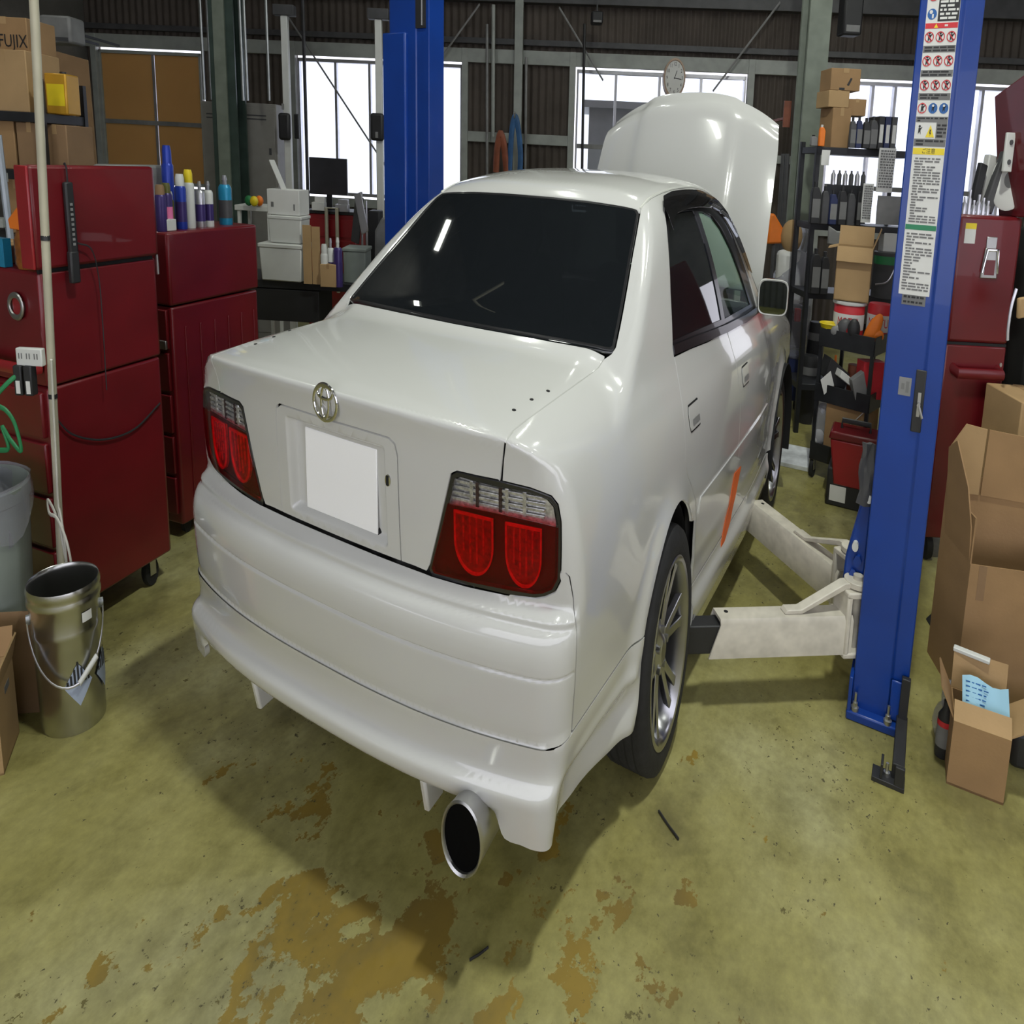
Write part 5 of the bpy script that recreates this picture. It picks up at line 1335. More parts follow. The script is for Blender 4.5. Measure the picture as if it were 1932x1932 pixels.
# --- lockers, columns, pipes ---
def locker(label, org, w, h, d=.5):
    t = Thing('locker', label, 'locker', org, 28, 'grey lockers by the far wall')
    t.add('body', G().box(-w/2, w/2, 0, d, -org[2], h), 'locker', bevel=.008)
    t.add('door', G().box(-w/2 + .02, w/2 - .02, -.012, .0, -org[2] + .05, h - .03), 'locker', bevel=.005)
    t.add('lock', G().box(w*.30, w*.36, -.02, -.01, h*.45, h*.52), 'dark_grey')
    t.add('vent', G().box(-w*.25, w*.25, -.015, -.011, h*.86, h*.875).box(-w*.25, w*.25, -.015, -.011, h*.82, h*.835), 'dark_grey')
o, w, h = bb(((-6.6342, 4.674, 1.0454), 0.3099, 0.6577)); locker('grey steel locker left of the dark green column', o, w, h)
o, w, h = bb(((-5.9686, 4.8307, 1.0582), 0.51, 0.6438)); locker('grey steel locker right of the dark green column', o, w, h)
def h_column(label, u_o, w, d, m, m2, name='steel_column', rot=28, fl=.03):
    t = Thing(name, label, 'column', (u_o[0], u_o[1], 0), rot)
    t.add('flange', G().box(-w/2, w/2, 0, fl, 0, 4.98), m); t.add('flange', G().box(-w/2, w/2, d - fl, d, 0, 4.98), m)
    t.add('web', G().box(-fl/2, fl/2, fl, d - fl, 0, 4.98), m2)
    return t
o, w, h = bb(((-5.9856, 4.3577, 1.3055), 0.3076, 0.7003)); dc = h_column('dark green steel column between the grey lockers', o, w, .3, 'column_dark', 'column_dark')
dc.add('pale_face', G().box(-w*.28, w*.18, -.03, .0, 0, 4.98), 'column_green')
for u, lab, d_ in ((0, 'thin steel conduit left of the dark green column', 9.1), (1, 'second thin steel conduit left of the dark green column', 9.1), (2, 'thin steel conduit right of the dark green column', 8.9), (3, 'outer thin steel conduit above the right locker', 8.9), (4, 'lone steel conduit above the right locker edge', 8.9)):
    pt = ((-6.2779, 4.3029, 2.004), (-6.2157, 4.3392, 2.006), (-5.6994, 4.4089, 2.004), (-5.6552, 4.4347, 2.0055), (-5.4342, 4.5636, 2.0129))[u]; pb = ((-6.2794, 4.3021, 1.6969), (-6.2052, 4.3454, 1.6994), (-5.6973, 4.4101, 1.697), (-5.6527, 4.4361, 1.6985), (-5.4239, 4.5696, 1.7062))[u]
    single('conduit', lab, 'conduit', G().cyl((0, 0, 0), (0, 0, 4.98 - pb[2]), .017, n=8), 'galv', pb, group='steel conduits by the column')
def sensor_post(label, o, b0, b1, hb, cap):
    t = Thing('gauge_post', label, 'post', (o[0], o[1], 0), 30, 'pale posts with black gauge boxes')
    t.add('post', G().box(-.042, .042, -.04, .04, 0, cap), 'white_plastic', bevel=.006)
    t.add('top_bracket', G().box(-.13, .13, -.06, .06, cap, cap + .07), 'dark_grey', bevel=.006)
    g = t.add('gauge_box', G().box(b0, b1, -.12, -.04, hb[0], hb[1]), 'black_plastic', bevel=.03)
    t.add('gauge_knob', G().box(b0 + (b1 - b0)*.4, b0 + (b1 - b0)*.6, -.128, -.118, hb[0] + .02, hb[0] + .06), 'mid_grey', under=g)
z_ = ((-5.4544, 4.8991, 1.6381)[2], (-5.4636, 4.8938, 1.4542)[2]); sensor_post('pale post with a black gauge box left of the bright window', (-5.4692, 4.8904, 1.6876), -.09, .06, z_, (-5.4789, 4.8848, 2.2827)[2])
z_ = ((-4.494, 5.4593, 1.4835)[2], (-4.4903, 5.4615, 1.6706)[2]); sensor_post('pale post with a black gauge box before the bright window', (-4.4663, 5.4755, 1.7214), -.10, .07, z_, (-4.5005, 5.4555, 2.291)[2])
o, w, h = bb(((-5.3788, 4.9432, 1.468), 0.047, 0.1694)); single('side_gauge', 'second narrow black gauge at the left pale post', 'gauge', G().box(-.03, .03, 0, .05, 0, h), 'black_plastic', o, 30, bevel=.01)
bp_ = (-5.7455, 5.4239, 1.9771); bq = (-5.724, 5.4365, 1.2127)
single('drain_pipe', 'dark pipe standing at the left edge of the bright window', 'pipe', G().cyl((0, 0, -bq[2]), (0, 0, 3.2 - bq[2]), .022, n=8), 'dark_grey', bq)

# --- bench with monitor, white tubs and bottles left of the car ---
bz_ = .78
tbl = Thing('work_bench', 'dark work bench left of the car behind the red cabinets', 'bench', (*(-3.0692, 2.8173, 0.693)[:2], 0), 30)
tw = .80
zb = (-3.1088, 2.6206, 0.773)[2]
tbl.add('bench_top', G().box(-tw, tw, -.05, .5, zb - .04, zb), 'dark_metal', bevel=.004)
for x in (-tw + .03, tw - .07):
    for y in (-.03, .44): tbl.add('leg', G().box(x, x + .04, y, y + .04, 0, zb - .04), 'dark_metal')
tbl.add('under_shelf', G().box(-tw + .03, tw - .03, -.03, .48, .25, .28), 'dark_metal')
tbl.add('drawer', G().box(-tw*.8, tw*.2, -.045, .40, zb - .20, zb - .045), 'black_plastic', bevel=.004)
o, w, h = bb(((-3.1464, 2.6566, 0.768), 0.3802, 0.1799)); t = Thing('storage_tub', 'big white plastic tub at the bottom of the white stack', 'tub', (o[0], o[1], zb), 26, 'white stack on the bench')
zt1 = zb + h
t.add('tub', G().prism([(-w*.46, 0), (w*.46, 0), (w*.5, h*.9), (-w*.5, h*.9)], 0, .26, 'y'), 'white_plastic', bevel=.01); t.add('rim', G().box(-w*.52, w*.52, -.008, .268, h*.88, h - .002), 'white_plastic', bevel=.006)
o, w, h = bb(((-3.1466, 2.7143, 0.9453), 0.2935, 0.131)); t = Thing('storage_tub', 'white plastic tub in the middle of the white stack', 'tub', (o[0], o[1], zt1), 26, 'white stack on the bench'); zt2 = zt1 + h
t.add('tub', G().prism([(-w*.47, 0), (w*.47, 0), (w*.5, h*.9), (-w*.5, h*.9)], 0, .22, 'y'), 'white_plastic', bevel=.008); t.add('rim', G().box(-w*.515, w*.515, -.006, .226, h*.86, h - .002), 'white_plastic', bevel=.005)
o, w, h = bb(((-3.1911, 2.7462, 1.0733), 0.2942, 0.1205)); t = Thing('tissue_box', 'white carton with a paper sticking out on top of the stack', 'carton', (o[0], o[1], zt2), 22, 'white stack on the bench')
t.add('carton', G().box(-w/2, w/2, 0, .2, 0, h), 'paper', bevel=.003); t.add('print', G().box(w*.32, w*.36, -.002, 0, h*.2, h*.45).box(-w*.38, -w*.30, -.002, 0, h*.3, h*.5), 'print_grey')
t.add('sheet', G().at((-.02, .05, h), roty(-38)).box(-.003, .003, -.03, .06, 0, .17), 'paper')
o, w, h = bb(((-2.8761, 2.7563, 0.7862), 0.1449, 0.2774)); t = Thing('folded_carton', 'flat folded tan carton standing beside the white tubs', 'cardboard', (o[0], o[1], zb), 30)
t.add('panel', G().box(-w/2, 0, 0, .012, 0, h).box(.004, w/2, .004, .016, 0, h*.98), 'card_light')
for i, (lab, bd, cp) in enumerate((('slim white bottle with a purple label on the bench', 'white_plastic', 'white_plastic'), ('white spray bottle between two others on the bench', 'white_plastic', 'silver'), ('tall purple and white spray can at the right of the bench', 'can_purple', 'white_plastic'))):
    o, w, h = (bb(((-2.7448, 2.7751, 0.7945), 0.063, 0.1965)), bb(((-2.7344, 2.839, 0.7912), 0.0635, 0.2229)), bb(((-2.6452, 2.8331, 0.798), 0.0764, 0.2308)))[i]
    can(lab, (o[0], o[1], zb), h, w/2, bd, cp, 'can_purple', capk='n' if i else 'dome', group='bottles on the bench')
o, w, h = bb(((-2.6846, 2.7522, 0.8003), 0.1341, 0.1065)); carton('small cream carton in front of the bench bottles', (o[0], o[1], zb), w, h, .05, 30, 'card_light', 'carton', 'card')
o, w, h = bb(((-2.6665, 3.0522, 0.7824), 0.1952, 0.1697)); single('grey_crate', 'dark grey plastic crate at the right end of the bench', 'crate', G().box(-w/2, w/2, 0, .25, 0, h*.9).box(-w*.54, w*.54, -.01, .26, h*.9, h), 'grey_plastic', (o[0], o[1], zb), 30, bevel=.006)
# white trolley shelf with odds and ends
o, w, h = bb(((-4.4126, 3.4229, 1.0376), 0.2638, 0.03)); t = Thing('side_table', 'small white table before the right locker', 'table', (o[0], o[1], 0), 30); zq = o[2] + h
t.add('table_top', G().box(-w*.7, w*.7, 0, .35, zq - .03, zq), 'white_plastic', bevel=.004)
for x in (-w*.62, w*.55): t.add('leg', G().box(x, x + .03, .02, .05, 0, zq - .03), 'white_plastic'); t.add('leg', G().box(x, x + .03, .3, .33, 0, zq - .03), 'white_plastic')
for i, (u, lab, m) in enumerate((('a', 'green scrap on the small white table', 'green_plastic'), ('b', 'yellow clip on the small white table', 'yellow_plastic'), ('c', 'orange cap on the small white table', 'orange'))):
    o = ((-4.3936, 3.3183, 1.0757), (-4.3051, 3.312, 1.0853), (-4.3409, 3.4069, 1.0767))[i]
    single('small_part', lab, 'part', G().ball((0, .05, .03), (.045, .04, .03), 10, 6), m, (o[0], o[1], zq), group='odds and ends on the white table')
o = (-3.511, 2.7912, 0.9475); single('pink_sponge', 'pink sponge beside the white stack', 'sponge', G().box(-.025, .025, 0, .05, 0, .10), 'pink', (o[0], o[1], zb + .0), 30, bevel=.012)
# red trolley with monitor behind
o, w, h = bb(((-4.1508, 4.2703, 0.7993), 0.56, 0.2356)); t = Thing('tool_trolley', 'bright red tool trolley under the monitor', 'tool trolley', (o[0], o[1], 0), 28); zr_ = o[2] + h
t.add('body', G().box(-w/2, w/2, 0, .45, .12, zr_ - .02), 'red_bright', bevel=.01); t.add('top_tray', G().box(-w*.52, w*.52, -.02, .47, zr_ - .02, zr_), 'black_plastic', bevel=.004)
for k in range(4): t.add('drawer', G().box(-w*.46, w*.46, -.012, 0, zr_ - .16 - .13*k, zr_ - .05 - .13*k), 'red_bright', bevel=.005)
for x in (-w*.4, w*.4): t.add('castor', G().lathe([(0, -.02), (.05, -.02), (.05, .02), (0, .02)], 16, (x, .1, .05), 'x'), 'rubber'); t.add('castor', G().lathe([(0, -.02), (.05, -.02), (.05, .02), (0, .02)], 16, (x, .38, .05), 'x'), 'rubber')
t.add('frame_tube', G().tube([(-w*.05, -.06, zr_ - .5), (-w*.05, -.06, zr_ + .02), (w*.16, -.06, zr_ + .02), (w*.16, -.06, zr_ - .5)], .02, 8), 'cream_pipe')
o, w, h = bb(((-4.2454, 4.3309, 1.1275), 0.4234, 0.2267)); t = Thing('monitor', 'black flat monitor standing on the red trolley', 'monitor', (o[0], o[1], zr_), 34)
dz = o[2] - zr_
t.add('screen', G().box(-w/2, w/2, .05, .09, dz, dz + h), 'screen', bevel=.006); t.add('stand', G().box(-.03, .03, .08, .11, 0, dz + .05).box(-.11, .11, .03, .17, 0, .015), 'black_plastic', bevel=.003)
for i, (lab, m) in enumerate((('white paper pad on the red trolley by the monitor', 'paper'), ('silver tool box on the red trolley by the monitor', 'silver'))):
    o, w, h = (bb(((-4.2334, 4.1642, 1.0328), 0.1413, 0.0836)), bb(((-4.0093, 4.2949, 1.0405), 0.1413, 0.074)))[i]
    single('desk_item', lab, 'desk item', G().box(-w/2, w/2, 0, .1, 0, h*.6).box(-w*.3, w*.5, .02, .08, h*.6, h), m, (o[0], o[1], zr_), 30, bevel=.004)
sp_ = Thing('stand_mirror', 'chrome stand with dark panels right of the monitor', 'stand', (*(-3.5714, 4.1452, 0.9637)[:2], 0), 30)
zc_ = (-3.5662, 4.1482, 1.1731)[2]
sp_.add('rod', G().cyl((0, 0, 0), (0, 0, zc_), .012, n=8).cyl((.05, 0, 0), (.05, 0, zc_ - .05), .010, n=8), 'silver'); sp_.add('base', G().cyl((.02, 0, 0), (.02, 0, .03), .18, n=20), 'dark_grey')
sp_.add('panel', G().at((-.07, 0, zc_ - .30), roty(12)).box(-.05, .04, -.02, .0, 0, .28), 'dark_grey', bevel=.006); sp_.add('panel', G().at((.03, -.02, zc_ - .24), roty(-18)).box(-.03, .05, -.02, .0, 0, .24), 'silver', bevel=.006)
sp_.add('panel', G().at((-.02, -.03, zc_ - .62), roty(16)).box(-.04, .05, -.012, .0, 0, .16), 'paper')
o, w, h = bb(((-2.8659, 3.6306, 0.7621), 0.1929, 0.3133)); single('covered_machine', 'grey covered machine between the bench and the left lift post', 'machine', G().prism([(-w*.5, -o[2]), (w*.5, -o[2]), (w*.5, h), (w*.05, h*.98), (-w*.3, h*.75)], 0, .35, 'y'), 'mid_grey', o, 30, bevel=.02)
o, w, h = bb(((-3.1587, 3.865, 1.0218), 0.1167, 0.0639)); single('printer_box', 'black box on the bench beside the chrome stand', 'box', G().box(-w/2, w/2, 0, .2, -o[2], h), 'black_plastic', o, 30, bevel=.01)

# --- on the far wall: clock, hanging slings, heater boxes ---
cz = (2.4418, 2.1662)
ck = Thing('wall_clock', 'round white wall clock with a pale brown rim', 'clock', WALL + rotz(WR) @ np.array((cz[0], -.12, cz[1])), WR)
r0 = .165
ck.add('rim', G().lathe([(r0*.86, -.20), (r0*.90, -.235), (r0, -.225), (r0, -.0), (0, 0)], 40, (0, 0, 0), 'y'), 'clock_rim' if 'clock_rim' in MATS else 'card_light')
ck.add('dial', G().lathe([(0, -.21), (r0*.88, -.21)], 40, (0, 0, 0), 'y'), 'paper')
g = G()
for k in range(1, 13):
    a = math.radians(90 - 30*k); lettering(g, str(k), .045, (r0*.70*math.cos(a), -.213, r0*.70*math.sin(a)))
ck.add('numeral', g, 'print_black')
ck.add('hand', G().at((0, -.216, 0), roty(28)).box(-.004, .004, 0, .002, -.01, r0*.42), 'print_black'); ck.add('hand', G().at((0, -.218, 0), roty(95)).box(-.003, .003, 0, .002, -.01, r0*.62), 'print_black')
def sling(label, pts, m, r=.03):
    p0 = np.array(pts[0]); single('lifting_sling', label, 'sling', G().tube(smooth_path([np.array(p) - p0 for p in pts], 5), r, 8), m, p0, group='slings hanging on the wall stud')
sling('blue lifting sling hanging in a loop on the wall stud', [(-4.0746, 8.0194, 1.3016), (-4.0643, 8.0254, 1.4572), (-4.0481, 8.0348, 1.6557), (-4.0086, 8.0579, 1.7574), (-3.9638, 8.084, 1.6585), (-3.9301, 8.1036, 1.4618), (-3.9328, 8.1021, 1.3064)], 'hose_blue', .042)
sling('rust-brown lifting sling hanging left of the blue one', [(-4.2518, 7.916, 1.2955), (-4.2412, 7.9222, 1.4733), (-4.2017, 7.9452, 1.6067), (-4.1505, 7.9751, 1.5205), (-4.11, 7.9987, 1.3003)], 'hose_orange', .05)
o = (-3.9911, 8.0102, 1.7901); single('wall_hook', 'steel hook carrying the blue sling', 'hook', G().tube([(0, .2, 0), (0, .05, .0), (0, 0, -.03), (0, -.03, .01)], .012, 8), 'steel', o, 30)
for i, (lab, dd) in enumerate((('black heater box hanging at the top above the shelving', 9.0), ('small black lamp box hanging above the bright window', 11.0))):
    o, w, h = (bb(((0.6013, 8.2, 2.3385), 0.228, 0.2527)), bb(((-2.8819, 8.4836, 2.5312), 0.1713, 0.0982)))[i]
    t = Thing('ceiling_box', lab, 'ceiling unit', o, 30, 'black boxes hanging from the roof')
    t.add('box', G().box(-w/2, w/2, 0, .2, 0, h), 'black_plastic', bevel=.02); t.add('drop_rod', G().cyl((0, .1, h), (0, .1, 4.98 - o[2]), .012, n=6), 'dark_grey'); t.add('front_panel', G().box(-w*.35, w*.35, -.008, 0, h*.08, h*.25), 'mid_grey')

# ==================================================================== right side
o, w, h = bb(((0.386, 7.1482, 1.1803), 0.3026, 0.8004)); pc = h_column('pale green steel column right of the raised bonnet', o, w*.80, .22, 'column_green', 'column_green', rot=34, fl=.03)
# black shelving with tins and cartons
DS = 6.9
ro = (1.0487, 6.0298, 0.6612)
L1 = (0.941, 5.967, 1.5555)[2]; L2 = (0.9968, 5.9995, 1.1585)[2]; L3 = (1.0487, 6.0298, 0.7886)[2]; L4 = .28
RW = ((0.911, 5.9495, 1.7691), 0.9347, 0.2617)[-2]
rs = shelf_rack('black steel shelving full of tins and cartons right of the car', (ro[0], ro[1], 0), RW, .42, (L4, L3, L2, L1), L1 + .03, 30)
grp = 'goods on the black shelving'
def tin(label, org, w, h, m, m2=None, cap='black_plastic', d=None, name='oil_bottle', text=None, cat='bottle', rot=30):
    t = Thing(name, label, cat, org, rot, grp); d = d or w*.7
    t.add('body', G().prism([(-w/2, 0), (w/2, 0), (w/2, h*.72), (w*.2, h*.88), (-w*.35, h*.88), (-w/2, h*.75)], 0, d, 'y'), m, bevel=.006)
    t.add('cap', G().cyl((-w*.08, d/2, h*.87), (-w*.08, d/2, h), w*.2, n=10), cap)
    if m2: t.add('front_label', G().box(-w*.42, w*.42, -.002, 0, h*.15, h*.6), m2)
    if text: g = G(); lettering(g, text, h*.26, (0, -.004, h*.40), sx=.8); t.add('print', g, 'print_red')
    return t
# top shelf
o, w, h = bb(((0.8213, 5.955, 1.5637), 0.1802, 0.2043)); carton('tall tan carton at the bottom of the pile on the black shelving', (o[0], o[1], L1), w, h, .25, 34, 'card', group=grp); ha = h
o, w, h = bb(((0.9316, 6.0772, 1.735), 0.1605, 0.0859)); carton('small tan carton leaning out of the pile on the black shelving', (o[0], o[1] + .0, L1 + ha*.83), w, h, .2, 20, 'card', group=grp)
o, w, h = bb(((0.7856, 5.9342, 1.7624), 0.199, 0.0851)); carton('tan and white carton in the middle of the pile', (o[0], o[1], L1 + ha + .001), w, h, .25, 34, 'card_light', group=grp); hb_ = h
o, w, h = bb(((0.8263, 5.958, 1.8439), 0.2776, 0.1108)); t = carton('tan carton printed with a black stroke on top of the pile', (o[0], o[1], L1 + ha + hb_ + .002), w, h, .25, 30, 'card', group=grp); t.add('print', G().prism([(w*.05, h*.25), (w*.12, h*.22), (w*.22, h*.55), (w*.16, h*.58)], -.003, 0, 'y').box(-w*.2, -w*.02, -.003, 0, h*.02, h*.12), 'print_black')
cols = ['dark_grey', 'navy', 'black_plastic', 'dark_grey', 'black_plastic', 'navy', 'dark_grey']
labs = ['first dark oil bottle from the carton pile', 'second dark oil bottle from the carton pile', 'third dark oil bottle from the carton pile', 'fourth dark oil bottle from the carton pile', 'dark binder left in the row of three', 'dark binder in the middle of the row of three', 'dark binder right in the row of three']
spots = (((0.9418, 5.8517, 1.5635), 0.0588, 0.1528), ((0.9927, 5.8814, 1.5652), 0.0588, 0.1581), ((1.0522, 5.9161, 1.5672), 0.0686, 0.1528), ((1.1095, 5.9495, 1.5692), 0.0734, 0.1632), ((1.1646, 5.9817, 1.5711), 0.0539, 0.1658), ((1.2155, 6.0114, 1.5728), 0.0538, 0.1658), ((1.2665, 6.0411, 1.5745), 0.0538, 0.1658))
for i in range(7):
    o, w, h = spots[i]
    if i < 4: tin(labs[i] + ' on the black shelving', (o[0], o[1], L1), w*.95, h, cols[i], 'print_grey')
    else:
        t = Thing('binder', labs[i], 'binder', (o[0], o[1], L1), 30, 'binders on the black shelving'); t.add('cover', G().box(-w*.47, w*.47, 0, .22, 0, h), cols[i], bevel=.003); t.add('spine_label', G().box(-w*.3, w*.3, -.002, 0, h*.2, h*.75), 'paper')
o, w, h = bb(((0.6976, 5.7092, 1.5552), 0.054, 0.1083)); tin('thin orange bottle at the left end of the top shelf', (o[0], o[1], L1), w, h, 'orange', None, 'white_plastic')
o, w, h = bb(((0.6304, 5.7279, 1.5543), 0.0644, 0.056)); tin('small grey bottle at the left end of the top shelf', (o[0], o[1], L1), w, h, 'mid_grey')
# papers hanging on the shelving
for i, lab in enumerate(('long white list hanging on the front of the black shelving', 'small white note hanging at the left of the black shelving', 'grey cloth hanging on the right of the black shelving', 'narrow pinkish sheet hanging in the middle of the shelving')):
    o, w, h = (bb(((1.2387, 5.8628, 1.3404), 0.1499, 0.2202)), bb(((0.7551, 5.5807, 1.4588), 0.0724, 0.0757)), bb(((1.3026, 5.8306, 1.181), 0.2319, 0.1427)), bb(((1.1138, 5.7899, 1.1834), 0.0925, 0.1968)))[i]
    g = [[(-w/2 + w*j/4, .006*math.sin(j*1.3 + k*.7), h*(1 - k/5)) for j in range(5)] for k in range(6)]
    t = Thing('hanging_sheet', lab, 'sheet', o, 30, 'sheets on the black shelving'); t.add('sheet', G().sheet(g, .003 if i != 2 else .012), ('paper', 'paper', 'mid_grey', 'paper')[i], smooth=60)
    if i in (0, 3):
        q = G(); r = random.Random(i)
        for k in range(14):
            z = h*(.93 - .062*k); x = -w*.42
            while x < w*.40: ww = r.uniform(.04, .16)*w; q.box(x, min(x + ww, w*.42), -.012, -.009, z - .004, z + .004); x += ww + .05*w
        t.add('print', q, 'print_grey')
# second and third tier
r = random.Random(4)
spots2 = (((0.6911, 5.7054, 1.1538), 0.0896, 0.2149), ((0.7688, 5.7508, 1.1565), 0.0697, 0.1959), ((0.8358, 5.7898, 1.1588), 0.0747, 0.1797), ((0.9113, 5.8339, 1.1614), 0.0796, 0.2012), ((0.9826, 5.8755, 1.1639), 0.0747, 0.1877), ((1.0405, 5.9671, 1.1644), 0.0501, 0.2026), ((0.8198, 6.0699, 1.3547), 0.0616, 0.0836), ((0.8908, 6.1114, 1.3571), 0.0616, 0.0836), ((0.9618, 6.1528, 1.3595), 0.0616, 0.0836), ((1.0329, 6.1942, 1.362), 0.0616, 0.0753))
nm = ['leftmost black oil bottle on the second shelf', 'second black oil bottle from the left on the second shelf', 'third black oil bottle from the left on the second shelf', 'fourth black oil bottle from the left on the second shelf', 'fifth black oil bottle from the left on the second shelf', 'narrow black bottle beside the pinkish sheet']
for i in range(6):
    o, w, h = spots2[i]; tin(nm[i], (o[0], o[1], L2), w*.95, h, ('black_plastic', 'dark_grey', 'navy', 'black_plastic', 'dark_grey', 'black_plastic')[i], ('print_grey', None, 'mid_grey', 'print_grey', None, 'print_grey')[i])
o, w, h = bb(((0.9405, 6.0825, 1.3589), 0.3465, 0.0775)); t = Thing('socket_tray', 'dark tray of small bottles before the window in the shelving', 'tray', (o[0], o[1], L2 + .005 + 0), 30)
zt3 = o[2] - L2
t.add('stand', G().box(-w/2, w/2, .02, .14, 0, zt3), 'dark_metal')
for k in range(6): t.add('bottle', G().lathe([(0, 0), (w*.06, 0), (w*.06, h*.7), (w*.025, h*.85), (w*.025, h), (0, h)], 10, (-w*.42 + w*.168*k, .08, zt3)), 'dark_grey' if k % 2 else 'silver')
sp3 = (((0.7379, 5.7327, 0.7861), 0.0909, 0.2408), ((0.8125, 5.7762, 0.7887), 0.0808, 0.2269))
for i, lab in enumerate(('leftmost black bottle on the third shelf', 'black bottle left of the open carton on the third shelf')):
    o, w, h = sp3[i]; tin(lab, (o[0], o[1], L3), w*.95, h, 'black_plastic', 'print_grey')
o, w, h = bb(((0.9075, 5.7738, 1.0584), 0.2039, 0.1012)); single('foil_bag', 'silver foil bag behind the open carton', 'bag', G().prism([(-w*.5, 0), (w*.45, -h*.1), (w*.48, h), (w*.1, L2 - .030 - o[2]), (-w*.1, L2 - .030 - o[2]), (-w*.5, h*.95)], 0, .03, 'y'), 'mid_grey', (o[0], o[1], o[2]), 24, bevel=.01)
o, w, h = bb(((1.2947, 5.9996, 0.8127), 0.2053, 0.2413)); t = Thing('paint_tin', 'large dark tin with a green top band on the third shelf', 'tin', (o[0], o[1], L3), 0, grp)
t.add('body', G().lathe([(0, 0), (w/2, 0), (w/2, h*.94), (w*.52, h*.96), (w*.52, h), (0, h)], 24, (0, w/2, 0)), 'dark_grey'); t.add('band', G().lathe([(w*.505, h*.74), (w*.505, h*.92)], 24, (0, w/2, 0)), 'green_plastic'); t.add('bail', G().tube(smooth_path([(w*.5, 0, h*.8), (w*.2, -.03, h*.4), (-w*.3, -.02, h*.3)], 4), .005, 6), 'silver')
o, w, h = bb(((1.3181, 6.187, 1.0432), 0.1322, 0.084)); single('white_carton', 'white carton high at the right of the third shelf', 'carton', G().box(-w/2, w/2, 0, .1, -(o[2] - L3), h), 'paper', o, 30, bevel=.004)
# open tan carton on top of the drums, drums and pots standing on the cart
CZ = (1.1903, 4.781, 0.6872)[2]
cart = Thing('tool_cart', 'black three-tier tool cart loaded with parts', 'cart', (*(1.1404, 4.6941, 0.5448)[:2], 0), -14)
cw, cd = .43, .52
z2 = (1.2267, 4.8023, 0.4284)[2]; z3 = (1.2669, 4.8258, 0.1426)[2]
for z in (CZ, z2, z3):
    tr = cart.add('tray', G().box(-cw/2, cw/2, 0, cd, z - .012, z), 'dark_metal')
    cart.add('tray_rim', G().box(-cw/2, cw/2, -.006, 0, z - .05, z + .035).box(-cw/2, cw/2, cd, cd + .006, z - .05, z + .035).box(-cw/2 - .006, -cw/2, 0, cd, z - .05, z + .035).box(cw/2, cw/2 + .006, 0, cd, z - .05, z + .035), 'dark_metal', under=tr, bevel=.004)
for x in (-cw/2, cw/2 - .025):
    for y in (0, cd - .025): cart.add('post', G().box(x, x + .025, y, y + .025, .09, CZ), 'dark_metal')
for x in (-cw/2 + .02, cw/2 - .03):
    for y in (.02, cd - .03):
        c_ = cart.add('castor', G().lathe([(0, -.014), (.04, -.014), (.043, 0), (.04, .014), (0, .014)], 18, (x, y, .043), 'x'), 'rubber'); cart.add('fork', G().box(x - .02, x - .016, y - .02, y + .02, .04, .095).box(x + .016, x + .02, y - .02, y + .02, .04, .095), 'steel', under=c_)
def on_cart(x, y, z=None): return tuple(np.array((*(1.1404, 4.6941, 0.5448)[:2], 0)) + rotz(-14) @ np.array((x*.76, y, 0)) + np.array((0, 0, CZ if z is None else z)))
def pot(label, org, w, h, text=None, lid='white_plastic'):
    t = Thing('oil_can', label, 'can', org, 0, 'red and white oil cans')
    t.add('body', G().lathe([(0, 0), (w/2, 0), (w/2, h*.92), (w*.44, h), (0, h)], 22), 'print_red'); t.add('label_band', G().lathe([(w*.505, h*.22), (w*.505, h*.70)], 22), 'paper')
    if lid: t.add('lid', G().lathe([(w*.54, h*.97), (w*.56, h*1.0), (w*.54, h*1.07), (0, h*1.07)], 22), lid)
    if text:
        g = G(); v, f = text_geo(text, h*.36)
        th = v[:, 0]/(w*.51); R_ = w*.512; a = th - math.radians(84); g.raw(np.stack([R_*np.cos(a), R_*np.sin(a), v[:, 1] + h*.46], 1), f); t.add('print', g, 'print_red', recalc=False)
    return t
xo, w, h = bb(((1.1217, 4.9147, 0.7369), 0.2474, 0.121)); p = np.array(on_cart(-.10, .22)); hp_ = .15
pot('red oil can with a white label under the open carton', tuple(p), .235, .150, 'MOTUL')
oc_ = Thing('cardboard_box', 'open tan carton with raised flaps on the oil can', 'box', (p[0] + .02, p[1], p[2] + .165), 4); w_, d_, h_ = .235, .20, .245
e = .005
oc_.add('walls', G().box(-w_*.62, w_*.5, -.10, -.10 + e, 0, h_).box(-w_*.62, w_*.5, .10 - e, .10, 0, h_).box(w_*.5 - e, w_*.5, -.10, .10, 0, h_).box(-w_*.62, -w_*.62 + e, -.10, .10, 0, h_).box(-w_*.62, w_*.5, -.10, .10, 0, e), 'card_light')
oc_.add('flap', G().at((-w_*.06, -.10, h_), rotx(140)).box(-w_*.56, w_*.56, -.002, .003, 0, .085), 'card_light'); oc_.add('flap', G().at((w_*.5, 0, h_), roty(28)).box(-.002, .003, -.1, .1, 0, .10), 'card_light'); oc_.add('flap', G().at((-w_*.06, .10, h_), rotx(-30)).box(-w_*.56, w_*.56, -.002, .003, 0, .10), 'card_light'); oc_.add('flap', G().at((-w_*.62, 0, h_), roty(-100)).box(-.002, .003, -.1, .1, 0, .07), 'card_light')
pot('red oil can with big lettering at the right of the cart', on_cart(.17, .34), .19, .16, 'MOTUL', None)
bw = Thing('bowl', 'yellow plastic bowl at the left end of the cart', 'bowl', on_cart(-.215, .06), 0); bw.add('bowl', G().lathe([(0, .0), (.05, .0), (.075, .05), (.085, .055), (.08, .058), (.07, .05), (.045, .008), (0, .008)], 24), 'yellow_plastic')
og = Thing('work_glove', 'orange glove lying over parts on the cart', 'glove', on_cart(.16, .10), 10)
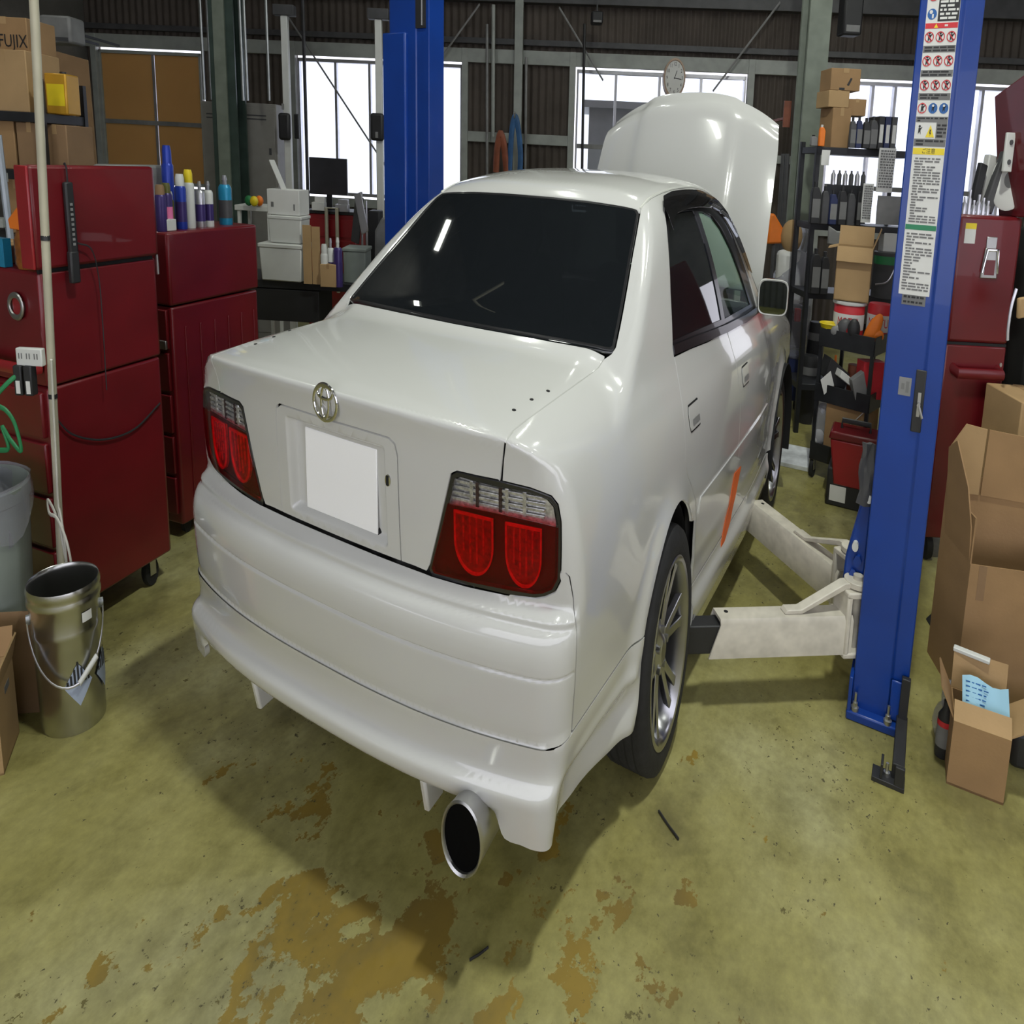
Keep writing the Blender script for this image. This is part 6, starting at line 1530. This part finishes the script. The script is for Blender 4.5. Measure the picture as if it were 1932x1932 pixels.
og.add('glove', G().at((0, 0, .0), roty(38)).ball((0, .02, .06), (.045, .03, .10)), 'orange'); og.add('cuff', G().ball((.075, .02, .03), (.05, .03, .03)), 'orange')
for i, (lab, x, y, rr, m) in enumerate((('dark cloth heap on the cart beside the bowl', -.05, .06, (.07, .05, .045), 'dark_grey'), ('black pulley on the cart before the glove', .05, .03, (.05, .04, .05), 'black_plastic'), ('grey fitting on the cart front edge', -.11, .03, (.06, .03, .03), 'mid_grey'), ('small red part beside the black pulley', .0, .02, (.018, .018, .028), 'red_bright'), ('white scrap on the cart front edge', .10, .02, (.03, .02, .015), 'paper'))):
    o = on_cart(x, y); single('loose_part', lab, 'part', G().ball((0, 0, rr[2]), rr, 12, 8), m, o, 30, group='parts lying on the cart')
# middle and lower tier
for i, (lab, x, y, g, m) in enumerate((
    ('dark carton tilted on the middle tier of the cart', -.10, .05, G().at((0, 0, .03), roty(24)).box(-.10, .08, 0, .14, 0, .10), 'black_plastic'),
    ('white paper lying on the middle tier of the cart', .04, .02, G().at((0, 0, .06), roty(22)).box(-.07, .07, 0, .10, 0, .035), 'paper'),
    ('small white paper at the left of the middle tier', -.14, .01, G().at((0, 0, .01), roty(-30)).box(-.045, .045, -.002, .002, 0, .08), 'paper'),
    ('grey metal bracket on the right of the middle tier', .20, .03, G().at((0, 0, 0), roty(-25)).box(-.05, .05, 0, .06, 0, .12), 'mid_grey'),
    ('red and white carton at the right of the middle tier', .26, .12, G().box(-.09, .09, 0, .12, 0, .17).box(-.08, .08, -.003, 0, .06, .13), 'print_red'),
    ('small orange bottle on the middle tier of the cart', -.17, .16, G().lathe([(0, 0), (.025, 0), (.025, .11), (.01, .13), (.01, .16), (0, .16)], 12), 'orange'),
    ('dark tin in the middle of the middle tier', .02, .20, G().lathe([(0, 0), (.05, 0), (.05, .13), (0, .13)], 16), 'hose_orange'))):
    single('cart_part', lab, 'part', g, m, on_cart(x, y, z2), 30, group='parts on the middle tier of the cart', bevel=.003)
cb_ = carton('open tan carton on the lowest tier of the cart', on_cart(.04, .02, z3), .30, .26, .36, -14, 'card', flaps=1)
cb_.add('flap', G().at((-.15, .15, .26), roty(-20)).box(-.002, .003, -.14, .14, 0, .06), 'card_light'); cb_.add('instruction_sheet', G().at((.0, -.01, .12), roty(52)).box(-.002, .002, .0, .15, 0, .22), 'paper')
o, w, h = bb(((1.1394, 4.7514, 0.1585), 0.1987, 0.2379)); pb_ = Thing('plastic_bag', 'crumpled clear plastic bag at the left of the lowest tier', 'bag', on_cart(-.22, .08, z3), 30)
pb_.add('bag', G().ball((0, 0, .11), (.085, .06, .11)).ball((.02, 0, .22), (.06, .05, .06)), 'film'); pb_.add('scraps', G().ball((-.02, 0, .05), (.05, .04, .04)), 'paper')
# red and black tool box on the floor
o = (1.2942, 4.2779, 0); tx = Thing('tool_box', 'black and red tool box on the floor under the cart', 'tool box', o, 2)
w = .34; tx.add('lower_box', G().box(-w/2, w/2, 0, .26, 0, .17), 'black_plastic', bevel=.012); tx.add('upper_box', G().prism([(-w*.36, .10), (w*.36, .10), (w*.50, .30), (-w*.50, .30)], -.010, .25, 'y'), 'red_bright', bevel=.010); tx.add('lid', G().prism([(-w*.54, .30), (w*.54, .30), (w*.50, .335), (-w*.50, .335)], -.02, .26, 'y'), 'red_paint', bevel=.010)
tx.add('paper_label', G().box(-w*.42, -w*.08, -.003, 0, .025, .095), 'paper'); tx.add('carry_handle', G().tube([(-.10, .12, .33), (-.10, .12, .37), (.10, .12, .37), (.10, .12, .33)], .012, 8), 'black_plastic')
# dusty white board on the floor by the front wheel
o = (0.7741, 5.0594, 0); single('floor_board', 'dusty white board lying on the floor ahead of the car door', 'board', G().box(-.13, .13, -.22, .28, 0, .022), 'dusty_board' if 'dusty_board' in MATS else 'paper', o, 4, bevel=.003)
o = (0.6722, 6.9316, 0); single('scrap', 'pale cloth scrap on the floor behind the cart', 'scrap', G().ball((0, 0, .03), (.06, .05, .03)), 'paper', o, 30)
# waste stand with a clear bag and orange cloth
ws = Thing('bag_stand', 'waste stand holding a clear bag beside the raised bonnet', 'bag stand', (*(0.437, 6.4834, 0.111)[:2], 0), 30)
zb0 = (0.4093, 6.4672, 0.3466)[2]; zb1 = (0.317, 6.4134, 1.1289)[2]; bwid = ((0.3711, 6.4449, 0.5652), 0.4483, 0.3158)[-2]
ws.add('stand', G().box(-.16, .16, -.02, .25, .06, zb0), 'navy', bevel=.01)
for x in (-.12, .12): ws.add('castor', G().lathe([(0, -.015), (.03, -.015), (.03, .015), (0, .015)], 14, (x, .03, .03), 'x'), 'rubber'); ws.add('castor', G().lathe([(0, -.015), (.03, -.015), (.03, .015), (0, .015)], 14, (x, .22, .03), 'x'), 'rubber')
ws.add('rubbish', G().box(-bwid*.38, bwid*.30, 0, .2, zb0 + .30, zb0 + .62), 'paper', bevel=.05); ws.add('rubbish', G().box(-bwid*.32, bwid*.34, .01, .2, zb0 + .02, zb0 + .30), 'dark_grey', bevel=.05); ws.add('rubbish', G().box(bwid*.05, bwid*.2, -.01, .05, zb0 + .20, zb0 + .28), 'print_red', bevel=.01); ws.add('rubbish', G().ball((-bwid*.1, .08, zb0 + .70), (bwid*.25, .1, .10)), 'card_light')
bg = G(); prof = [(-bwid*.46, zb0 - .02), (bwid*.40, zb0 - .04), (bwid*.46, zb0 + .35), (bwid*.5, zb1 - .35), (bwid*.28, zb1), (bwid*.05, zb1 - .22), (-bwid*.30, zb1 - .30), (-bwid*.5, zb1 - .38)]
bg.prism(prof, -.04, .28, 'y'); ws.add('clear_bag', bg, 'film', bevel=.03)
oc2 = [(0.1264, 6.418, 1.1755), (0.2819, 6.5087, 1.0623)]
o, w, h = bb(((0.2112, 6.4675, 0.9907), 0.1929, 0.1869)); single('orange_cloth', 'bright orange cloth behind the clear bag', 'cloth', G().prism([(-w*.5, 0), (w*.45, h*.05), (w*.5, h*.45), (-w*.15, h), (-w*.4, h*.95)], 0, .10, 'y'), 'orange', (o[0], o[1], o[2]), 30, bevel=.02)
single('cloth_stand', 'dark pipe stand carrying the orange cloth', 'stand', G().cyl((0, .05, -o[2]), (0, .05, .02), .02, n=8), 'dark_grey', (o[0], o[1], o[2]), 30)
for i, lab in enumerate(('black compressor pot behind the clear bag', 'black jug low behind the clear bag')):
    o, w, h = (bb(((0.666, 6.1539, 0.3962), 0.1739, 0.1529)), bb(((0.6806, 6.1624, 0.2413), 0.1858, 0.1547)))[i]
    t = Thing('grease_pot', lab, 'pot', (o[0], o[1], 0), 0, 'black pots on the floor behind the cart')
    zz = o[2]; t.add('pot', G().lathe([(0, 0), (w/2, 0), (w/2, zz + h*.8), (w*.4, zz + h), (0, zz + h)], 18, (0, .06*i + (0 if i else .50), 0)), 'black_plastic'); t.add('band', G().lathe([(w*.51, zz + h*.3), (w*.51, zz + h*.6)], 18, (0, .06*i + (0 if i else .50), 0)), 'print_grey')
bars = ((1502, 'thin dark rod leaning behind the bonnet edge, left of the column'), (1510, 'thin dark rod leaning against the pale column'))
for i, (u, lab) in enumerate(bars):
    a, b = (((0.0526, 7.4169, 1.5374), (0.0827, 7.4344, 1.0921)), ((0.1142, 7.337, 1.5371), (0.1445, 7.3547, 1.0971)))[i]
    single('steel_rod', lab, 'rod', G().cyl((0, 0, -b[2]), (np.array(a) - np.array(b)), .025, n=8), 'dark_grey', b, group='rods by the pale column')
o, w, h = bb(((-0.107, 8.3657, 1.7385), 0.0888, 0.1831)); single('red_sign', 'dull red board on the wall behind the bonnet corner', 'sign', G().box(-w/2, w/2, 0, .03, 0, h).box(-.02, .02, .03, 1.2, h*.3, h*.4), 'hose_orange', o, 25)

# --- red cabinet behind the right lift post ---
C0 = np.array(((1.8045, 3.7291, 0))); RC = 30
zR = (1.9194, 3.8981, 1.2979)[2]
c3 = Thing('tool_cabinet', 'dark red tool cabinet with open lid behind the right lift post', 'tool cabinet', C0, RC)
WD = ((1.8846, 3.8547, 0.531), 0.3968, 0.3943)[-2]
z_s = (1.9717, 3.9055, 0.8431)[2]
c3.add('lower_body', G().box(0, WD, 0, .62, .10, z_s - .004), 'red_paint', bevel=.012); c3.add('upper_body', G().box(-.004, WD + .004, -.004, .62, z_s + .002, zR), 'red_paint', bevel=.02)
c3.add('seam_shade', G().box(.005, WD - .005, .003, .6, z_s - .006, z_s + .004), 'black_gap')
c3.add('push_bar', G().tube([(.06, .0, z_s - .09), (.06, -.06, z_s - .10), (WD - .05, -.06, z_s - .10), (WD - .05, 0, z_s - .09)], .020, 10), 'red_paint')
for z in (z_s - .07, z_s - .15): c3.add('screw', G().cyl((WD - .03, -.006, z), (WD - .03, .004, z), .008, n=10), 'steel')
lx, lz = WD*.53, (1.9749, 3.9074, 1.1507)[2]
l_ = c3.add('latch', G().prism([(lx - .05, lz - .07), (lx + .055, lz - .07), (lx + .04, lz + .035), (lx - .035, lz + .035)], -.018, -.004, 'y'), 'steel', bevel=.004)
c3.add('latch_bow', G().tube([(lx - .045, -.022, lz - .05), (lx - .03, -.03, lz + .03), (lx + .035, -.03, lz + .03), (lx + .05, -.022, lz - .05)], .007, 8), 'chrome', under=l_); c3.add('latch_hasp', G().box(lx - .03, lx + .035, -.012, -.003, lz + .03, lz + .075), 'steel', under=l_, bevel=.004); c3.add('latch_inset', G().box(lx - .03, lx + .033, -.0195, -.017, lz - .058, lz - .005), 'red_paint', under=l_)
sl_ = c3.add('sticker', G().box(WD*.10, WD*.27, -.0065, -.004, (1.8425, 3.8301, 1.1987)[2], (1.83, 3.8228, 1.2693)[2]), 'paper'); c3.add('sticker_head', G().box(WD*.10, WD*.27, -.008, -.006, (1.8336, 3.8249, 1.2489)[2], (1.83, 3.8228, 1.2693)[2]), 'print_yellow', under=sl_)
for x in (.06, WD - .06):
    for y in (.06, .55): c3.add('castor', G().lathe([(0, -.02), (.048, -.02), (.05, 0), (.048, .02), (0, .02)], 18, (x, y, .05), 'x'), 'rubber')
# lid standing open at the right
a0, a1, a2, a3 = [np.array(p) for p in ((2.0291, 4.1127, 1.293), (1.9263, 4.0527, 1.7113), (2.0564, 3.7234, 1.7668), (2.1598, 3.7837, 1.3023))]
Ri = rotz(-RC)
lidg = G(); q = [Ri @ (p - C0) for p in (a0, a1, a2, a3)]; nrm = np.array([.035, .02, 0])
lidg.raw([tuple(p) for p in q] + [tuple(p + nrm) for p in q], [(0, 1, 2, 3), (7, 6, 5, 4), (0, 4, 5, 1), (1, 5, 6, 2), (2, 6, 7, 3), (3, 7, 4, 0)])
c3.add('lid', lidg, 'red_paint', bevel=.006)
b0_ = [Ri @ (np.array(p) - C0) for p in ((2.0061, 3.8677, 1.5816), (2.0602, 3.8992, 1.4496))]
c3.add('lid_bracket', G().box(b0_[0][0] - .01, b0_[0][0] + .045, b0_[0][1] - .02, b0_[0][1] + .0, b0_[1][2], b0_[0][2]), 'white_plastic', bevel=.004)
for z in (.25, .75): c3.add('bracket_bolt', G().cyl((b0_[0][0] + .018, b0_[0][1] - .03, b0_[1][2] + (b0_[0][2] - b0_[1][2])*z), (b0_[0][0] + .018, b0_[0][1], b0_[1][2] + (b0_[0][2] - b0_[1][2])*z), .009, n=8), 'dark_grey')
def on_c3(x, y): return tuple(C0 + rotz(RC) @ np.array((x, y, 0)) + np.array((0, 0, zR)))
labs3 = ['first', 'second', 'third', 'fourth', 'fifth', 'sixth']
for k in range(6):
    hh = (.06, .085, .05, .07, .06, .05)[k]
    single('socket_bit', '%s small steel socket from the post on the red cabinet' % labs3[k], 'socket', G().lathe([(0, 0), (.012, 0), (.012, hh*.6), (.007, hh*.7), (.007, hh), (0, hh)], 10), 'silver', on_c3(.05 + .030*k, .05), group='small sockets on the right red cabinet')
def tilt(label, name, x, y, w, h, a, m, cat, th=.03):
    single(name, label, cat, G().at((0, 0, .012), roty(a)).box(-w/2, w/2, 0, th, 0, h), m, on_c3(x, y), RC, bevel=.006)
tilt('grey power tool leaning on the right red cabinet', 'air_tool', .25, .12, .06, .22, 24, 'dark_grey', 'air tool', .05)
tilt('dark air ratchet on the right red cabinet', 'air_tool', .21, .20, .05, .17, 12, 'black_plastic', 'air tool', .04)
tilt('white carton on the right red cabinet before the lid', 'carton', .31, .25, .07, .20, 8, 'paper', 'carton', .06)
dsc = Thing('sanding_disc', 'round white disc leaning at the open red lid', 'disc', on_c3(.34, .08), RC)
dsc.add('disc', G().at((0, 0, .125), rotz(38) @ roty(14)).lathe([(0, -.006), (.105, -.006), (.11, 0), (.105, .006), (0, .006)], 32, (0, 0, 0), 'x'), 'paper'); dsc.add('hub', G().at((0, 0, .125), rotz(38) @ roty(14)).lathe([(0, -.009), (.03, -.009), (.03, .009), (0, .009)], 20, (0, 0, 0), 'x'), 'mid_grey')
# solid dark block in place of the shadow, and hose at the right edge
o = (2.3301, 4.2882, 0.3921); bs = Thing('shadow_block', 'dark block put in for the shadow at the right edge beside the red cabinet', 'shadow block', (o[0], o[1], 0), 30)
bs.add('panel', G().box(-.01, .40, .05, .30, .02, (2.1303, 4.1717, 1.2542)[2]), 'shadow_dark' if 'shadow_dark' in MATS else 'black_plastic', bevel=.02)
ph = [np.array(p) for p in ((2.1248, 3.5318, 1.074), (2.1097, 3.5229, 1.0121), (2.107, 3.5214, 0.9413), (2.1118, 3.5241, 0.9023))]; single('hose_hook', 'bent silver rod hanging at the right edge', 'rod', G().tube(smooth_path([p - ph[0] for p in ph], 5), .008, 8), 'silver', ph[0])
o, w, h = bb(((2.1863, 3.5097, 0.9847), 0.0866, 0.0691)); single('wood_handle', 'small wooden handle at the right edge', 'handle', G().at((0, 0, 0), roty(-8)).box(-w/2, w/2, 0, .03, 0, h), 'card_light', o, 30, bevel=.008)
# --- cardboard boxes at the right ---
o = (2.1936, 3.3403, 0.45)
t = Thing('cardboard_box', 'closed tan carton standing behind the tall open carton', 'box', (*(2.2112, 3.4085, 0.0913)[:2], 0), 24)
zt4 = (2.1325, 3.3626, 0.7187)[2]
t.add('body', G().box(0, .42, 0, .40, 0, zt4), 'card_light', bevel=.006); t.add('tape', G().box(.16, .22, -.001, .401, zt4*.9, zt4 + .001), 'card')
t0 = np.array((1.9771, 2.3419, -0)); tc_ = Thing('cardboard_box', 'tall open carton with ragged flaps right of the lift post', 'box', t0, 20)
za = (1.98, 3.9481, 0.1094)[2]
w, d, h = .48, .36, (2.0166, 2.3109, 0.3995)[2]
e = .006
tc_.add('walls', G().box(0, w, 0, e, 0, h).box(0, w, d - e, d, 0, h + .17).box(0, e, e, d - e, 0, h + .13).box(w - e, w, e, d - e, 0, h), 'card')
tc_.add('flap', G().at((.0, .02, h), roty(-6)).prism([(0, 0), (d*.82, 0), (d*.82, .26), (d*.55, .30), (d*.15, .20), (0, .10)], 0, .006, axis='x'), 'card')
tc_.add('flap', G().at((0.01, d - .02, h + .12), rotx(4)).prism([(0, 0), (.14, 0), (.14, .20), (.04, .21), (-.02, .14)], 0, .006, axis='y'), 'card_light')
tc_.add('flap', G().at((0.01, d - .02, h + .12), rotx(4)).prism([(.15, 0), (w - .02, -.01), (w, .18), (.15, .20)], 0, .006, axis='y'), 'card')
tc_.add('tape', G().box(.04, .075, -.001, .0, h*.75, h), 'card_dark')
sb0 = np.array((1.9392, 1.7195, 0)); sb = Thing('cardboard_box', 'small open carton with a blue slip lying on it', 'box', sb0, 2)
w, d, h = .205, .24, (1.945, 2.0801, 0.0408)[2]
h = .165
sb.add('walls', G().box(0, w, 0, e, 0, h).box(0, w, d - e, d, 0, h).box(0, e, e, d - e, 0, h).box(w - e, w, e, d - e, 0, h).box(0, w, 0, d, 0, e), 'card')
sb.add('flap', G().at((0, 0, h), rotx(-62)).box(0, w, -.002, .003, 0, .07), 'card_light'); sb.add('flap', G().at((0, .10, h), roty(-38)).box(-.002, .003, -.08, .13, 0, .09), 'card'); sb.add('flap', G().at((0, d, h), rotx(-24)).box(0, w, -.002, .003, 0, .10), 'card_light'); sb.add('flap', G().at((w, .1, h), roty(62)).box(-.002, .003, -.08, .13, 0, .09), 'card_light')
bsl = Thing('delivery_slip', 'light blue slip lying across the small open carton', 'paper', sb0 + np.array((.03, .05, h + .004)), 2)
bsl.add('sheet', G().sheet([[(.17*j/6, .14*i/4, .008 + .008*math.sin(j*1.1) + .045*(i/4)) for j in range(7)] for i in range(5)], .0015), 'paper_blue', smooth=60)
q = G(); r = random.Random(3)
for i in range(6):
    x = .012
    while x < .085: ww = r.uniform(.008, .02); q.box(x, x + ww, .02 + .018*i, .025 + .018*i, .020 + .0062*i, .0215 + .0062*i); x += ww + .006
bsl.add('print', q, 'print_blue')
single('white_strip', 'white plastic strip lying on the back flap of the small carton', 'strip', G().at((0, 0, 0), rotz(-10)).box(-.01, .13, 0, .035, 0, .010), 'white_plastic', sb0 + np.array((-.005, .27, h + .085)), 2, bevel=.003)
gb = Thing('grease_bottle', 'dark bottle with a pale label beside the small carton', 'bottle', np.array((1.9216, 1.8856, 0)), 0); gb.add('body', G().lathe([(0, 0), (.028, 0), (.03, .01), (.03, .11), (.014, .13), (.014, .15), (0, .15)], 18), 'black_plastic'); gb.add('label', G().lathe([(.0308, .03), (.0308, .085)], 18), 'mid_grey'); gb.add('red_band', G().lathe([(.031, .085), (.031, .10)], 18), 'print_red')
single('clear_wrap', 'crumpled clear wrap behind the dark bottle', 'wrap', G().ball((0, 0, .05), (.05, .05, .06)).ball((.01, .0, .12), (.035, .04, .05)), 'film', np.array((1.9259, 1.9972, 0)))
single('black_case', 'black case lying at the right edge behind the small carton', 'case', G().box(0, .30, 0, .22, 0, .10), 'black_plastic', np.array((2.1841, 1.9764, 0)), 12, bevel=.02)
single('black_ramp', 'black rubber wedge on the floor behind the lift post', 'wedge', G().prism([(0, 0), (.20, 0), (.20, .10), (.13, .10)], 0, .14, 'y'), 'rubber', np.array((1.8854, 2.89, 0)), 20, bevel=.006)
# --- small things on the floor ---
single('wire_scrap', 'thin black wire lying on the floor right of the rear wheel', 'wire', G().tube([np.array((0.9427, 0.8866, 0.004)) - np.array((0.9931, 0.8478, 0.004)), (0, 0, 0), np.array((1.0473, 0.8118, 0.004)) - np.array((0.9931, 0.8478, 0.004))], .004, 6), 'black_plastic', (0.9931, 0.8478, 0.004))
single('wire_scrap', 'short bent wire on the floor before the exhaust shadow', 'wire', G().tube([np.array((0.6112, 0.0265, 0.003)) - np.array((0.6289, 0.0584, 0.003)), (0, 0, 0), np.array((0.6408, 0.0907, 0.003)) - np.array((0.6289, 0.0584, 0.003))], .003, 6), 'black_plastic', (0.6289, 0.0584, 0.003))
